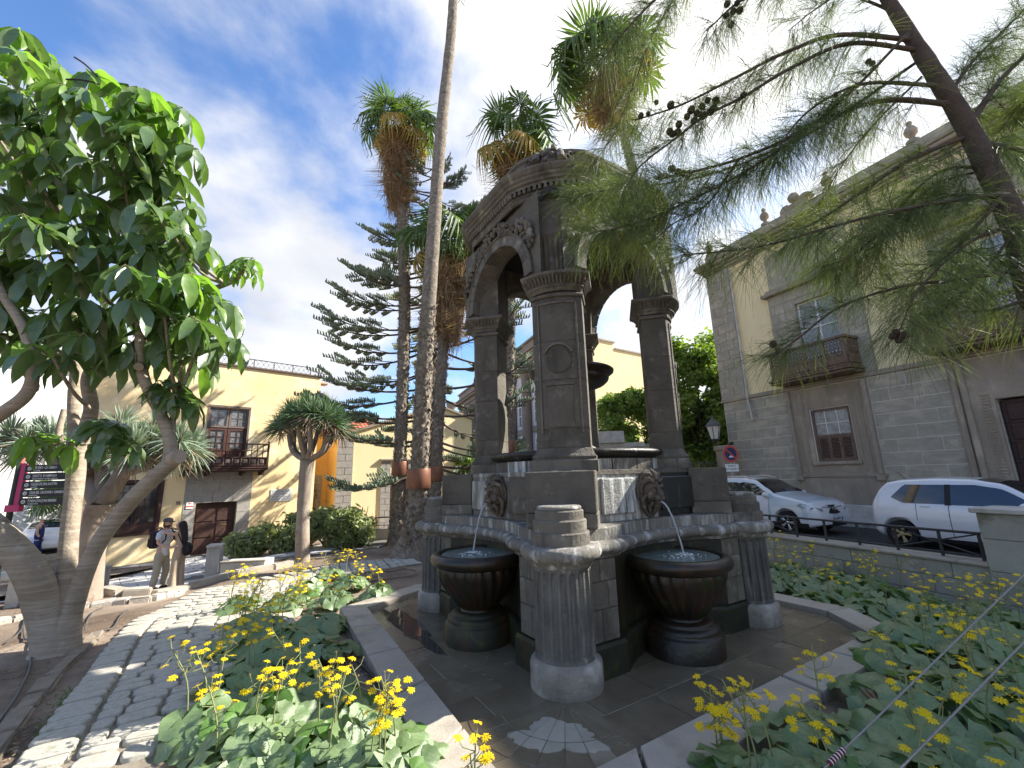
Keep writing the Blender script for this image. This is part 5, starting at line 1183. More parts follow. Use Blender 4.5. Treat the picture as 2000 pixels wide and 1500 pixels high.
def fstalk(par, base, h, q, dry=.15, lean=None, scale=.029, n=None):
    """flower stalk with branching head; flowers are its sub parts"""
    lx, ly = lean or (q.uniform(-.28, .28), q.uniform(-.28, .28))
    p0 = Vector(base); p2 = p0 + Vector((lx * h, ly * h, h)); p1 = p0.lerp(p2, .5) + Vector((-lx * h * .3, -ly * h * .3, .03))
    m_ = MB(); P_ = crv([p0, p1, p2], 5); m_.tube(P_, taper(.006, .0038, len(P_)), 5); heads = []
    n = n or q.randint(6, 12)
    for k in range(n):
        t_ = q.uniform(.6, 1); s_ = P_[int(t_ * (len(P_) - 1))]; a = k * 2.4 + q.uniform(-.4, .4); r_ = q.uniform(.05, .13) * (1.3 - .4 * t_)
        e_ = Vector((s_.x + r_ * math.cos(a), s_.y + r_ * math.sin(a), p2.z + q.uniform(-.1, .08) - (1 - t_) * .35))
        mid = s_.lerp(e_, .5) + Vector((r_ * .25 * math.cos(a), r_ * .25 * math.sin(a), -.01)); m_.tube([s_, mid, e_], [.0028, .0024, .002], 4); heads.append((e_, (e_ - mid)))
    st = m_.obj('flower_stalk', STEM, par)
    for e_, d_ in heads:
        dr_ = q.random() < dry; mm = fdm if dr_ else q.choice(fl_)
        r_ = (Vector((d_.x, d_.y, abs(d_.z) + .05)).normalized() + Vector((q.uniform(-.5, .5), q.uniform(-.6, .2), .25))).to_track_quat('Z', 'Y').to_euler()
        mk('seed_head' if dr_ else 'flower', mm, st, e_, r_, scale * (q.uniform(.35, .5) if dr_ else q.uniform(.8, 1.2)))
def plant(x, y, rad, n, hgt, label, group, q, light=.06, lr=(.085, .135), stalks=0, dry=.15, sh=(.42, .62)):
    global nleaf
    z = g(x, y); t_ = T('leopard_plant', label, 'plant', (x, y, z), 0, group); pet = MB()
    for k in range(n):
        a = k * 2.4 + q.uniform(-.5, .5); r_ = rad * math.sqrt((k + .5) / n) * q.uniform(.85, 1.1); hz = hgt * (1.05 - .55 * (r_ / rad) ** 2) * q.uniform(.8, 1.15)
        px_, py_ = r_ * math.cos(a), r_ * math.sin(a); zz = g(x + px_, y + py_) - z + hz
        me = lv[q.choice((7, 8))] if q.random() < light else lv[q.randint(0, 6)]
        tilt = Vector((math.cos(a) * .45 + q.uniform(-.35, .35), math.sin(a) * .45 + q.uniform(-.5, .2), 1))
        rot = (tilt.to_track_quat('Z', 'Y').to_matrix() @ Matrix.Rotation(a + q.uniform(-.9, .9), 3, 'Z')).to_euler(); s_ = q.uniform(*lr)
        mk('leaf', me, t_, (px_, py_, zz), rot, (s_, s_, s_)); nleaf += 1
        pet.tube([(px_ * .3, py_ * .3, 0), (px_ * .75, py_ * .75, zz * .6), (px_, py_, zz)], .004, 3, False)
    pet.obj('leaf_stalks', STEM, t_)
    for k in range(stalks):
        a = q.uniform(0, 2 * PI); fstalk(t_, (rad * .5 * math.cos(a), rad * .5 * math.sin(a), .05), q.uniform(*sh), q, dry)
    return t_
q = random.Random(11)
# left bed: rows of plants between the path and the kerb (positions along the bed)
leftbed = []
for (px, py, rr, nl, ns) in ((480, 1480, .34, 17, 3), (620, 1480, .34, 18, 2), (760, 1490, .3, 15, 3), (400, 1420, .3, 14, 3), (540, 1400, .34, 17, 2), (680, 1410, .24, 10, 1), (460, 1340, .3, 15, 3), (600, 1345, .3, 13, 1), (520, 1290, .32, 16, 2), (450, 1265, .3, 14, 2), (560, 1245, .34, 17, 3), (625, 1270, .3, 15, 0), (500, 1215, .34, 14, 4), (620, 1215, .36, 16, 2), (470, 1172, .32, 12, 5), (560, 1170, .34, 14, 5), (650, 1165, .3, 14, 1), (600, 1140, .34, 14, 4), (680, 1130, .34, 15, 4), (735, 1150, .26, 12, 2), (640, 1112, .3, 12, 4), (700, 1455, .3, 14, 3), (800, 1500, .18, 8, 1)):
    leftbed.append((G(px, py + 25), rr, nl, ns, py))
for k, (p, rr, nl, ns, py) in enumerate(leftbed):
    if py > 1380: lab, gr = 'round leaved plant with yellow daisies, front of the bed left of the kerb', 'near leopard plants left of the kerb'
    elif py > 1200: lab, gr = 'round leaved plant midway along the bed between cobbled path and kerb', 'middle leopard plants left of the kerb'
    else: lab, gr = 'many flowered yellow clump at the far end of the left bed', 'far leopard plants beside the path'
    plant(p.x, p.y, rr, int(nl * 1.55), .2, lab, gr, q, .12 if py > 1300 else .05, stalks=ns, dry=.12)
rb = []
for i in range(13):
    for j in range(15):
        x = 1.1 + i * .52 + (j % 2) * .25 + q.uniform(-.1, .1); y = 1.7 + j * .5 + q.uniform(-.1, .1)
        l_ = Vector((x, y)) - FC; u_, v_ = l_.dot(E1), l_.dot(E2)
        if abs(u_) < 2.82 and -2.82 < v_ < 2.9: continue
        if u_ < -1.6: continue
        # stay this side of the garden wall, and within the picture's sight line
        wl = (Vector((x, y)) - GW1).dot(Vector((gd_.y, -gd_.x)))
        if wl < .4 and y > 5.6: continue
        if x / y > 1.32 or y < 1.55: continue
        if y > 9.6 or x > 6.6: continue
        rb.append((x, y))
for x, y in rb:
    near_ = y < 3.4
    lab, gr = ('glossy round leaved plant in the near part of the right flower bed', 'near leopard plants on the right') if near_ else ((('dark green round leaved plant at the foot of the grey garden wall', 'leopard plants along the garden wall') if (Vector((x, y)) - GW1).dot(Vector((gd_.y, -gd_.x))) < 1.25 else ('round leaved plant hugging the right hand kerb of the fountain', 'leopard plants beside the right kerb') if (Vector((x, y)) - FC).dot(E1) < 3.7 and y > 4 else ('round leaved plant in the open middle of the right flower bed', 'middle leopard plants on the right')))
    plant(x, y, .36, 17, .22, lab, gr, q, .03, lr=(.08, .14), stalks=(2 if near_ and q.random() < .6 else 1 if q.random() < .8 else 0) + (1 if not near_ and q.random() < .4 else 0), dry=.2 if near_ else .45, sh=(.38, .6) if near_ else (.5, .75))
# a single flowering stalk in front, by the kerb, and dense sprays seen in the photograph
for (px, py, Y, hb, nfl_, gl_) in ((940, 1440, 2.55, .1, 9, 'yellow daisy spray rising alone in front of the wet kerb corner'), (1400, 1350, 3.1, .1, 12, 'dense yellow daisy spray at the left edge of the right bed')):
    top_ = at(px, py, Y); z0 = g(top_.x, top_.y); t_ = T('leopard_plant', gl_, 'plant', (top_.x, top_.y, z0), 0)
    for k in range(2 if nfl_ < 11 else 3): fstalk(t_, (q.uniform(-.05, .05), q.uniform(-.05, .05), 0), top_.z - z0 - .06 * k, q, .12, (q.uniform(-.08, .08), q.uniform(-.06, .06)), .034, nfl_)
    for k in range(3): mk('leaf', lv[k], t_, (q.uniform(-.15, .15), q.uniform(-.15, .15), .08), (.2, .1, k * 2), .09)
# ---- cards / clumps of leaves for distant broadleaf trees ---------------------
def leafcloud(n, blobs, size, seed, elong=2.0, droop=0):
    rs = np.random.RandomState(seed); w_ = np.array([b_[3] ** 2 for b_ in blobs]); idx = rs.choice(len(blobs), n, p=w_ / w_.sum()); B_ = np.array([b_[:6] if len(b_) >= 6 else (*b_[:4], b_[3], b_[3] * .8) for b_ in blobs])
    d_ = rs.randn(n, 3); d_ /= np.linalg.norm(d_, axis=1, keepdims=True); rr = (rs.rand(n, 1) ** .45)
    # sub clumps give light and dark groups
    c_ = B_[idx, :3] + d_ * rr * B_[idx, 3:6]; c_ += rs.randn(n, 3) * size * .8
    a = rs.randn(n, 3); a[:, 2] = a[:, 2] * .6 - droop; a /= np.linalg.norm(a, axis=1, keepdims=True); b_ = np.cross(a, rs.randn(n, 3)); b_ /= np.linalg.norm(b_, axis=1, keepdims=True)
    s_ = size * rs.uniform(.6, 1.3, (n, 1)); L, Wd = a * s_ * elong * .5, b_ * s_ * .5
    V_ = np.stack([c_ - L, c_ - L * .1 + Wd, c_ + L, c_ - L * .1 - Wd], axis=1).reshape(-1, 3); F_ = np.arange(n * 4).reshape(-1, 4); return V_, F_
TREEL = mat('tree_leaf', (.26, .33, .08), (.14, .21, .05), .8, .5, 0, spec=.3, trans=.3, c3=(.07, .12, .03), c3sc=1.3, c3t=(.5, .62))
BARKD = mat('dark_bark', (.12, .09, .07), (.07, .055, .04), 6, .9, .6, 20)
def btree(name, label, loc, blobs, n, size, trunk, seed, mt=None, group=None, cat='tree', limbs=6):
    t_ = T(name, label, cat, loc, 0, group); q = random.Random(seed); m_ = MB()
    top = Vector((blobs[0][0], blobs[0][1], blobs[0][2])); P_ = limb(m_, [(0, 0, -.2), (q.uniform(-.1, .1), 0, top.z * .3), (top.x * .6, top.y * .6, top.z * .7), top], [trunk, trunk * .8, trunk * .5, trunk * .15], 8, 4, .05, seed)
    for b_ in blobs[1:1 + limbs]:
        s_ = P_[int(len(P_) * q.uniform(.35, .7))]; limb(m_, [s_, s_.lerp(Vector(b_[:3]), .5) + Vector((0, 0, -.1)), b_[:3]], [trunk * .35, trunk * .25, trunk * .06], 6, 4, .05, seed)
    m_.obj('trunk', BARKD, t_); V_, F_ = leafcloud(n, blobs, size, seed); stuff(mk('crown', npmesh('crown', V_, F_, mt or TREEL), t_)); return t_
def rblobs(q, c, R_, n, r0_, r1_, flat=1): 
    o_ = [(c[0], c[1], c[2], r1_ * .8)]
    for k in range(n):
        a = q.uniform(0, 2 * PI); e_ = math.asin(q.uniform(-.8, 1)); rr = q.uniform(.65, 1); o_.append((c[0] + R_[0] * rr * math.cos(e_) * math.cos(a), c[1] + R_[1] * rr * math.cos(e_) * math.sin(a), c[2] + R_[2] * rr * math.sin(e_) * flat, q.uniform(r0_, r1_)))
    return o_
qq = random.Random(3)
btree('broadleaf_tree', 'rounded green tree seen through the right arch in front of the yellow block', (6.3, 25, -.4), rblobs(qq, (.3, 0, 4.4), (2.1, 1.8, 2.2), 26, .45, .9), 16000, .13, .16, 1)
btree('broadleaf_tree', 'tall dense green tree filling the gap between the fountain and the mansion', (9.9, 23.5, -.3), rblobs(qq, (.4, 0, 5.4), (2.6, 1.9, 4.2), 60, .6, 1.15), 34000, .14, .25, 2)
btree('broadleaf_tree', 'dark green tree low behind the iron fence', (12.2, 24.5, -.3), rblobs(qq, (-1, 0, 3.4), (2.0, 1.5, 2.4), 26, .5, 1.0), 12000, .14, .18, 3)
btree('young_tree', 'small bright green tree behind the left pillar of the fountain', (-3.6, 26, -.4), rblobs(qq, (.9, 0, 2.9), (.9, .8, 1.3), 12, .25, .5), 2600, .12, .06, 4)
for k, (x, y, h_) in enumerate(((-31, 31, 4.2), (-27.5, 33, 3.8), (-34, 34, 4.6), (-30, 40, 5.0))):
    btree('street_tree', ('near', 'middle', 'left', 'rear')[k] + ' leafy street tree beyond the signpost on the far left', (x, y, g(x, y)), rblobs(qq, (0, 0, h_ - .6), (2.0, 1.8, 1.5), 14, .6, 1.1), 4000, .2, .16, 9 + k, group='street trees far left')
for k, (px, py, w_, h_) in enumerate(((505, 1068, .9, .55), (560, 1050, .9, .75), (640, 1040, 1.0, .85), (700, 1040, .9, .8))):
    p = at(px, py, 15.2 + .3 * k); z = g(p.x, p.y); t_ = T('oleander_shrub', ('leftmost', 'second from left', 'second from right', 'rightmost')[k] + ' grey green shrub in the hedge behind the dragon tree', 'shrub', (p.x, p.y, z), 0, 'shrubs behind the dragon tree'); q2 = random.Random(k)
    bs = rblobs(q2, (0, 0, h_ * .8), (w_, .6, h_ * .7), 10, .25, .45); V_, F_ = leafcloud(3800, bs, .075, k, 3.2, -.5); stuff(mk('foliage', npmesh('foliage', V_, F_, mat('shrub_leaf', (.3, .34, .17), (.19, .22, .1), 1.5, .6, 0, trans=.25, c3=(.28, .28, .15), c3sc=3, c3t=(.5, .65))), t_))
    m_ = MB()
    for j in range(14): a = q2.uniform(0, 6.3); m_.tube([(0, 0, 0), (w_ * .4 * math.cos(a), .3 * math.sin(a), h_ * .6), (w_ * .75 * math.cos(a), .45 * math.sin(a), h_ * q2.uniform(1.1, 1.8))], [.015, .01, .004], 4)
    m_.obj('twigs', STEM, t_)
# ---- fan palms ------------------------------------------------------------------
def fan(seed, droop=.35, dead=False, n=26, L=1.0):
    q = random.Random(seed); V_ = []; F_ = []
    for k in range(n):
        a = R(-148) + R(296) * k / (n - 1) + q.uniform(-.02, .02); Lk = L * (1 - .18 * abs(a / 2.6) ** 2) * q.uniform(.8, 1.08); w0 = .042
        pts = []
        for j, f in enumerate((.04, .3, .58, .82, 1)):
            z = .10 * f * abs(math.sin(a)) - droop * max(0, f - .4) ** 1.5 * q.uniform(.7, 2.2) * 2.6; aa = a + (q.uniform(-.06, .06) if f > .7 else 0)
            if dead: z -= .3 * f * f
            wv = w0 * (f / .58 if f < .6 else max(.04, 1 - (f - .58) / .42) * .9) * 1.15
            c_ = Vector((Lk * f * math.cos(aa) * (1 - .15 * (1 if dead else 0) * f), Lk * f * math.sin(aa) * (.5 if dead else 1), z)); s_ = Vector((-math.sin(aa), math.cos(aa), .0)) * wv; pts.append((c_ - s_ + Vector((0, 0, .012)), c_ - Vector((0, 0, .012)), c_ + s_ + Vector((0, 0, .012))))
        b_ = len(V_); V_ += [p for t3 in pts for p in t3]
        for j in range(4):
            o_ = b_ + j * 3; F_ += [(o_, o_ + 1, o_ + 4, o_ + 3), (o_ + 1, o_ + 2, o_ + 5, o_ + 4)]
    m_ = MB(); m_.add(V_, F_); m_.tube([(-1.0, 0, -.1), (-.5, 0, .03), (.05, 0, 0)], [.03, .022, .015], 5); return m_
FGR = mat('palm_leaf', (.1, .145, .05), (.055, .085, .032), 3, .5, 0, spec=.35, trans=.28, var=.5)
FYE = mat('yellowing_palm_leaf', (.24, .2, .055), (.32, .2, .08), 2, .7, 0, trans=.25, var=.3)
FBR = mat('dead_palm_leaf', (.3, .2, .12), (.17, .11, .07), 3, .9, 0, spec=.1, trans=.1, var=.5)
fg = [fan(k, .3 + .12 * k).mesh('frond', FGR) for k in range(4)]; fye = [fan(8, .5).mesh('yellow_frond', FYE)]; fbr = [fan(20 + k, .9, True).mesh('dead_frond', FBR) for k in range(3)]
PTR = mat('palm_trunk', (.26, .215, .165), (.13, .105, .08), 5, .95, .8, 16, c3=(.34, .29, .23), c3sc=12, c3t=(.5, .65))
PTS = mat('smooth_palm_trunk', (.24, .215, .185), (.17, .15, .13), 2, .9, .4, 20, streak=[((.3, .27, .235), 3, 14, .5, .65, .6)])
def fanpalm(label, path, r0_, r1_, crownL, ngreen, nyel, ndead, skirt, rough, band, seed, flare=1.3, spread=(-25, 85), zband=None, smooth_from=None):
    q = random.Random(seed); base = Vector(path[0]); t_ = T('fan_palm', label, 'palm tree', base, 0, 'fan palms'); P0_ = [Vector(p) - base for p in path]
    m_ = MB(); P_ = crv([P0_[0] - Vector((0, 0, .2))] + P0_, 14); n_ = len(P_); H_ = P_[-1].z
    rads = []
    for i, p in enumerate(P_):
        f = p.z / H_; rads.append((r0_ + (r1_ - r0_) * max(0, f)) * (1 + (flare - 1) * math.exp(-max(0, p.z) * 2.0)) * (1 + (q.uniform(-.04, .04) if rough else 0)))
    m_.tube(P_, rads, 14); m_.obj('trunk', PTR if rough else PTS, t_)
    def pat(z):
        for i in range(n_ - 1):
            if P_[i + 1].z >= z: k = (z - P_[i].z) / max(1e-6, P_[i + 1].z - P_[i].z); return P_[i].lerp(P_[i + 1], k), rads[i]
        return P_[-1], rads[-1]
    if rough:   # old leaf bases: short curled wedges wrapped round the stem in spirals
        zmax = H_ if smooth_from is None else smooth_from; rs = []; V_ = []; F_ = []; k = 0; z = .35
        while z < zmax:
            p, r_ = pat(z); a = k * 2.4; 
            for s2 in range(3):
                aa = a + s2 * 2.1 + q.uniform(-.3, .3); d_ = Vector((math.cos(aa), math.sin(aa), 0)); t2 = Vector((-d_.y, d_.x, 0)); L_ = q.uniform(.09, .2); w_ = q.uniform(.035, .075); o_ = q.uniform(.02, .08); zz = q.uniform(-.05, .05); lean = q.uniform(-.08, .08)
                b_ = len(V_); c_ = p + Vector((0, 0, zz)); up = 1 if q.random() < .75 else -.6
                V_ += [c_ + d_ * (r_ * .93) - t2 * w_, c_ + d_ * (r_ * .93) + t2 * w_, c_ + d_ * (r_ + o_) + t2 * (w_ * .35 + lean) + Vector((0, 0, L_ * up)), c_ + d_ * (r_ + o_) + t2 * (-w_ * .35 + lean) + Vector((0, 0, L_ * up)), c_ + d_ * (r_ + .02) + Vector((0, 0, L_ * .4 * up))]
                F_ += [(b_, b_ + 1, b_ + 4), (b_ + 1, b_ + 2, b_ + 4), (b_ + 2, b_ + 3, b_ + 4), (b_ + 3, b_, b_ + 4)]
            k += 1; z += .03
        lb_ = MB(); lb_.add(V_, F_); stuff(lb_.obj('leaf_bases', PTR, t_))
    if band:
        p, r_ = pat(zband); m_ = MB(); m_.lathe([(r_ + .07, zband - .26), (r_ + .075, zband - .25), (r_ + .075, zband + .25), (r_ + .07, zband + .26)], 24, (p.x, p.y), cap=False); m_.obj('metal_band', mat('rusty_band', (.24, .1, .055), (.17, .075, .045), 2, .45, .1, metal=.35, spec=.5), t_)
    top = P_[-1]
    for k in range(ngreen + nyel):
        az = k * 2.4 + q.uniform(-.3, .3); u_ = (k + .5) / (ngreen + nyel); el = R(spread[1] - (spread[1] - spread[0]) * u_ ** .8 + q.uniform(-14, 14)); d_ = Vector((math.cos(az) * math.cos(el), math.sin(az) * math.cos(el), math.sin(el)))
        s_ = crownL * q.uniform(.72, 1.22) * (1 if u_ > .2 else .85); o_ = mk('frond', (q.choice(fg) if k < ngreen else fye[0]), t_); hub = top + d_ * s_ * 1.05
        dd = (d_ + Vector((.3, 0, -.45 if u_ > .3 else -.1))).normalized(); o_.matrix_local = Matrix.Translation(hub) @ frame(dd, q.uniform(-.5, .5)) @ Matrix.Scale(s_ * q.uniform(.72, .9), 4)
    for k in range(ndead):
        az = k * 2.4 + q.uniform(-.4, .4); u_ = k / max(1, ndead); zz = top.z - .1 - skirt * u_; p, r_ = pat(zz); el = R(-35 - 45 * min(1, u_ * 2.2) + q.uniform(-8, 8)); d_ = Vector((math.cos(az) * math.cos(el), math.sin(az) * math.cos(el), math.sin(el)))
        s_ = crownL * q.uniform(.5, .85) * (1 - .35 * u_); o_ = mk('dead_frond', q.choice(fbr), t_); o_.matrix_local = Matrix.Translation(p + Vector((math.cos(az) * r_, math.sin(az) * r_, 0)) + d_ * s_ * .75) @ frame((d_ + Vector((0, 0, -.5))).normalized(), q.uniform(-.7, .7)) @ Matrix.Scale(s_, 4)
    if ndead:   # hanging shreds of old leaves
        rs = np.random.RandomState(seed); n2 = int(ndead * 26); a = rs.rand(n2) * 2 * PI; u_ = rs.rand(n2) ** .8; zz = top.z - .1 - skirt * u_; r_ = r1_ + rs.rand(n2) ** .6 * crownL * .55 * (1 - .7 * u_) * (1 + .35 * np.sin(a * 3 + zz * 2.2)); L_ = rs.uniform(.5, 1.3, n2) * crownL * .9
        C_ = np.stack([top.x + r_ * np.cos(a), top.y + r_ * np.sin(a), zz], 1)
        K = np.linspace(0, 1, 5)[None, :, None]; D_ = np.stack([np.cos(a) * .25 * (1 - u_), np.sin(a) * .25 * (1 - u_), -np.ones(n2)], 1)[:, None, :] * L_[:, None, None]
        Pn = C_[:, None, :] + D_ * K + rs.randn(n2, 1, 3) * .17 * K ** 2 + np.stack([-.15 * np.cos(a), -.15 * np.sin(a), 0 * a], 1)[:, None, :] * K ** 2
        W_ = np.repeat(.012 * np.ones((n2, 1)), 5, 1) * (1 - .5 * K[..., 0]); V_, F_ = ribbons(Pn, W_, seed); stuff(mk('skirt_shreds', npmesh('skirt_shreds', V_, F_, FBR), t_))
    return t_
def pw(l): return [tuple(at(x, y, Y)) for x, y, Y in l]
b0 = G(775, 1062); fanpalm('left fan palm with shaggy trunk and long brown skirt under a wind blown crown', [tuple(b0)] + pw([(783, 850, b0.y), (790, 600, b0.y), (785, 400, b0.y), (778, 250, b0.y)]), .24, .21, 1.15, 22, 5, 46, 3.4, True, True, 1, 1.6, zband=at(787, 915, b0.y).z - b0.z)
b1 = G(800, 1090); fanpalm('tallest fan palm, bare grey upper trunk leaning out of the top of the picture', [tuple(b1)] + pw([(818, 930, b1.y), (830, 700, b1.y), (845, 480, b1.y), (862, 250, b1.y), (883, 40, b1.y), (888, -135, b1.y)]), .25, .145, 1.05, 20, 4, 0, 0, True, True, 2, 2.1, zband=at(818, 935, b1.y).z - b1.z, smooth_from=at(832, 600, b1.y).z - b1.z)
b2 = Vector(at(846, 985, 15.5)); b2.z = g(b2.x, b2.y); fanpalm('short fan palm with bright green crown close left of the fountain', [tuple(b2)] + pw([(858, 800, 15.5), (868, 640, 15.5), (880, 480, 15.5)]), .2, .19, 1.25, 24, 3, 60, 3.2, True, True, 3, 1.2, zband=at(850, 925, 15.5).z - b2.z, spread=(-30, 85))
b3 = Vector(at(990, 900, 16)); b3.z = g(b3.x, b3.y); fanpalm('fan palm behind the left arch with half its crown above the roof', [tuple(b3)] + pw([(993, 780, 16), (998, 560, 16), (1004, 290, 16)]), .2, .18, 1.25, 20, 5, 40, 2.6, True, True, 4, 1.2, zband=at(991, 875, 16).z - b3.z)
b4 = Vector(at(1330, 900, 17.5)); b4.z = g(b4.x, b4.y); fanpalm('highest crowned fan palm standing behind the top of the fountain', [tuple(b4)] + pw([(1300, 700, 17.5), (1250, 400, 17.5), (1185, 130, 17.5)]), .2, .17, 1.75, 26, 2, 30, 2.4, True, False, 5, 1.2)
# ---- Norfolk pine ----------------------------------------------------------------
PINE = mat('pine_needles', (.15, .18, .11), (.1, .13, .085), 3, .7, 0, var=.3, c3=(.17, .19, .1), c3sc=2, c3t=(.5, .65))
def pine_branch(L, seed):
    q = random.Random(seed); w_ = MB(); c_ = MB(); ax = [Vector((0, 0, 0)), Vector((L * .35, 0, -.05 * L)), Vector((L * .7, 0, -.02 * L)), Vector((L, 0, .14 * L))]; P_ = crv(ax, 8); w_.tube(P_, taper(.055, .012, len(P_)), 6)
    def cords(p, d_, n, Lc):
        for k in range(n):
            s = -1 if k % 2 else 1; f = k / n; side = Vector((-d_.y, d_.x, 0)) * s
            b_ = p + d_ * f * Lc * 3.2; v = (side * .55 + d_ * .35 + Vector((0, 0, 1.0 + q.uniform(-.2, .2)))).normalized() * Lc * q.uniform(.7, 1.15)
            c_.tube([b_, b_ + v * .35 + side * .05, b_ + v * .7 + side * .03, b_ + v], [.022, .03, .028, .01], 4, False, False)
    for k in range(11):
        f = .34 + .6 * k / 11; p = P_[int(f * (len(P_) - 1))]; s = -1 if k % 2 else 1; d_ = Vector((math.cos(s * R(48)), math.sin(s * R(48)), .05)); Ls_ = L * (.34 * (1.15 - f)) + .25
        e_ = p + d_ * Ls_; w_.tube([p, p.lerp(e_, .5) - Vector((0, 0, .04)), e_], [.02, .014, .008], 4); cords(p + d_ * Ls_ * .35, d_, int(6 + Ls_ * 8), .19)
    cords(Vector(P_[int(.8 * len(P_))]), (P_[-1] - P_[-6]).normalized(), 18, .22)
    return w_.mesh('branch', BARKD), c_.mesh('needle_cords', PINE)
PB = [pine_branch(L, k) for k, L in enumerate((3.2, 4.4, 5.4))]
bp = Vector(at(836, 990, 17)); bp.z = g(bp.x, bp.y)
np_ = T('norfolk_pine', 'tall norfolk pine with layered upswept branches behind the palm trunks', 'pine tree', bp); q = random.Random(5); ztop = at(845, 305, 17).z - bp.z
m_ = MB(); P_ = limb(m_, [(0, 0, -.2), (.1, 0, ztop * .4), (0, 0, ztop * .75), (.1, 0, ztop)], [.28, .2, .12, .03], 10, 6); m_.obj('trunk', BARKD, np_)
z = 2.6; lvl = 0
while z < ztop - .2:
    f = z / ztop; L_ = 6.1 * (1 - f) ** .55 * q.uniform(.85, 1.1) if f > .25 else 3.6; nb = 5; a0 = q.uniform(0, 6)
    if f > .9: L_ = max(.7, L_)
    for k in range(nb):
        i = min(2, max(0, int(L_ / 1.9) - 1)); base_L = (3.2, 4.4, 5.4)[i]; a = (a0 + 2 * PI * k / nb + q.uniform(-.2, .2)) % (2 * PI); s_ = L_ / base_L
        if R(225) < a < R(318): a = a - R(75) if a < R(270) else a + R(70)
        o_ = mk('branch', PB[i][0], np_, (0, 0, z + q.uniform(-.15, .15)), (0, R(10 - 22 * f + q.uniform(-9, 9)), a), (s_, s_ if s_ < 1 else 1, max(.75, min(s_, 1.05)))); mk('needle_cords', PB[i][1], o_)
    z += 1.12 - .5 * f; lvl += 1
# ---- dragon trees ------------------------------------------------------------------
SWL = mat('sword_leaf', (.085, .135, .065), (.055, .095, .05), 2, .55, 0, spec=.35, var=.4, trans=.12)
SWG = mat('grey_sword_leaf', (.2, .25, .19), (.13, .17, .12), 2, .6, 0, spec=.3, var=.3, trans=.12)
DEADL = mat('dry_sword_leaf', (.24, .17, .12), (.15, .1, .075), 3, .9, 0, var=.3)
def rosette(n, L, w_, seed, mt, lo=-35, droop=.25, name='rosette'):
    rs = np.random.RandomState(seed); a = rs.rand(n) * 2 * PI; e_ = np.radians(lo + (88 - lo) * rs.rand(n) ** .8); Lk = L * rs.uniform(.75, 1.1, n)
    D_ = np.stack([np.cos(a) * np.cos(e_), np.sin(a) * np.cos(e_), np.sin(e_)], 1); K = np.array([.02, .3, .6, .85, 1.0]); Pn = D_[:, None] * (K[None, :, None] * Lk[:, None, None]); Pn[:, :, 2] -= droop * (K[None] ** 2.2) * Lk[:, None] * np.cos(e_)[:, None]
    W_ = np.array([1, 1, .8, .45, .06])[None] * w_ * np.ones((n, 1)); V_, F_ = ribbons(Pn, W_, seed); return npmesh(name, V_, F_, mt)
ROS = [rosette(190, .62, .014, k, SWL) for k in range(3)]; ROG = [rosette(170, .62, .015, 7 + k, SWG, -50, .35) for k in range(3)]; ROD = [rosette(60, .5, .01, 30 + k, DEADL, -88, .3, 'dry_leaves') for k in range(2)]
DB = mat('dragon_bark', (.34, .28, .22), (.23, .185, .145), 3, .88, .45, 18, c3=(.2, .12, .09), c3sc=2.5, c3t=(.56, .68), streak=[((.42, .36, .3), 5, 1.2, .55, .7, .6)])
b5 = G(590, 1097); dt1 = T('dragon_tree', 'umbrella shaped dragon tree with single pale trunk in front of the hedge', 'dragon tree', b5); zc = at(600, 905, b5.y).z - b5.z; kx = b5.y
def rel(px, py, Y=None, base=b5): return at(px, py, Y or base.y) - base
m_ = MB(); top = rel(600, 900); limb(m_, [(0, 0, -.2), (0, 0, .05), rel(592, 1000), top], [.26, .2, .17, .19], 14, 6, .02); br = []
for k, (ex, ey, dy) in enumerate(((565, 850, .3), (583, 838, -.5), (605, 835, -.6), (640, 850, -.3), (655, 845, .3), (600, 830, .5), (625, 832, .7), (575, 842, .9))):
    e_ = rel(ex, ey, b5.y + dy); limb(m_, [top, top.lerp(e_, .45) + Vector(((e_.x - top.x) * .22, 0, -.08)), e_], [.1, .075, .075], 8, 5); br.append(e_)
m_.obj('trunk', DB, dt1); q = random.Random(8)
for k, (px, py, dy) in enumerate(((548, 838, .2), (565, 822, -.5), (585, 812, -.6), (610, 808, -.7), (635, 815, -.6), (655, 828, -.3), (668, 838, .2), (640, 806, .4), (600, 800, .4), (570, 812, .7), (620, 812, 1.0), (660, 825, .8), (590, 825, 0), (632, 830, -.2))):
    p = rel(px, py, b5.y + dy); mk('rosette', q.choice(ROS), dt1, p, (q.uniform(-.2, .2), q.uniform(-.3, .3), k), q.uniform(.9, 1.12))
    mk('dry_leaves', q.choice(ROD), dt1, p - Vector((0, 0, .12)), (0, 0, k), q.uniform(.8, 1.2))
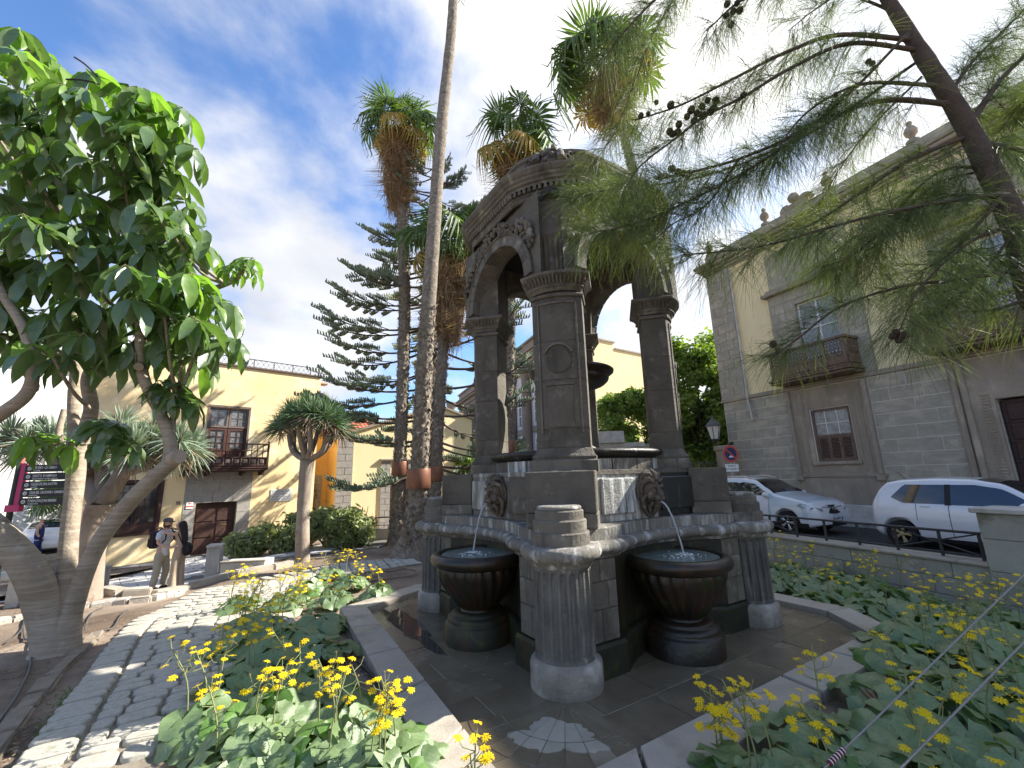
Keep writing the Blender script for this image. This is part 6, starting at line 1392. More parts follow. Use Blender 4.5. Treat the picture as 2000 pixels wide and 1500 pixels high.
# the bigger dragon tree on the left, behind the big leaved tree
b6 = G(165, 1172); dt2 = T('dragon_tree', 'large old dragon tree with grey green tufts behind the smooth barked tree', 'dragon tree', b6)
rl6 = lambda x, y, dy=0: at(x, y, b6.y + dy) - b6
m_ = MB(); limb(m_, [(0, 0, -.2), (0, 0, 0), rl6(178, 1080), rl6(198, 985)], [.42, .27, .22, .24], 14, 6, .02)
fk = rl6(198, 985)
for pts, rr in (([(198, 985), (170, 930), (165, 870)], (.2, .14, .1)), ([(198, 985), (235, 930), (252, 900), (250, 880)], (.18, .14, .13)), ([(198, 985), (200, 930), (190, 895), (215, 880)], (.15, .12, .1)), ([(170, 930), (110, 900), (75, 872)], (.13, .1, .08)), ([(252, 905), (285, 880), (300, 868)], (.1, .09, .07)), ([(240, 925), (320, 900), (355, 880)], (.1, .08, .07)), ([(165, 880), (130, 865), (105, 860)], (.09, .07, .06))):
    limb(m_, [rl6(x, y, .15 * i) for i, (x, y) in enumerate(pts)], rr, 9, 5, .03)
m_.obj('trunk', DB, dt2)
for k, (px, py, dy) in enumerate(((20, 855, .3), (55, 868, -.2), (75, 845, .4), (100, 862, 0), (125, 850, .5), (40, 880, .5), (150, 868, -.1), (215, 858, .1), (245, 862, -.3), (235, 835, .4), (270, 855, .2), (295, 862, -.2), (325, 868, 0), (350, 862, -.3), (372, 878, .1), (340, 885, .4), (305, 840, .6), (185, 858, .6), (260, 880, -.5), (380, 870, .5))):
    p = rl6(px, py, dy); mk('rosette', q.choice(ROG), dt2, p, (q.uniform(-.25, .25), q.uniform(-.25, .25), k), q.uniform(.75, 1.0) * (.9 if k % 3 else 1.15)); mk('dry_leaves', q.choice(ROD), dt2, p - Vector((0, 0, .1)), (0, 0, k), q.uniform(.8, 1.3))
# ---- umbrella tree (big compound leaves, foreground left) -----------------------------
ULF = mat('umbrella_leaf', (.1, .15, .06), (.065, .11, .045), 5, .28, .15, 8, spec=.75, var=.5, trans=.25)
ULL = mat('pale_umbrella_leaf', (.14, .22, .05), (.09, .16, .035), 5, .38, .15, 8, spec=.4, var=.3, trans=.4)  # paler, more translucent green, mostly for clusters along the crown top
def leaflet(seed):
    q = random.Random(seed); V_ = []; F_ = []; n_ = 7; tw = q.uniform(-.2, .2)
    for j in range(n_ + 1):
        f = j / n_; w_ = .19 * math.sin(PI * min(1, f * .93 + .07)) ** .75; z = -.4 * f * f + .02 * math.sin(f * 14 + seed); s_ = .06 * math.sin(f * 3 + seed)
        V_ += [(f, -w_ + s_, z + .05 * w_ * 4 + .02 * math.sin(f * 11)), (f, s_, z - .02), (f, w_ + s_, z + .05 * w_ * 4 + tw * w_)]
    for j in range(n_): o_ = j * 3; F_ += [(o_, o_ + 3, o_ + 4, o_ + 1), (o_ + 1, o_ + 4, o_ + 5, o_ + 2)]
    m_ = MB(); m_.add(V_, F_, True); return m_
LFM = [leaflet(k).mesh('leaf', ULF) for k in range(5)]; LFY = [leaflet(9 + k).mesh('leaf', ULL) for k in range(3)]
b7 = G(100, 1275); b7.z = g(b7.x, b7.y); ut = T('umbrella_tree', 'smooth barked tree with big drooping umbrella leaves in the left foreground', 'tree', b7)
UY = b7.y
def r7(x, y, dy=0): return at(x, y, UY + dy) - b7
m_ = MB()
limb(m_, [Vector((0, 0, -.25)), Vector((.02, 0, .08)), r7(88, 1190), r7(55, 1110, -.2), r7(-10, 1035, -.35), r7(-90, 960, -.4), r7(-120, 870, -.4)], [0.294, 0.208, 0.18, 0.16, 0.141, 0.114, 0.093], 18, 8, .01, 1)
limb(m_, [Vector((.15, .05, -.2)), r7(125, 1210, .1), r7(135, 1050, .15), r7(148, 930, .2), r7(152, 850, .2)], [0.174, 0.114, 0.093, 0.099, 0.093], 16, 8, .01, 2)
limb(m_, [Vector((.2, 0, -.2)), r7(140, 1200), r7(185, 1075, -.05), r7(250, 985, -.1), r7(310, 925, -.15), r7(345, 893, -.15)], [0.16, 0.104, 0.091, 0.095, 0.091, 0.084], 16, 8, .01, 3)
limb(m_, [r7(330, 908, -.15), r7(332, 860, -.15), r7(310, 800, -.2), r7(283, 745, -.25), r7(274, 690, -.25), r7(274, 620, -.25), r7(270, 520, -.2), r7(262, 440, -.2)], [0.081, 0.072, 0.068, 0.064, 0.06, 0.051, 0.043, 0.03], 12, 7, .03, 4)
limb(m_, [r7(335, 850, -.15), r7(338, 815, -.1), r7(347, 780, -.1)], [0.043, 0.034, 0.025], 8, 5, .02, 5)
limb(m_, [r7(148, 870, .2), r7(145, 780, .25), r7(150, 690, .3), r7(140, 560, .3), r7(120, 420, .3), r7(90, 280, .3)], [0.085, 0.072, 0.068, 0.06, 0.047, 0.03], 12, 6, .02, 6)
limb(m_, [r7(158, 865, .2), r7(178, 800, .15), r7(172, 740, .1), r7(200, 690, .1), r7(240, 600, .1), r7(300, 480, .1), r7(240, 330, .1), r7(235, 200, .1)], [0.085, 0.081, 0.076, 0.068, 0.055, 0.047, 0.034, 0.025], 12, 6, .02, 7)
limb(m_, [r7(-110, 880, -.4), r7(0, 810, -.6), r7(55, 765, -.65), r7(62, 710, -.65), r7(45, 640, -.6), r7(0, 565, -.5), r7(-30, 480, -.4)], [0.091, 0.072, 0.068, 0.06, 0.051, 0.047, 0.043], 12, 6, .02, 8)
limb(m_, [r7(130, 890, .2), r7(115, 850, .3), r7(125, 800, .35)], [0.051, 0.043, 0.034], 8, 5, .02, 9)
limb(m_, [r7(275, 650, -.2), r7(350, 590, 0), r7(440, 555, .1), r7(470, 535, .1), r7(475, 518, .1)], [0.043, 0.034, 0.038, 0.047, 0.051], 9, 5, .05, 10)
m_.obj('trunk', BARK1, ut)
m_ = MB()
for (x, y, dx, dy_) in ((345, 893, 14, -3), (66, 757, 9, 6), (272, 715, 6, 4)):
    c_ = r7(x, y, -.35); d_ = Vector((dx, -8, -dy_)).normalized(); m_.tube([c_ - d_ * .08, c_ + d_ * .06], .085 if x == 345 else .05, 14)
m_.obj('cut_stub', mat('cut_wood', (.42, .34, .25), (.3, .23, .17), 8, .9, .3), ut)
m_ = MB(); q = random.Random(21); heads = []; twig = MB()
clusters = [(20, 110, 1), (60, 75, 1), (95, 150, 1), (150, 205, 1), (230, 165, 1), (290, 190, 1), (330, 235, 1), (190, 240, 0), (250, 260, 0), (320, 290, 0), (20, 190, 0), (60, 230, 0), (110, 270, 0), (170, 310, 0), (240, 330, 0), (300, 350, 0), (350, 370, 0), (30, 300, 0), (80, 350, 0), (-10, 260, 0), (140, 390, 0), (210, 400, 0), (280, 420, 0), (340, 430, 0), (20, 400, 0), (-20, 350, 0), (70, 440, 0), (130, 470, 0), (200, 480, 0), (270, 500, 0), (330, 500, 0), (390, 500, 0), (10, 490, 0), (60, 530, 0), (120, 560, 0), (190, 560, 0), (330, 560, 0), (400, 560, 1), (430, 590, 0), (20, 590, 0), (80, 620, 0), (150, 640, 0), (220, 610, 0), (290, 640, 0), (350, 620, 0), (420, 650, 0), (30, 670, 0), (100, 690, 0), (270, 560, 0), (300, 690, 0), (385, 690, 0), (180, 700, 0), (330, 760, 0), (355, 790, 0), (5, 640, 0), (-30, 440, 0), (-30, 540, 0), (95, 862, 1), (210, 840, 0), (230, 870, 0), (478, 522, 1), (350, 300, 0), (375, 440, 0)]
K0 = [0, 0]; allv = []; allf = []; pet = MB(); count = 0; rest = {0: MB(), 1: MB()}
items = []
for ci, (px, py, paler) in enumerate(clusters):
    px = px - 28 if 290 < px < 470 and py < 700 else px; py = py + 22 if py < 200 else py
    low = py > 730; Yc = UY - (q.uniform(-.1, .9) if not low else .1); tip = at(px, py, Yc) - b7; s0 = 1.0 * Yc / 5.2; small = px == 478
    nl = 3 if not small else 5
    if ci % 4 == 3 and not small and not low: nl = 2
    if low: nl = 3
    for k in range(nl):
        a = k * 2 * PI / nl + q.uniform(-.3, .3) + ci; el = R(q.uniform(-5, 45)); Lp = q.uniform(.26, .46) * s0 * (.5 if small or low else 1); d_ = Vector((math.cos(a) * math.cos(el), math.sin(a) * math.cos(el), math.sin(el))); h_ = tip + d_ * Lp
        pet.tube([tip, tip.lerp(h_, .5) + Vector((0, 0, .02)), h_], [.006, .005, .004], 4, False)
        nlf = 8; ax = (d_ * .55 + Vector((0, 0, 1 if not low else .6))).normalized(); Ra = Matrix.Rotation(q.uniform(0, 6), 3, 'Z'); Q = ax.to_track_quat('Z', 'Y').to_matrix()
        for j in range(nlf):
            b_ = 2 * PI * j / nlf; dip = R(q.uniform(20, 48)); ld = Q @ (Ra @ Vector((math.cos(b_) * math.cos(dip), math.sin(b_) * math.cos(dip), -math.sin(dip)))); Ll = q.uniform(.34, .5) * s0 * (.7 if low else 1) * (.45 if small else 1)
            st = h_ + ld * .07; fr_ = frame(ld, q.uniform(-.35, .35)); MM = Matrix.Translation(st) @ fr_ @ Matrix.Scale(Ll, 4); pet.tube([h_, st], .003, 3, False)
            me = q.choice(LFY) if (paler and q.random() < .75) or q.random() < .08 else q.choice(LFM); items.append(((b7 + st - Vector((0, 0, CAMZ))).length / Ll, MM, me, paler))
    # twig joining the cluster to the nearest limb point below it
    tw_t = min([r7(*p) for p in ((150, 690), (140, 560), (120, 420), (90, 280), (178, 800), (200, 690), (240, 600), (300, 480), (240, 330), (235, 200), (274, 690), (274, 620), (270, 520), (262, 440), (45, 640), (0, 565), (-30, 480), (440, 555), (347, 780), (125, 850), (190, 850))], key=lambda p: (p - tip).length + (2 if p.z > tip.z + .2 else 0))
    twig.tube(crv([tw_t, tw_t.lerp(tip, .5) - Vector((0, 0, .08)), tip], 4), taper(.026, .016, 9), 6)
items.sort(key=lambda t_: t_[0])
for k, (_, MM, me, paler_) in enumerate(items):
    if k < 300: o_ = mk('leaf', me, ut); o_.matrix_local = MM
    else: rest[1 if me in LFY else 0].add([v.co for v in me.vertices], [tuple(p.vertices) for p in me.polygons], True, MM)
stuff(rest[0].obj('foliage', ULF, ut)); stuff(rest[1].obj('pale_foliage', ULL, ut))
twig.obj('twigs', BARK1, ut); pet.obj('leaf_stalks', STEM, ut)
m_ = MB()
for (x0, y0, x1, y1) in ((190, 150, 146, 112), (195, 165, 130, 155), (60, 210, 105, 235)):
    a, b_ = r7(x0, y0, -.3), r7(x1, y1, -.4); 
    for k in range(26): p = a.lerp(b_, k / 25) + Vector((0, 0, .03 * math.sin(k / 25 * PI))); m_.ball(p, .014 if k else .01, 5, 4)
m_.obj('flower_spike', mat('spike_dark', (.06, .05, .05), None, 5), ut)
# ---- casuarina (needle tree, foreground right) ------------------------------------------
CAS = mat('casuarina_needle', (.125, .155, .06), (.075, .105, .042), 2, .6, 0, var=.0, c3=(.19, .2, .08), c3sc=2.2, c3t=(.5, .66), trans=.25)
CBK = mat('casuarina_bark', (.13, .095, .07), (.075, .055, .042), 8, .92, .7, 24)
cb0 = Vector((4.95, 2.3, 0)); cb0.z = g(cb0.x, cb0.y); ca = T('casuarina_tree', 'drooping needle leaved casuarina with small round cones hanging in from the upper right', 'tree', cb0)
def rc(x, y, Y): return at(x, y, Y) - cb0
m_ = MB(); CY = 3.1
limb(m_, [(0, 0, -.2), (-.15, .1, 1.2), rc(2080, 640, 2.9), rc(1985, 440, 3.0), rc(1890, 250, CY), rc(1810, 120, CY), rc(1735, 0, 3.15), rc(1660, -130, 3.2)], [.13, .11, .095, .085, .072, .06, .048, .035], 14, 8, .05, 1); 
BR = [
 ([(1785, 78), (1640, 68), (1540, 100), (1430, 155), (1330, 205), (1240, 235)], 3.1, 3.3, .022, 1.0),
 ([(1795, 98), (1660, 85), (1550, 130), (1450, 190), (1380, 225), (1320, 270), (1250, 325), (1215, 380)], 3.1, 3.2, .02, 1.0),
 ([(1842, 168), (1700, 162), (1620, 190), (1560, 235), (1520, 290)], 3.1, 3.0, .017, .8),
 ([(1858, 203), (1730, 196), (1620, 228), (1530, 275), (1430, 315), (1340, 338), (1280, 350)], 3.1, 3.25, .024, 1.0),
 ([(1896, 264), (1780, 310), (1690, 370), (1600, 430), (1540, 455)], 3.1, 3.2, .02, 1.1),
 ([(1985, 375), (1840, 395), (1720, 418), (1600, 450), (1500, 478), (1400, 492), (1330, 498)], 3.0, 2.9, .018, 1.1),
 ([(2040, 520), (1880, 545), (1760, 560), (1640, 600), (1560, 660), (1505, 700)], 2.9, 3.1, .016, .8),
 ([(2010, 430), (1900, 470), (1800, 560), (1750, 660)], 2.95, 2.7, .014, .8),
 ([(1700, -60), (1560, -40), (1450, 0), (1380, 60)], 3.2, 3.0, .02, .9),
 ([(1640, -120), (1480, -110), (1330, -40), (1230, 50), (1170, 130)], 3.2, 3.3, .02, 1.0),
 ([(1776, 62), (1640, 200), (1480, 320), (1330, 400), (1230, 440), (1150, 455)], 3.0, 3.5, .014, 1.5),
 ([(1804, 112), (1600, 250), (1420, 330), (1290, 360), (1190, 370), (1120, 390)], 3.2, 3.7, .014, 1.5),
 ([(1890, 250), (1960, 150), (2060, 60)], 3.1, 3.0, .03, 1.0),
 ([(1900, 280), (1980, 290), (2100, 330)], 3.1, 2.9, .03, 1.2),
 ([(1850, 190), (1900, 120), (1960, 60), (2040, -20)], 3.2, 3.6, .02, 1.1),
 ([(1960, 380), (1900, 450), (1850, 500), (1780, 540)], 2.9, 3.2, .016, 1.4),
 ([(2060, 560), (1960, 600), (1900, 610)], 2.8, 3.1, .016, 1.0),
 ([(1740, 20), (1650, -10), (1590, 20), (1540, 60)], 3.2, 3.4, .014, 1.0),
 ([(1985, 430), (1900, 380), (1800, 400), (1700, 470), (1630, 530)], 3.0, 3.4, .016, 1.4),
 ([(1940, 330), (1850, 330), (1780, 380), (1730, 460), (1700, 540)], 3.1, 3.5, .014, 1.5),
 ([(1340, -40), (1280, 60), (1240, 160), (1200, 260), (1150, 330)], 3.5, 3.9, .012, 1.3),
 ([(1990, 440), (1930, 520), (1850, 600), (1790, 640)], 2.9, 3.2, .012, 1.5),
 ([(1930, 330), (1830, 360), (1740, 430), (1660, 470), (1600, 520)], 3.2, 3.7, .012, 1.6),
 ([(2040, 500), (1950, 500), (1860, 540), (1800, 590)], 3.0, 3.5, .012, 1.5),
 ([(2060, 300), (1980, 230), (1930, 180)], 3.2, 3.4, .014, 1.4),
 ([(2080, 200), (2010, 190), (1950, 260)], 3.0, 3.3, .012, 1.4),
 ([(1800, 150), (1700, 250), (1640, 330), (1600, 400)], 3.2, 3.6, .01, 1.0),
 ([(1440, 315), (1380, 400), (1310, 440), (1280, 470)], 3.2, 3.6, .01, 1.4),
]
anch = []; rs = np.random.RandomState(4); q = random.Random(4); tips = []
for pts, Ya, Yb, r_, dens in BR:
    P3 = [rc(x, y, Ya + (Yb - Ya) * i / (len(pts) - 1)) for i, (x, y) in enumerate(pts)]; P_ = limb(m_, P3, [r_, r_ * .6, r_ * .28], 8, 8, .05, 2)
    L_ = sum((P_[i + 1] - P_[i]).length for i in range(len(P_) - 1)); nt_ = int(L_ * 24 * dens)
    for k in range(nt_):
        f = .08 + .92 * (k + .5) / nt_; i = min(int(f * (len(P_) - 1)), len(P_) - 2); p = P_[i].lerp(P_[i + 1], f * (len(P_) - 1) - i); d_ = (P_[i + 1] - P_[i]).normalized(); tips.append((p, d_, .5 + .5 * f))
m_.obj('trunk', CBK, ca)
# side twigs then long thin needles hanging from them
tw = MB(); NP = []
for p, d_, f in tips:
    rv = Vector((q.gauss(0, 1), q.gauss(0, 1), q.gauss(0, .7))); rv = (rv - d_ * rv.dot(d_)).normalized(); dr_ = (d_ * .8 + rv).normalized(); Lt = q.uniform(.06, .22); e_ = p + dr_ * Lt + Vector((0, 0, -.03)); tw.tube([p, p.lerp(e_, .5) + Vector((0, 0, .01)), e_], [.003, .0022, .0015], 3, False)
    for k in range(30):
        s_ = p.lerp(e_, q.uniform(.2, 1)); dv = (dr_ * q.uniform(.5, 1.1) + Vector((q.gauss(0, .45), q.gauss(0, .45), q.gauss(-.05, .4)))).normalized(); NP.append((*s_, *dv, q.uniform(.14, .33)))
A_ = np.array(NP); K = np.linspace(0, 1, 5)[None, :, None]; Pn = A_[:, None, :3] + A_[:, None, 3:6] * A_[:, 6][:, None, None] * K; Pn[:, :, 2] -= (.42 * A_[:, 6][:, None] * K[..., 0] ** 1.9); W_ = np.full((len(A_), 5), .0013) * (1 - .35 * K[..., 0])
V_, F_ = ribbons(Pn, W_, 3); stuff(mk('needles', npmesh('needles', V_, F_, CAS), ca)); tw.obj('twigs', CBK, ca)
con = MB(); con.ball((0, 0, 0), 1, 10, 8, sq=(1, 1, 1.15)); 
for k in range(60):
    z = 1 - 2 * (k + .5) / 60; a = k * 2.4; r_ = math.sqrt(1 - z * z); con.ball((r_ * math.cos(a), r_ * math.sin(a), z * 1.12), .17, 4, 3)
cm = con.mesh('cone', mat('cone_brown', (.09, .065, .045), (.05, .036, .026), 10, .9, .5))
for (x, y, Y) in ((1394, 210, 3.17), (1382, 196, 3.16), (1372, 208, 3.18), (1362, 222, 3.17), (1374, 226, 3.16), (1388, 218, 3.15), (1398, 196, 3.17), (1350, 215, 3.18), (1342, 228, 3.18), (1356, 236, 3.17), (1326, 243, 3.2), (1308, 257, 3.2), (1324, 258, 3.2), (1314, 262, 3.2), (1452, 186, 3.14), (1334, 338, 3.25), (1324, 336, 3.25), (1345, 340, 3.24), (1312, 330, 3.25), (1300, 344, 3.25), (1290, 347, 3.25), (1420, 8, 3.0), (1432, 22, 3.0), (1418, 30, 3.0), (1428, 48, 3.0), (1440, 6, 3.0), (1445, 20, 3.0), (1632, 185, 3.0), (1266, 222, 3.3), (1252, 226, 3.3), (1282, 200, 3.3), (1696, 120, 3.1), (1704, 124, 3.1), (1310, 205, 3.2), (1744, 656, 2.72), (1756, 664, 2.72), (1762, 656, 2.7), (1750, 648, 2.7), (1510, 672, 3.1)):
    o_ = mk('cone', cm, ca, rc(x, y, Y - .02), (q.uniform(-1, 1), q.uniform(-1, 1), 0), q.uniform(.02, .028) * (1.1 if 1300 < x < 1460 else .9))
# the two tufts hanging by the wall
# ---- blade leaf at the right edge
bl_ = at(2010, 1380, 2.3); z0 = g(bl_.x, bl_.y); ag = T('blade_leaf_plant', 'broad blade leaf cut by the right edge of the picture', 'plant', (bl_.x + .25, bl_.y - .1, z0)); m_ = MB(); V_ = []; F_ = []
for j in range(9):
    f = j / 8; w_ = .1 * math.sin(PI * (.15 + .83 * f)); c_ = Vector((.1 - .42 * f, .08 * f, .1 + .55 * f - .2 * f * f)); V_ += [c_ + Vector((0, -.3 * w_, -w_)), c_ + Vector((0, .02, 0)), c_ + Vector((0, .3 * w_, w_))]
for j in range(8): o_ = j * 3; F_ += [(o_, o_ + 3, o_ + 4, o_ + 1), (o_ + 1, o_ + 4, o_ + 5, o_ + 2)]
m_.add(V_, F_, True); m_.obj('leaf', mat('olive_blade', (.1, .13, .055), (.15, .14, .07), 3, .5, .1, trans=.1), ag)
# ================================================================ CARS
PAINT = mat('white_car_paint', (.72, .73, .74), (.7, .71, .72), 1, .22, 0, spec=.6, coat=.8)
CGL = mat('car_glass', (.018, .022, .026), (.014, .018, .02), 2, .03, 0, spec=.9, coat=.5)
PLAS = mat('black_plastic', (.018, .018, .02), (.014, .014, .015), 5, .5, .05)
TYRE = mat('tyre_rubber', (.02, .02, .02), (.014, .014, .014), 8, .85, .2)
CHR = mat('bright_metal', (.6, .6, .6), None, 3, .25, 0, metal=.9)
RUST = mat('tan_rim', (.5, .38, .2), (.36, .27, .14), 6, .45, .1, metal=.2)
def ip(P_, x):
    if x <= P_[0][0]: return P_[0][1]
    for (a, za), (b_, zb) in zip(P_[:-1], P_[1:]):
        if x <= b_: t_ = (x - a) / (b_ - a); return za + (zb - za) * (t_ * t_ * (3 - 2 * t_) * .35 + t_ * .65)
    return P_[-1][1]
def car(label, loc, rot, L, W, top, belt, wheels, wr, rimmat, spokes, side_win, screen, rear_screen, extra, group='cars parked along the road', s=1, cut=True):
    t_ = T('parked_car', label, 'car', loc, rot, group); t_.scale = (s, s, s)
    def half(x): e_ = abs(x - L / 2) / (L / 2); return W / 2 * (1 - .05 * e_ ** 2 - .2 * max(0, e_ - .86) / .14 * max(0, e_ - .86) / .14 * 1.2)
    def sh(z): 
        if z < belt: return 1 - .09 * ((z - .62) / .45) ** 2 * (1 if z > .62 else .7)
        return 1 - .09 * ((belt - .62) / .45) ** 2 - .42 * (z - belt) - .06 * (z - belt) ** 2
    def low(x): e_ = abs(x - L / 2) / (L / 2); return .2 + .12 * max(0, e_ - .8) / .2
    loops = []; NX = 64; xs_ = [L * (1 - math.cos(PI * i / NX)) / 2 * .5 + L * i / NX * .5 for i in range(NX + 1)]
    for x in xs_:
        zt = ip(top, x); zl = low(x); h_ = half(x); side = []
        for k in range(14):
            f = k / 13; z = zl + (zt - .05 - zl) * f; side.append((h_ * sh(z) * (1 if f > .02 else .97), z))
        ys, ze = side[-1]; 
        for k in range(1, 4): a = k / 3 * PI / 2; side.append((ys - .06 * math.sin(a) ** 1.2 * 1.0, ze + .05 * math.sin(a) if k < 3 else zt))
        y1 = side[-1][0]
        for k in range(1, 5): f = k / 4; side.append((y1 * (1 - f), zt + .035 * (1 - (1 - f) ** 2)))
        loops.append([(x, -y, z) for y, z in side] + [(x, y, z) for y, z in side[-2::-1]])
    m_ = MB(); m_.loft(loops, True, True, True, True); me = m_.mesh('body', PAINT)
    bm = bmesh.new(); bm.from_mesh(me); bmesh.ops.remove_doubles(bm, verts=bm.verts, dist=1e-5); bmesh.ops.recalc_face_normals(bm, faces=bm.faces); bm.to_mesh(me); bm.free()
    if cut:
        bo = bpy.data.objects.new('b', me); COL.objects.link(bo); cs = []
        for x in wheels:
            c_ = MB(); c_.lathe([(wr + .055, -W), (wr + .055, -W * .5 + .25), ], 40, M=tl(x, 0, wr + .01) @ RX @ Matrix.Scale(-1, 4, (0, 0, 1))); c_.lathe([(wr + .055, -W), (wr + .055, -W * .5 + .25)], 40, M=tl(x, 0, wr + .01) @ RX)
            cm_ = c_.mesh('c', None); b2 = bmesh.new(); b2.from_mesh(cm_); bmesh.ops.recalc_face_normals(b2, faces=b2.faces); b2.to_mesh(cm_); b2.free(); co_ = bpy.data.objects.new('c', cm_); COL.objects.link(co_); cs.append(co_)
            md = bo.modifiers.new('m', 'BOOLEAN'); md.object = co_; md.operation = 'DIFFERENCE'; md.solver = 'EXACT'
        dg = bpy.context.evaluated_depsgraph_get(); dg.update(); me = bpy.data.meshes.new_from_object(bo.evaluated_get(dg)); me.name = 'body'
        for o_ in [bo] + cs: bpy.data.objects.remove(o_)
    mk('body', me, t_)
    def yat(x, z): return half(x) * sh(z)
    def side_patch(name, x0, x1, zl, zh, mt, off=.006, n=14, m=4, par=None):
        for s_ in (-1, 1):
            V_ = []; F_ = []
            for i in range(n + 1):
                x = x0 + (x1 - x0) * i / n; a, b_ = (zl(x) if callable(zl) else zl), (zh(x) if callable(zh) else zh); b_ = max(b_, a + .004)
                for j in range(m + 1): z = a + (b_ - a) * j / m; V_.append((x, s_ * (yat(x, z) + off), z))
            for i in range(n):
                for j in range(m): a = i * (m + 1) + j; F_.append((a, a + 1, a + m + 2, a + m + 1) if s_ > 0 else (a, a + m + 1, a + m + 2, a + 1))
            q_ = MB(); q_.add(V_, F_, True); q_.obj(name, mt, par or t_)
    def top_patch(name, xa, xb, f0, f1, mt, off=.008, ya=None, ybb=None):
        V_ = []; F_ = []; n, m = 10, 10
        for i in range(n + 1):
            x = xa + (xb - xa) * i / n; zt = ip(top, x); hh = half(x) * sh(zt - .05) - .07; w_ = hh * (f0 + (f1 - f0) * i / n)
            for j in range(m + 1): y = -w_ + 2 * w_ * j / m; V_.append((x, y, zt + .035 * (1 - (y / (hh + .01)) ** 2) + off))
        for i in range(n):
            for j in range(m): a = i * (m + 1) + j; F_.append((a, a + m + 1, a + m + 2, a + 1))
        q_ = MB(); q_.add(V_, F_, True); q_.obj(name, mt, t_)
    for x0, x1, zl, zh in side_win: side_patch('side_window', x0, x1, zl, zh, CGL)
    top_patch('windscreen', *screen, CGL); top_patch('rear_window', *rear_screen, CGL)
    for i, x in enumerate(wheels):
        for s_ in (-1, 1):
            MW = tl(x, s_ * (W / 2 - .12), wr) @ RX
            w_ = MB(); w_.lathe([(wr * .66, -.09), (wr * .9, -.1), (wr * .985, -.075), (wr, -.03), (wr, .03), (wr * .985, .075), (wr * .9, .1), (wr * .66, .09)], 36, M=MW, cap=False); wo = w_.obj('wheel', TYRE, t_)
            w_ = MB(); w_.lathe([(wr * .68, -.095), (wr * .62, -.09), (wr * .6, -.03), (.05, -.02), (.05, .02), (wr * .6, .03), (wr * .62, .09), (wr * .68, .095)], 30, M=MW, cap=False); w_.obj('wheel_well', PLAS, wo)
            w_ = MB(); 
            for k in range(spokes):
                a = 2 * PI * k / spokes
                for da in (-.13, .13): c_, s2 = math.cos(a + da), math.sin(a + da); c0_, s0_ = math.cos(a + da * .6), math.sin(a + da * .6); w_.tube([(x + c0_ * .05, s_ * (W / 2 - .045), wr + s0_ * .05), (x + c_ * wr * .63, s_ * (W / 2 - .035), wr + s2 * wr * .63)], [.022, .018], 5)
            w_.lathe([(wr * .61, 0), (wr * .665, .0), (wr * .67, -.02), (wr * .62, -.03)], 30, cap=False, M=tl(x, s_ * (W / 2 - .03), wr) @ RX @ Matrix.Scale(-s_, 4, (0, 0, 1))); w_.ball((x, s_ * (W / 2 - .05), wr), .055, 10, 6, sq=(1, .5, 1)); w_.obj('rim', rimmat, wo)
    extra(t_, side_patch, top_patch, yat, half); return t_
fwd = Vector((.4, -.917, 0)).normalized(); lft = Vector((-fwd.y, fwd.x, 0)); crot = math.atan2(fwd.y, fwd.x)
# hatchback, seen from its right side, tail to the left
W_, L_ = 1.69, 3.78
pr = at(1765, 1070, 10.4); pos = Vector((pr.x, pr.y, -.05)) - fwd * .62 + lft * W_ / 2
topY = [(0, .52), (.03, .72), (.06, .95), (.14, 1.08), (.3, 1.33), (.42, 1.44), (.7, 1.49), (1.3, 1.52), (1.9, 1.5), (2.35, 1.42), (2.8, 1.16), (3.1, .98), (3.45, .86), (3.65, .74), (3.75, .56), (3.78, .45)]
def exY(t_, sp2, tp, yat, half):
    sp2('door_seam', 1.55, 1.562, .3, 1.0, PLAS, .002, 1, 6); sp2('door_seam', 2.62, 2.632, .34, .95, PLAS, .002, 1, 6); sp2('door_seam', .98, .99, .62, 1.0, PLAS, .002, 1, 4)
    sp2('door_pillar', 1.5, 1.6, .97, lambda x: 1.4, PLAS, .008, 2, 3)
    sp2('sill', .95, 2.85, .2, .27, PLAS, .006, 8, 1)
    for x in (1.08, 2.12):
        for s_ in (-1, 1): m_ = MB(); y = s_ * (yat(x, .92) + .02); m_.tube([(x, y - s_ * .02, .93), (x + .03, y, .935), (x + .14, y, .935), (x + .17, y - s_ * .02, .93)], .012, 6); m_.obj('door_handle', PAINT, t_)
    for s_ in (-1, 1):
        m_ = MB(); m_.ball((2.72, s_ * (yat(2.7, 1.0) + .1), 1.0), .09, 12, 8, sq=(1.0, .9, .75)); m_.tube([(2.72, s_ * yat(2.7, .98), .96), (2.72, s_ * (yat(2.7, 1) + .06), .98)], .025, 6); m_.obj('wing_mirror', PAINT, t_)
        m_ = MB(); V_ = [];
        for (x, z) in ((.045, .78), (.06, .98), (.13, 1.04), (.3, 1.0), (.24, .9), (.1, .78)): V_.append((x, s_ * (half(x) * .985 * (1 - .1 * ((z - .62) / .45) ** 2) + .012), z))
        m_.add(V_, [tuple(range(6)) if s_ > 0 else tuple(range(6))[::-1]]); m_.obj('tail_light', mat('red_lens', (.5, .02, .02), None, 3, .15, 0, spec=.8), t_)
    m_ = MB(); m_.tube([(.55, 0, 1.5), (.4, 0, 1.66)], .006, 4); m_.obj('aerial', PLAS, t_)
    m_ = MB(); m_.box(-.012, .006, -.24, .24, .62, .72); m_.obj('number_plate', WHT, t_)
zh = lambda x: min(1.395, ip(topY, x) - .09)
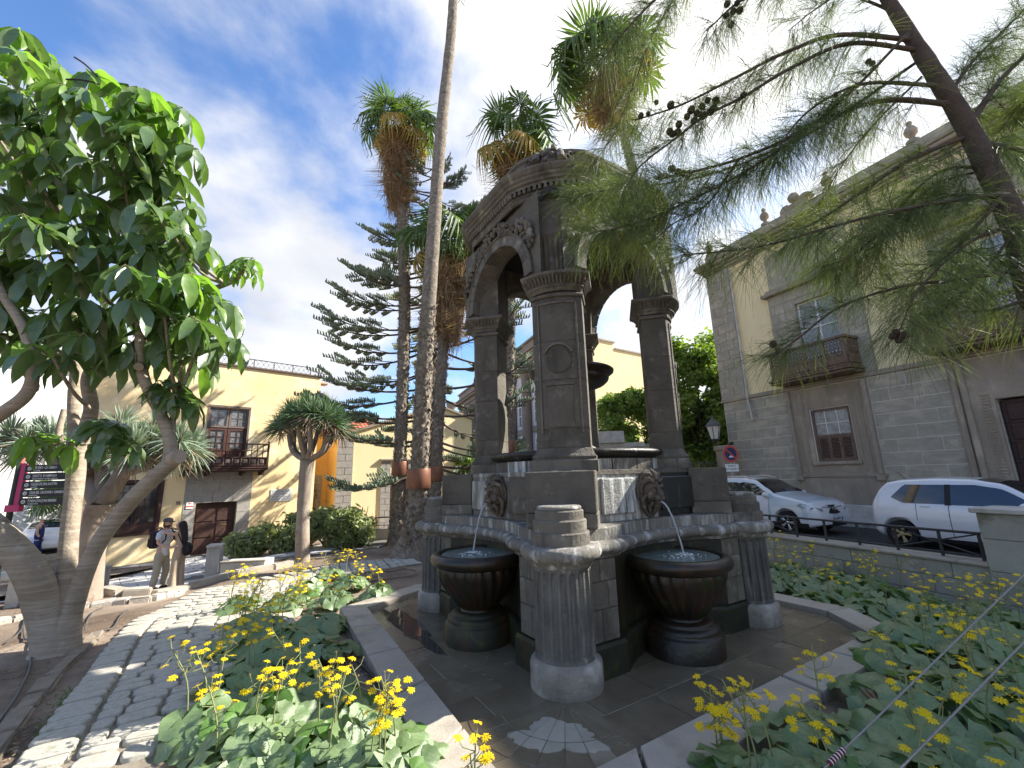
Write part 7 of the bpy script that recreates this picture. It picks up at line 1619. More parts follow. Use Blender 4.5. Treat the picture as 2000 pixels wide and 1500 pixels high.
car('white hatchback with tan wheels and red tail light, parked at the right edge', pos, crot, L_, W_, topY, .98, (.62, 3.05), .3, RUST, 5,
    [(.52, 1.5, lambda x: .99 if x > .75 else .99 + (.75 - x) * .5, lambda x: min(zh(x), 1.12 + (x - .52) * 1.1)), (1.6, 2.7, .98, zh)], (2.0, 2.82, .93, .97), (.12, .38, .8, .72), exY)
# suv, front towards us at its right end
W2, L2 = 1.78, 4.28; s2 = .96
pf = at(1540, 1043, 12.9); pos2 = Vector((pf.x, pf.y, -.05)) - fwd * (3.38 * s2) + lft * W2 / 2 * s2
topS = [(0, .6), (.03, .85), (.08, 1.08), (.2, 1.22), (.4, 1.5), (.6, 1.58), (1.1, 1.62), (1.8, 1.62), (2.3, 1.55), (2.75, 1.3), (3.05, 1.12), (3.4, 1.06), (3.8, .98), (4.05, .9), (4.18, .78), (4.25, .6), (4.28, .45)]
REFLW = mat('white_paint_bluish_reflection', (.5, .6, .66), (.47, .57, .63), 1, .25, 0, spec=.6, coat=.8)  # white paint with a bluish reflection put into its colour
def exS(t_, sp2, tp, yat, half):
    sp2('lower_cladding', .2, 4.0, .2, .34, PLAS, .008, 24, 1); sp2('door_seam', 1.75, 1.762, .35, 1.08, PLAS, .002, 1, 6); sp2('door_seam', 2.85, 2.862, .35, 1.05, PLAS, .002, 1, 6); sp2('door_pillar', 1.68, 1.82, 1.1, 1.47, PLAS, .009, 2, 3)
    sp2('front_wing', 2.87, 4.02, lambda x: .42 if x > 3.85 or x < 2.96 else .78, lambda x: ip(topS, x) - .06, REFLW, .004, 24, 6)
    tp('bonnet', 2.98, 4.1, 1.0, .98, REFLW, .004)
    for s_ in (-1, 1):
        m_ = MB(); m_.tube([(.45, s_ * .6, 1.6), (.6, s_ * .6, 1.66), (1.9, s_ * .6, 1.68), (2.2, s_ * .6, 1.61)], .018, 6); m_.obj('roof_rail', CHR, t_)
        m_ = MB(); m_.ball((2.82, s_ * (yat(2.8, 1.08) + .11), 1.12), .1, 12, 8, sq=(.9, .9, .8)); m_.tube([(2.8, s_ * yat(2.8, 1.02), 1.02), (2.82, s_ * (yat(2.8, 1.08) + .1), 1.05)], .03, 6); m_.obj('wing_mirror', WHT, t_)
        V_ = []; P_ = [(3.72, .84), (3.85, .9), (4.02, .87), (4.14, .79), (4.12, .72), (3.95, .74)]
        m_ = MB()
        for (x, z) in P_: V_.append((x, s_ * (yat(x, z) + .012), z))
        V_ += [(4.24, s_ * .5, .76), (4.26, s_ * .5, .68)]
        m_.add(V_, [(0, 1, 2, 3, 4, 5), (3, 6, 7, 4)]); m_.obj('headlight', mat('headlight_lens', (.45, .47, .5), (.12, .12, .13), 14, .08, 0, spec=1.0), t_)
        m_ = MB(); m_.tube([(4.1, s_ * .72, .46), (4.24, s_ * .55, .45)], .03, 6); m_.obj('fog_light_trim', CHR, t_)
    # grille, bumper, number plate on the rounded nose
    def nose(y): return 4.28 - .22 * (abs(y) / .8) ** 2.4
    def npatch(name, y0, y1, z0, z1, mt, off, n=12, taper_=0):
        V_ = []; F_ = []
        for i in range(n + 1):
            y = y0 + (y1 - y0) * i / n; e_ = taper_ * abs(2 * i / n - 1) ** 2
            for z in (z0 + e_, (z0 + z1) / 2, z1 - e_ * .3): V_.append((nose(y) + off - .14 * max(0, z - .55) / .3, y, z))
        for i in range(n):
            for j in range(2): a = i * 3 + j; F_.append((a, a + 3, a + 4, a + 1))
        m_ = MB(); m_.add(V_, F_, True); m_.obj(name, mt, t_)
    npatch('bumper', -.78, .78, .38, .66, REFLW, .0, 14); npatch('grille', -.46, .46, .6, .84, PLAS, .02, 12, .07); npatch('lower_intake', -.62, .62, .26, .4, PLAS, .012); npatch('number_plate', -.26, .26, .42, .52, WHT, .022); npatch('plate_band', .2, .26, .42, .52, mat('plate_blue', (.05, .12, .5), None), .026)
    text('7316 KFV', .085, PLAS, Matrix.Translation((4.31, -.22, .44)) @ rz(PI / 2) @ RX, parent=t_, name='plate_lettering')
    m_ = MB(); m_.lathe([(.05, 0), (.062, .0), (.062, .015), (.05, .015)], 24, cap=False, M=tl(4.24, 0, .73) @ Matrix.Rotation(PI / 2, 4, 'Y')); m_.tube([(4.25, -.058, .725), (4.26, 0, .735), (4.25, .058, .72)], .007, 4); m_.obj('emblem', CHR, t_)
    m_ = MB(); m_.tube([(4.2, -.44, .8), (4.25, 0, .765), (4.2, .44, .8)], .012, 6); m_.obj('grille_bar', CHR, t_)
zs_ = lambda x: min(1.49, ip(topS, x) - .1)
car('white compact suv with roof rails, bluish reflection coloured into bonnet, parked behind the fountain', pos2, crot, L2, W2, topS, 1.08, (.83, 3.38), .335, CHR, 5,
    [(.55, 1.68, lambda x: 1.1 if x > .9 else 1.1 + (.9 - x) * .4, lambda x: min(zs_(x), 1.2 + (x - .55) * 1.2)), (1.82, 2.78, 1.09, zs_)], (2.22, 2.98, .95, 1.0), (.18, .48, .85, .78), exS, s=s2)
fc = at(100, 1068, 24); fc.z = g(fc.x, fc.y) + .05
car('small white car standing on the far left street beyond the trees', fc, R(-50), 3.78, 1.69, topY, .98, (.62, 3.05), .3, CHR, 5, [(.6, 1.5, .99, zh), (1.6, 2.7, .98, zh)], (2.0, 2.82, .93, .97), (.12, .38, .8, .72), lambda *a: None, group=None, cut=False)
# ================================================================ PEOPLE
SKIN = mat('skin', (.6, .38, .27), (.55, .33, .23), 4, .6, .05)
def skinmesh(name, chains, mt, par, lv_=1):
    """chains: list of [(x,y,z,r),...]; first point of later chains joins the nearest existing vertex"""
    V_ = []; E_ = []; Rr = []
    for c_ in chains:
        prev = None
        for i, (x, y, z, r_) in enumerate(c_):
            if i == 0 and V_:
                j = min(range(len(V_)), key=lambda k: (Vector(V_[k]) - Vector((x, y, z))).length)
                if (Vector(V_[j]) - Vector((x, y, z))).length < .02: prev = j; continue
            V_.append((x, y, z)); Rr.append(r_)
            if prev is not None: E_.append((prev, len(V_) - 1))
            prev = len(V_) - 1
    me = bpy.data.meshes.new(name); me.from_pydata(V_, E_, []); o_ = bpy.data.objects.new(name, me); COL.objects.link(o_); o_.modifiers.new('s', 'SKIN'); sv = me.skin_vertices[0].data
    for i, r_ in enumerate(Rr): sv[i].radius = (r_ if hasattr(r_, '__len__') else (r_, r_))
    sv[0].use_root = True; sb_ = o_.modifiers.new('u', 'SUBSURF'); sb_.levels = sb_.render_levels = lv_ + 1
    dg = bpy.context.evaluated_depsgraph_get(); dg.update(); m2 = bpy.data.meshes.new_from_object(o_.evaluated_get(dg)); bpy.data.objects.remove(o_); m2.materials.clear(); m2.materials.append(mt); m2.name = name
    for p in m2.polygons: p.use_smooth = True
    return mk(name, m2, par)
def hand(par, p, d, up=(0, 0, 1), s=1):
    p, d = Vector(p), Vector(d).normalized(); side = d.cross(Vector(up)).normalized(); n = side.cross(d); m_ = MB(); m_.ball(p + d * .04, .042 * s, 10, 6, sq=(1, .8, .8))
    for k, L_ in enumerate((.07, .08, .075, .06)):
        b_ = p + d * .065 + side * (.028 - .018 * k); m_.tube([b_, b_ + d * L_ * .5, b_ + d * L_ * .9 - n * .02], [.0095, .009, .007], 6)
    b_ = p + d * .02 + side * .035; m_.tube([b_, b_ + side * .02 + d * .03, b_ + side * .02 + d * .06], [.011, .01, .008], 6); m_.obj('hand', SKIN, par)
def face(par, c_, fx_, r_=.105):
    """head turned towards +fx_ on x"""
    m_ = MB(); x, y, z = c_; m_.ball((x, y, z + .02), r_, 18, 14, sq=(.95, .78, 1.08)); m_.ball((x + fx_ * .03, y, z - .06), r_ * .66, 14, 10, sq=(1, .85, 1)); m_.tube([(x + fx_ * .088, y, z + .035), (x + fx_ * .118, y, z - .012), (x + fx_ * .095, y, z - .02)], [.01, .016, .012], 6)
    m_.ball((x + fx_ * .09, y, z - .052), .02, 8, 5, sq=(.6, 1.2, .5))
    for s_ in (-1, 1): m_.ball((x - fx_ * .005, y + s_ * .083, z), .028, 8, 6, sq=(.7, .35, 1.2))
    m_.tube([(x - fx_ * .015, y, z - .06), (x - fx_ * .03, y, z - .17)], [.05, .055], 10); o_ = m_.obj('head', SKIN, par)
    m_ = MB()
    for s_ in (-1, 1): m_.ball((x + fx_ * .088, y + s_ * .034, z + .03), .012, 7, 5)
    m_.obj('eyes', mat('eye_dark', (.05, .035, .03), None, 3, .3, 0), o_); return o_
pm_ = gz(308, 1152, -.83); zg = g(pm_.x, pm_.y) + STR_OFF + .015
man = T('person', 'bearded man in white t-shirt, cargo trousers and cap with a dark backpack, hugging a woman', 'person', (pm_.x, pm_.y, zg), R(-4))
COTW = mat('white_cotton', (.68, .69, .72), (.6, .61, .64), 5, .9, .2, 20); KHA = mat('khaki_cloth', (.44, .4, .31), (.36, .32, .25), 5, .9, .3, 20); BPK = mat('backpack_cloth', (.035, .022, .028), (.025, .016, .02), 5, .8, .2); 
skinmesh('body', [[(0, 0, .95, .1), (.01, 0, 1.12, .1), (.02, 0, 1.3, .12), (.02, 0, 1.42, .09), (.03, 0, 1.52, .055)], [(0, 0, .95, .1), (-.01, -.1, .86, .085), (.02, -.12, .5, .06), (-.04, -.13, .12, .042), (.08, -.14, .05, .035)], [(0, 0, .95, .1), (-.01, .1, .86, .085), (.05, .12, .5, .06), (0, .13, .12, .042), (.12, .14, .05, .035)],
    [(.02, 0, 1.42, .09), (.02, -.17, 1.42, .055), (.06, -.25, 1.17, .042), (.32, -.22, 1.06, .033), (.46, -.16, 1.07, .026)], [(.02, 0, 1.42, .09), (.02, .17, 1.42, .055), (.1, .25, 1.2, .042), (.34, .2, 1.12, .033), (.46, .14, 1.12, .026)]], SKIN, man)
hand(man, (.45, -.16, 1.07), (1, .35, .1), (0, 0, 1)); hand(man, (.45, .14, 1.12), (1, -.4, 0), (0, 0, 1))
skinmesh('tshirt', [[(0, 0, .8, (.165, .145)), (0, 0, .93, (.155, .135)), (.01, 0, 1.1, (.145, .125)), (.02, 0, 1.3, (.165, .135)), (.02, 0, 1.43, (.12, .1)), (.025, 0, 1.49, (.07, .07))], [(.02, 0, 1.43, .11), (.02, -.18, 1.41, .078), (.05, -.24, 1.24, .07)], [(.02, 0, 1.43, .11), (.02, .18, 1.41, .078), (.07, .24, 1.25, .07)]], COTW, man)
skinmesh('trousers', [[(0, 0, 1.0, (.15, .125)), (0, 0, .88, (.15, .13))], [(0, 0, .88, .15), (-.01, -.11, .76, .105), (.02, -.125, .5, .09), (-.04, -.13, .16, .078), (-.04, -.13, .1, .076)], [(0, 0, .88, .15), (-.01, .11, .76, .105), (.05, .125, .5, .09), (0, .13, .16, .078), (0, .13, .1, .076)]], KHA, man)
for (x, y) in ((-.04, -.13), (.0, .13)):
    m_ = MB(); m_.loft([[(x + a * c_ + .05, y + b2_, z) for c_, b2_ in [(math.cos(t2) * 1.0, math.sin(t2) * .05) for t2 in [2 * PI * j / 14 for j in range(14)]]] for z, a in ((.0, .15), (.03, .155), (.06, .13), (.09, .08))], cap0=True, cap1=True, smooth=True); so_ = m_.obj('shoe', mat('black_shoe', (.02, .02, .022), None, 3, .6, 0), man)
    m_ = MB(); m_.loft([[(x + .05 + a * math.cos(t2), y + b2_ * math.sin(t2), z) for t2 in [2 * PI * j / 14 for j in range(14)]] for z, a, b2_ in ((.0, .157, .054), (.022, .157, .054))], cap0=True); m_.obj('sole', WHT, so_)
face(man, (.05, 0, 1.63), 1); m_ = MB(); m_.ball((.085, 0, 1.575), .075, 12, 8, sq=(.85, .95, .85)); m_.ball((.02, 0, 1.62), .106, 14, 10, sq=(.85, .82, .95)); m_.obj('beard_and_hair', mat('brown_hair', (.08, .045, .03), None, 20, .8, .4, 60), man)
m_ = MB(); m_.lathe([(.108, 1.68), (.112, 1.7), (.105, 1.74), (.08, 1.775), (.03, 1.79), (.005, 1.79)], 20, (.04, 0)); m_.add([(.12, -.07, 1.69), (.12, .07, 1.69), (.21, .05, 1.675), (.225, 0, 1.67), (.21, -.05, 1.675)], [(0, 1, 2, 3, 4)]); m_.box(.1, .2, -.06, .06, 1.676, 1.69); m_.obj('cap', mat('grey_cap', (.1, .09, .09), None, 5, .8, .2), man)
m_ = MB(); m_.box(-.34, -.13, -.15, .15, 1.02, 1.46, .05); bp_ = m_.obj('backpack', BPK, man); m_ = MB(); m_.box(-.38, -.33, -.11, .11, 1.06, 1.28, .02); m_.obj('pocket', BPK, bp_)
for y in (-.12, .12): m_ = MB(); m_.tube([(-.14, y, 1.4), (0, y, 1.53), (.14, y, 1.42), (.15, y * 1.1, 1.25), (0, y * 1.35, 1.1), (-.14, y, 1.08)], .018, 6); m_.obj('strap', BPK, bp_)
woman = T('person', 'woman with long dark hair in a beige jumpsuit, arms round the man', 'person', (pm_.x + .42, pm_.y + .02, zg), R(-4))
BEI = mat('beige_cloth', (.54, .42, .3), (.46, .355, .25), 5, .9, .3, 20)
skinmesh('body', [[(0, 0, .9, .09), (0, 0, 1.1, .08), (-.01, 0, 1.28, .09), (-.03, 0, 1.36, .06), (-.05, 0, 1.46, .045)], [(0, 0, .9, .09), (0, -.08, .8, .075), (.0, -.08, .45, .05), (.01, -.08, .1, .035), (-.08, -.08, .04, .03)], [(0, 0, .9, .09), (0, .08, .8, .075), (.0, .08, .45, .05), (.04, .08, .1, .035), (-.05, .08, .04, .03)],
    [(-.03, 0, 1.36, .06), (-.05, -.15, 1.37, .042), (-.26, -.22, 1.43, .035), (-.5, -.12, 1.53, .026)], [(-.03, 0, 1.36, .06), (-.05, .15, 1.37, .042), (-.26, .2, 1.45, .035), (-.46, .1, 1.52, .026)]], SKIN, woman)
hand(woman, (-.49, -.12, 1.53), (-1, .25, .15)); hand(woman, (-.46, .1, 1.52), (-1, -.4, .1))
skinmesh('jumpsuit', [[(0, 0, .86, (.15, .13)), (0, 0, 1.0, (.125, .11)), (0, 0, 1.12, (.115, .1)), (-.01, 0, 1.28, (.135, .11)), (-.03, 0, 1.38, (.09, .08))], [(-.03, 0, 1.38, .08), (-.05, -.15, 1.37, .06)], [(-.03, 0, 1.38, .08), (-.05, .15, 1.37, .06)],
    [(0, 0, .86, .14), (0, -.08, .72, .1), (.0, -.085, .4, .095), (.01, -.09, .1, .115), (.01, -.09, .05, .12)], [(0, 0, .86, .14), (0, .08, .72, .1), (.02, .085, .4, .095), (.03, .09, .1, .115), (.03, .09, .05, .12)]], BEI, woman)
face(woman, (-.06, 0, 1.56), -1, .098)
skinmesh('hair', [[(-.05, 0, 1.66, .085), (-.01, 0, 1.63, .105), (.03, 0, 1.55, .105), (.07, 0, 1.42, .085), (.1, 0, 1.28, .085), (.11, .01, 1.13, .07), (.1, .01, 1.05, .03)]], mat('dark_hair', (.018, .013, .015), (.03, .022, .022), 30, .55, .4, 80), woman)
m_ = MB(); m_.ball((.2, .02, .98), .15, 14, 10, sq=(.75, .9, 1.15)); m_.tube([(.12, -.05, 1.1), (.02, -.13, 1.38), (-.08, -.06, 1.38)], .012, 6); m_.obj('bag', mat('black_bag', (.012, .012, .014), None, 5, .6, .1), woman)
for y in (-.08, .08): m_ = MB(); m_.ball((-.06, y, .035), .05, 10, 6, sq=(1.9, .8, .6)); m_.obj('shoe', WHT, woman)
fp_ = at(72, 1068, 21); fp_.z = g(fp_.x, fp_.y) + .05
far_p = T('person', 'distant person in blue clothes by the far white car', 'person', fp_, R(20))
BLC = mat('blue_cloth', (.03, .05, .2), None, 3, .9, 0)
skinmesh('body', [[(0, 0, .95, .13), (0, 0, 1.3, .14), (0, 0, 1.5, .06), (0, 0, 1.66, .09)], [(0, 0, .95, .13), (0, -.1, .5, .08), (0, -.1, .05, .06)], [(0, 0, .95, .13), (0, .1, .5, .08), (.1, .1, .05, .06)], [(0, 0, 1.3, .14), (0, -.22, 1.3, .06), (.05, -.27, 1.0, .05), (.15, -.25, .85, .04)], [(0, 0, 1.3, .14), (0, .22, 1.3, .06), (0, .27, 1.0, .05), (0, .28, .8, .04)]], SKIN, far_p)
skinmesh('overall', [[(0, 0, .95, .15), (0, 0, 1.3, .16), (0, 0, 1.44, .1)], [(0, 0, .95, .15), (0, -.1, .5, .1), (0, -.1, .1, .085)], [(0, 0, .95, .15), (0, .1, .5, .1), (.08, .1, .1, .085)]], BLC, far_p, 0)
# ================================================================ SIGNPOST
sp0 = at(28, 960, 8.0); zs0 = g(sp0.x, sp0.y); sg = T('direction_signpost', 'slanted wayfinding post with five black panels of white place names', 'signpost', (sp0.x, sp0.y, zs0), R(8))
hz = at(40, 905, 8).z - zs0
GRN = mat('dark_green_post', (.035, .04, .038), None, 5, .5, 0); MAG = mat('magenta_panel', (.5, .05, .15), (.42, .04, .12), 4, .5, 0); SBK = mat('sign_black', (.012, .015, .02), None, 3, .35, 0); SWH = mat('sign_letter', (.7, .7, .7), None, 3, .5, 0)
m_ = MB(); m_.tube([(0, 0, -.2), (0, 0, hz + .02)], .045, 12); m_.obj('pole', GRN, sg); m_ = MB(); m_.lathe([(.05, hz), (.055, hz + .02), (.055, hz + .09), (.03, hz + .12), (.001, hz + .12)], 14); m_.obj('cap', mat('cap_orange', (.5, .14, .1), None, 4), sg)
m_ = MB(); m_.box(.03, .14, -.02, .02, hz - .74, hz + .0); m_.box(-.06, .16, -.05, .05, hz - .86, hz - .74); m_.obj('magenta_panel', MAG, sg)
NAMES = (('MUSEO CANARIO', 'MUSEUM'), ('SANTO DOMINGO', 'PLAZA, IGLESIA / SQUARE, CHURCH'), ('IGLESIA DE SAN AGUSTIN', 'CHURCH'), ('CASA DEL CACHORRO CANARIO', 'VIEWPOINT'), ('FUNDACION JUAN NEGRIN', 'FOUNDATION'))
for k, (a, b_) in enumerate(NAMES):
    z = hz - .1 - k * .148; m_ = MB(); m_.box(.12, .93, -.03, -.005, z - .066, z + .066, .004); pn = m_.obj('sign_panel', SBK, sg)
    text(a, .07, SWH, tl(.27, -.033, z - .01) @ RX, parent=pn, cond=.52 if len(a) > 20 else .66); text(b_, .032, SWH, tl(.27, -.033, z - .05) @ RX, parent=pn, cond=.8)
    m_ = MB(); m_.lathe([(.018, -.001), (.034, -.001), (.034, .003), (.018, .003)], 18, cap=False, M=tl(.2, -.031, z) @ RX); m_.ball((.2, -.032, z), .01, 6, 4, sq=(1, .3, 1)); m_.obj('round_symbol', SWH, pn)
    m_ = MB(); m_.ball((.885, -.032, z + .03), .01, 6, 4, sq=(1, .3, 1)); m_.tube([(.885, -.032, z + .02), (.885, -.032, z - .005), (.87, -.032, z - .04)], .007, 4); m_.tube([(.885, -.032, z - .005), (.902, -.032, z - .04)], .006, 4); m_.obj('walking_symbol', SWH, pn)
# ================================================================ POSTS, KERBS, HOSES, WIRES
def sbox(name, label, cat, p, rot, w_, d_, h_, mt, cap=.04, parts='shaft', group=None):
    t_ = T(name, label, cat, p, rot, group); pbox(parts, mt, t_, -w_ / 2, w_ / 2, -d_ / 2, d_ / 2, -.3, h_ - cap, .012)
    if cap: pbox('cap', mt, t_, -w_ / 2 - .02, w_ / 2 + .02, -d_ / 2 - .02, d_ / 2 + .02, h_ - cap + .001, h_, .01)
    return t_
p = G(415, 1128); sbox('stone_post', 'pale stone post with flat cap at the end of the low railing, near the couple', 'post', p, R(20), .34, .4, .92, CONC, .07)
p2 = G(470, 1118); t_ = T('planter_kerb', 'low concrete planter wall next to the pale stone post', 'low wall', p2, R(8)); pbox('wall', CONC, t_, -.45, .6, -.1, .5, -.3, .26, .015); pbox('coping', KERB, t_, -.47, .62, -.13, .0, .262, .3, .01)
t_ = railing('short_railing', 'short dark railing running from the stone post towards the hedge', tuple(G(440, 1112) + Vector((0, .3, 0))), R(46), 2.4, .5, (.0, .8, 1.6, 2.4), ((.8, 1.6),), .35)
t3 = railing('rear_railing', 'thin iron railing behind the hedge before the church', tuple(at(690, 1030, 17.5)), R(10), 3.4, .35, (0, .85, 1.7, 2.55, 3.4), ((0, .85), (1.7, 2.55)), 0); t3.location.z = g(t3.location.x, t3.location.y) + .55
t_ = T('rear_wall', 'low pale wall carrying the thin railing behind the hedge', 'low wall', (t3.location.x, t3.location.y, g(t3.location.x, t3.location.y)), R(10)); pbox('wall', KERB, t_, -.2, 3.8, -.1, .15, -.2, .5, .01)
p = G(196, 1152); sbox('stone_bollard', 'dark grey stone bollard beside the white dragon tree trunk', 'bollard', p, R(25), .26, .26, .62, GSTN, .04)
p = G(14, 1185); t_ = T('stone_bench', 'pale stone bench slab cut by the left edge of the picture', 'bench', p, R(20)); pbox('seat', CONC, t_, -.9, .35, -.25, .25, .5, .6, .02); pbox('support', CONC, t_, -.7, -.45, -.2, .2, -.2, .5, .01); pbox('support', CONC, t_, .05, .25, -.2, .2, -.2, .5, .01)
p = G(2, 1130); t_ = T('stone_bench', 'second stone bench behind, half hidden by the thick left limb', 'bench', p + Vector((-.3, .8, 0)), R(20)); pbox('seat', CONC, t_, -.7, .5, -.25, .25, .45, .55, .02); pbox('support', CONC, t_, -.5, .3, -.2, .2, -.2, .45, .01)
def edging(label, pts, w_, h_, mt, lo, hi, seed, smooth_=True):
    q_ = random.Random(seed); P_ = crv([(*G(*p).to_2d(), 0) for p in pts], 6); t_ = T('stone_edging', label, 'edging', (P_[0].x, P_[0].y, 0), 0, None); L_ = [0]
    for i in range(len(P_) - 1): L_.append(L_[-1] + (P_[i + 1] - P_[i]).length)
    s_ = 0
    while s_ < L_[-1] - .08:
        e_ = min(L_[-1], s_ + q_.uniform(lo, hi)); a = lerp_poly(P_, L_, s_); b_ = lerp_poly(P_, L_, e_); c_ = (a + b_) / 2; d_ = b_ - a; an = math.atan2(d_.y, d_.x); L2_ = d_.length
        bm = bmesh.new(); bmesh.ops.create_cube(bm, size=1); bmesh.ops.scale(bm, vec=(L2_ * .97, w_ * q_.uniform(.85, 1.1), h_ + .2), verts=bm.verts); bmesh.ops.bevel(bm, geom=bm.edges[:], offset=.02, segments=2, affect='EDGES')
        if not smooth_:
            for v in bm.verts: v.co += Vector((q_.uniform(-.012, .012), q_.uniform(-.012, .012), q_.uniform(-.012, .012)))
        me = bpy.data.meshes.new('edging_stone'); bm.to_mesh(me); bm.free(); me.materials.append(mt); sl_ = (g(b_.x, b_.y) - g(a.x, a.y)) / L2_
        mk('edging_stone', me, t_, (c_.x - P_[0].x, c_.y - P_[0].y, g(c_.x, c_.y) + h_ / 2 - .1), (0, -math.atan(sl_), an)); s_ = e_
    return t_
edging('rough stone edging crossing the soil behind the umbrella tree', ((-20, 1222), (60, 1208), (140, 1192), (220, 1180), (300, 1172), (352, 1158)), .2, .09, ROCK, .2, .42, 1, False)
edging('smooth pale kerb of the street at the feet of the couple', ((200, 1158), (262, 1166), (330, 1158), (410, 1138), (500, 1118), (570, 1104)), .24, .13, KERB, .7, 1.0, 2)
edging('low broken concrete edge along the left side of the cobbled path', ((-40, 1500), (40, 1400), (95, 1330), (150, 1280), (190, 1240)), .16, .05, mat('broken_edge', (.3, .25, .19), (.2, .165, .125), 5, .95, .7, 16), .35, .7, 3, False)
def hose(label, pts, r_, mt=None, lift=.015):
    P_ = [G(*p) + Vector((0, 0, lift + (p2 if False else 0))) for p in pts]; b_ = P_[0].copy(); t_ = T('drip_hose', label, 'hose', b_); m_ = MB(); C_ = crv([p - b_ for p in P_], 8); C_ = [Vector((c_.x, c_.y, g(c_.x + b_.x, c_.y + b_.y) - b_.z + lift + .012)) for c_ in C_]; m_.tube(C_, r_, 6); m_.obj('pipe', mt or mat('grey_hose', (.1, .095, .09), None, 5, .6, 0), t_)
hose('grey hose running over dark soil at the bottom left', ((50, 1190), (45, 1235), (60, 1290), (40, 1350), (-5, 1420)), .012)
hose('thin hose left of the umbrella tree trunk by the rough edging', ((10, 1260), (40, 1235), (52, 1205)), .01); hose('thin curved hose just right of the umbrella tree', ((165, 1235), (170, 1215), (182, 1198), (200, 1190)), .01)
hose('thin curved hose between the umbrella tree and the path', ((200, 1236), (222, 1228), (232, 1210), (248, 1194)), .01); hose('black hose lying along the fountain kerb', ((668, 1205), (678, 1245), (690, 1290), (722, 1325), (742, 1350), (770, 1395)), .013, PLAS, .03)
m_b = mat('dry_root', (.3, .2, .14), (.2, .14, .1), 6, .9, .4)
for k, (pts, lab) in enumerate(((((735, 1112), (760, 1118), (790, 1113), (812, 1117)), 'reddish dry root lying on the soil behind the kerb'), (((720, 1138), (760, 1133), (800, 1128), (815, 1125)), 'second dry root close to the kerb behind the leaves'))):
    b_ = G(*pts[0]); t_ = T('dry_root', lab, 'root', b_); m_ = MB(); C_ = crv([G(*p) + Vector((0, 0, .03)) - b_ for p in pts], 5); m_.tube(C_, taper(.022, .012, len(C_)), 6); m_.obj('root', m_b, t_)
for k, (a, b_, lab) in enumerate((((2060, 1065, 2.6), (1640, 1472, 2.15), 'upper grey guy wire crossing the right flower bed'), ((2060, 1193, 2.3), (1760, 1500, 1.95), 'lower grey guy wire at the bottom right corner'))):
    A_ = at(*a); B_ = at(*b_); d_ = (A_ - B_).normalized(); A_ = A_ + d_ * 1.6; B_ = B_ - d_ * .12; t_ = T('guy_wire', lab, 'cable', B_); m_ = MB(); m_.tube([(0, 0, 0), A_ - B_], .0042, 6); m_.obj('cable', mat('steel_cable', (.28, .27, .25), None, 60, .5, .2, metal=.3), t_)
    if k == 0:
        m_ = MB(); m_.tube([d_ * .05, d_ * .15], .011, 10); m_.obj('sleeve', mat('maroon_sleeve', (.13, .02, .03), None, 4, .5, 0), t_); m_ = MB()
        for j in range(6): m_.tube([d_ * (.06 + j * .016), d_ * (.064 + j * .016)], .0116, 10)
        m_.obj('sleeve_stripes', WHT, t_)
# stepping stones bottom right, pebbles beside the kerb
ps = mk('stone_path', None); bpy.data.objects.remove(ps); b_ = gz(2010, 1500, .02); m_ = MB(); m_.box(-.6, .9, -.6, .5, -.1, .0); ps = m_.obj('stone_path', JOINT, None, (b_.x + .25, b_.y - .1, g(b_.x, b_.y) + .05)); struct(ps); q = random.Random(2)
for i in range(5):
    for j in range(4): c_ = MB(); c_.box(-.13, .13, -.12, .12, -.03, .03, .025); c_.obj('paving_stone', COB, ps, (-.45 + i * .29, -.42 + j * .27, .0)).rotation_euler = (0, 0, q.uniform(-.1, .1))
m_ = MB(); q = random.Random(5)
for k in range(260):
    px, py = q.choice(((810, 1470), (790, 1440), (770, 1400), (700, 1300), (640, 1300), (820, 1500))); p = G(px + q.gauss(0, 12), py + q.gauss(0, 14)); s_ = q.uniform(.006, .02); m_.ball((p.x, p.y, p.z + s_ * .3), s_, 6, 4, sq=(1, q.uniform(.6, 1), .6))
stuff(tag(m_.obj('pebbles', mat('pebble', (.28, .26, .24), (.12, .11, .11), 40, .8, .2)), 'small pebbles and soil crumbs beside the fountain kerb', 'pebbles'))
m_ = MB(); 
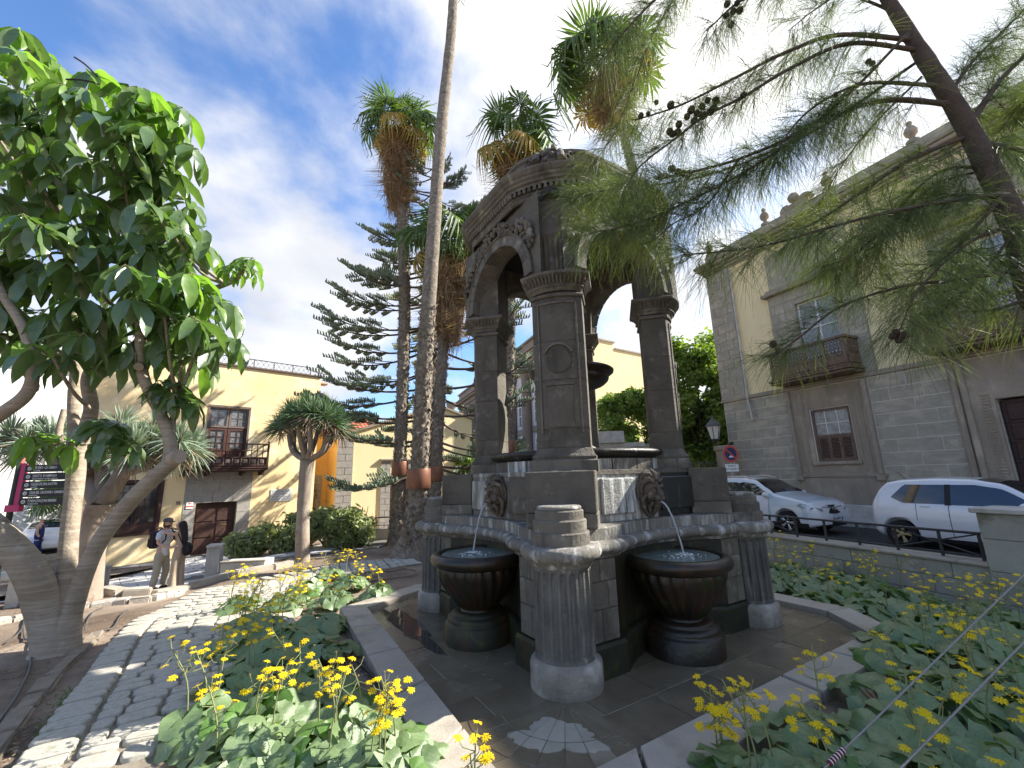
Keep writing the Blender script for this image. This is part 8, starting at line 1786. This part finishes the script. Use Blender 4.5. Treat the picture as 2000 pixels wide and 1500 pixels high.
for k in range(5200):
    if k % 3 == 0: px, py = q.uniform(0, 420), q.uniform(1180, 1500)
    elif k % 3 == 1: px, py = q.uniform(540, 820), q.uniform(1060, 1150)
    else: px, py = q.uniform(520, 800), q.uniform(1200, 1480)
    p = G(px, py); a = q.uniform(0, 6.3); s_ = q.uniform(.008, .03); w_ = s_ * q.uniform(.25, .6); c2_, s2_ = math.cos(a), math.sin(a); z = p.z + .012
    m_.add([(p.x - c2_ * s_, p.y - s2_ * s_, z + q.uniform(0, .012)), (p.x + s2_ * w_, p.y - c2_ * w_, z + .006), (p.x + c2_ * s_, p.y + s2_ * s_, z + q.uniform(0, .015)), (p.x - s2_ * w_, p.y + c2_ * w_, z + .006)], [(0, 1, 2, 3)])
stuff(tag(m_.obj('leaf_litter', mat('dry_litter', (.34, .26, .17), (.16, .11, .07), 9, .95, 0)), 'scattered dry leaf litter over the garden soil', 'leaf litter'))
# weeds in the cobble joints
rs = np.random.RandomState(3); P0 = []
for (px, py, sx_, sy_, n_) in ((150, 1385, 22, 14, 500), (170, 1375, 12, 8, 300), (240, 1285, 10, 6, 120), (105, 1440, 16, 14, 260), (250, 1340, 30, 24, 160), (300, 1440, 40, 30, 160)):
    for k in range(n_): p = G(px + rs.randn() * sx_, py + rs.randn() * sy_); P0.append(p)
P0 = np.array(P0); n_ = len(P0); K = np.linspace(0, 1, 3)[None, :, None]; D_ = np.stack([rs.randn(n_) * .02, rs.randn(n_) * .02, rs.uniform(.012, .04, n_)], 1); Pn = (P0 + [0, 0, .03])[:, None] + D_[:, None] * K; V_, F_ = ribbons(Pn, np.repeat(np.array([[.003, .0025, .0006]]), n_, 0), 2)
stuff(tag(mk('weeds', npmesh('weeds', V_, F_, mat('weed_green', (.09, .16, .03), None, 4, .7, 0, trans=.2))), 'low green weeds growing in the cobble joints', 'weeds'))
# small palms far left
for k, (x, y, h_) in enumerate(((-24, 24.5, 2.6), (-21.5, 26, 2.4), (-27, 27, 3.0))):
    fanpalm(('near', 'middle', 'rear')[k] + ' small street palm beyond the signpost', [(x, y, g(x, y)), (x + .1, y, g(x, y) + h_ * .5), (x, y, g(x, y) + h_)], .24, .2, 1.3, 22, 0, 8, .6, False, False, 40 + k, 1.2)
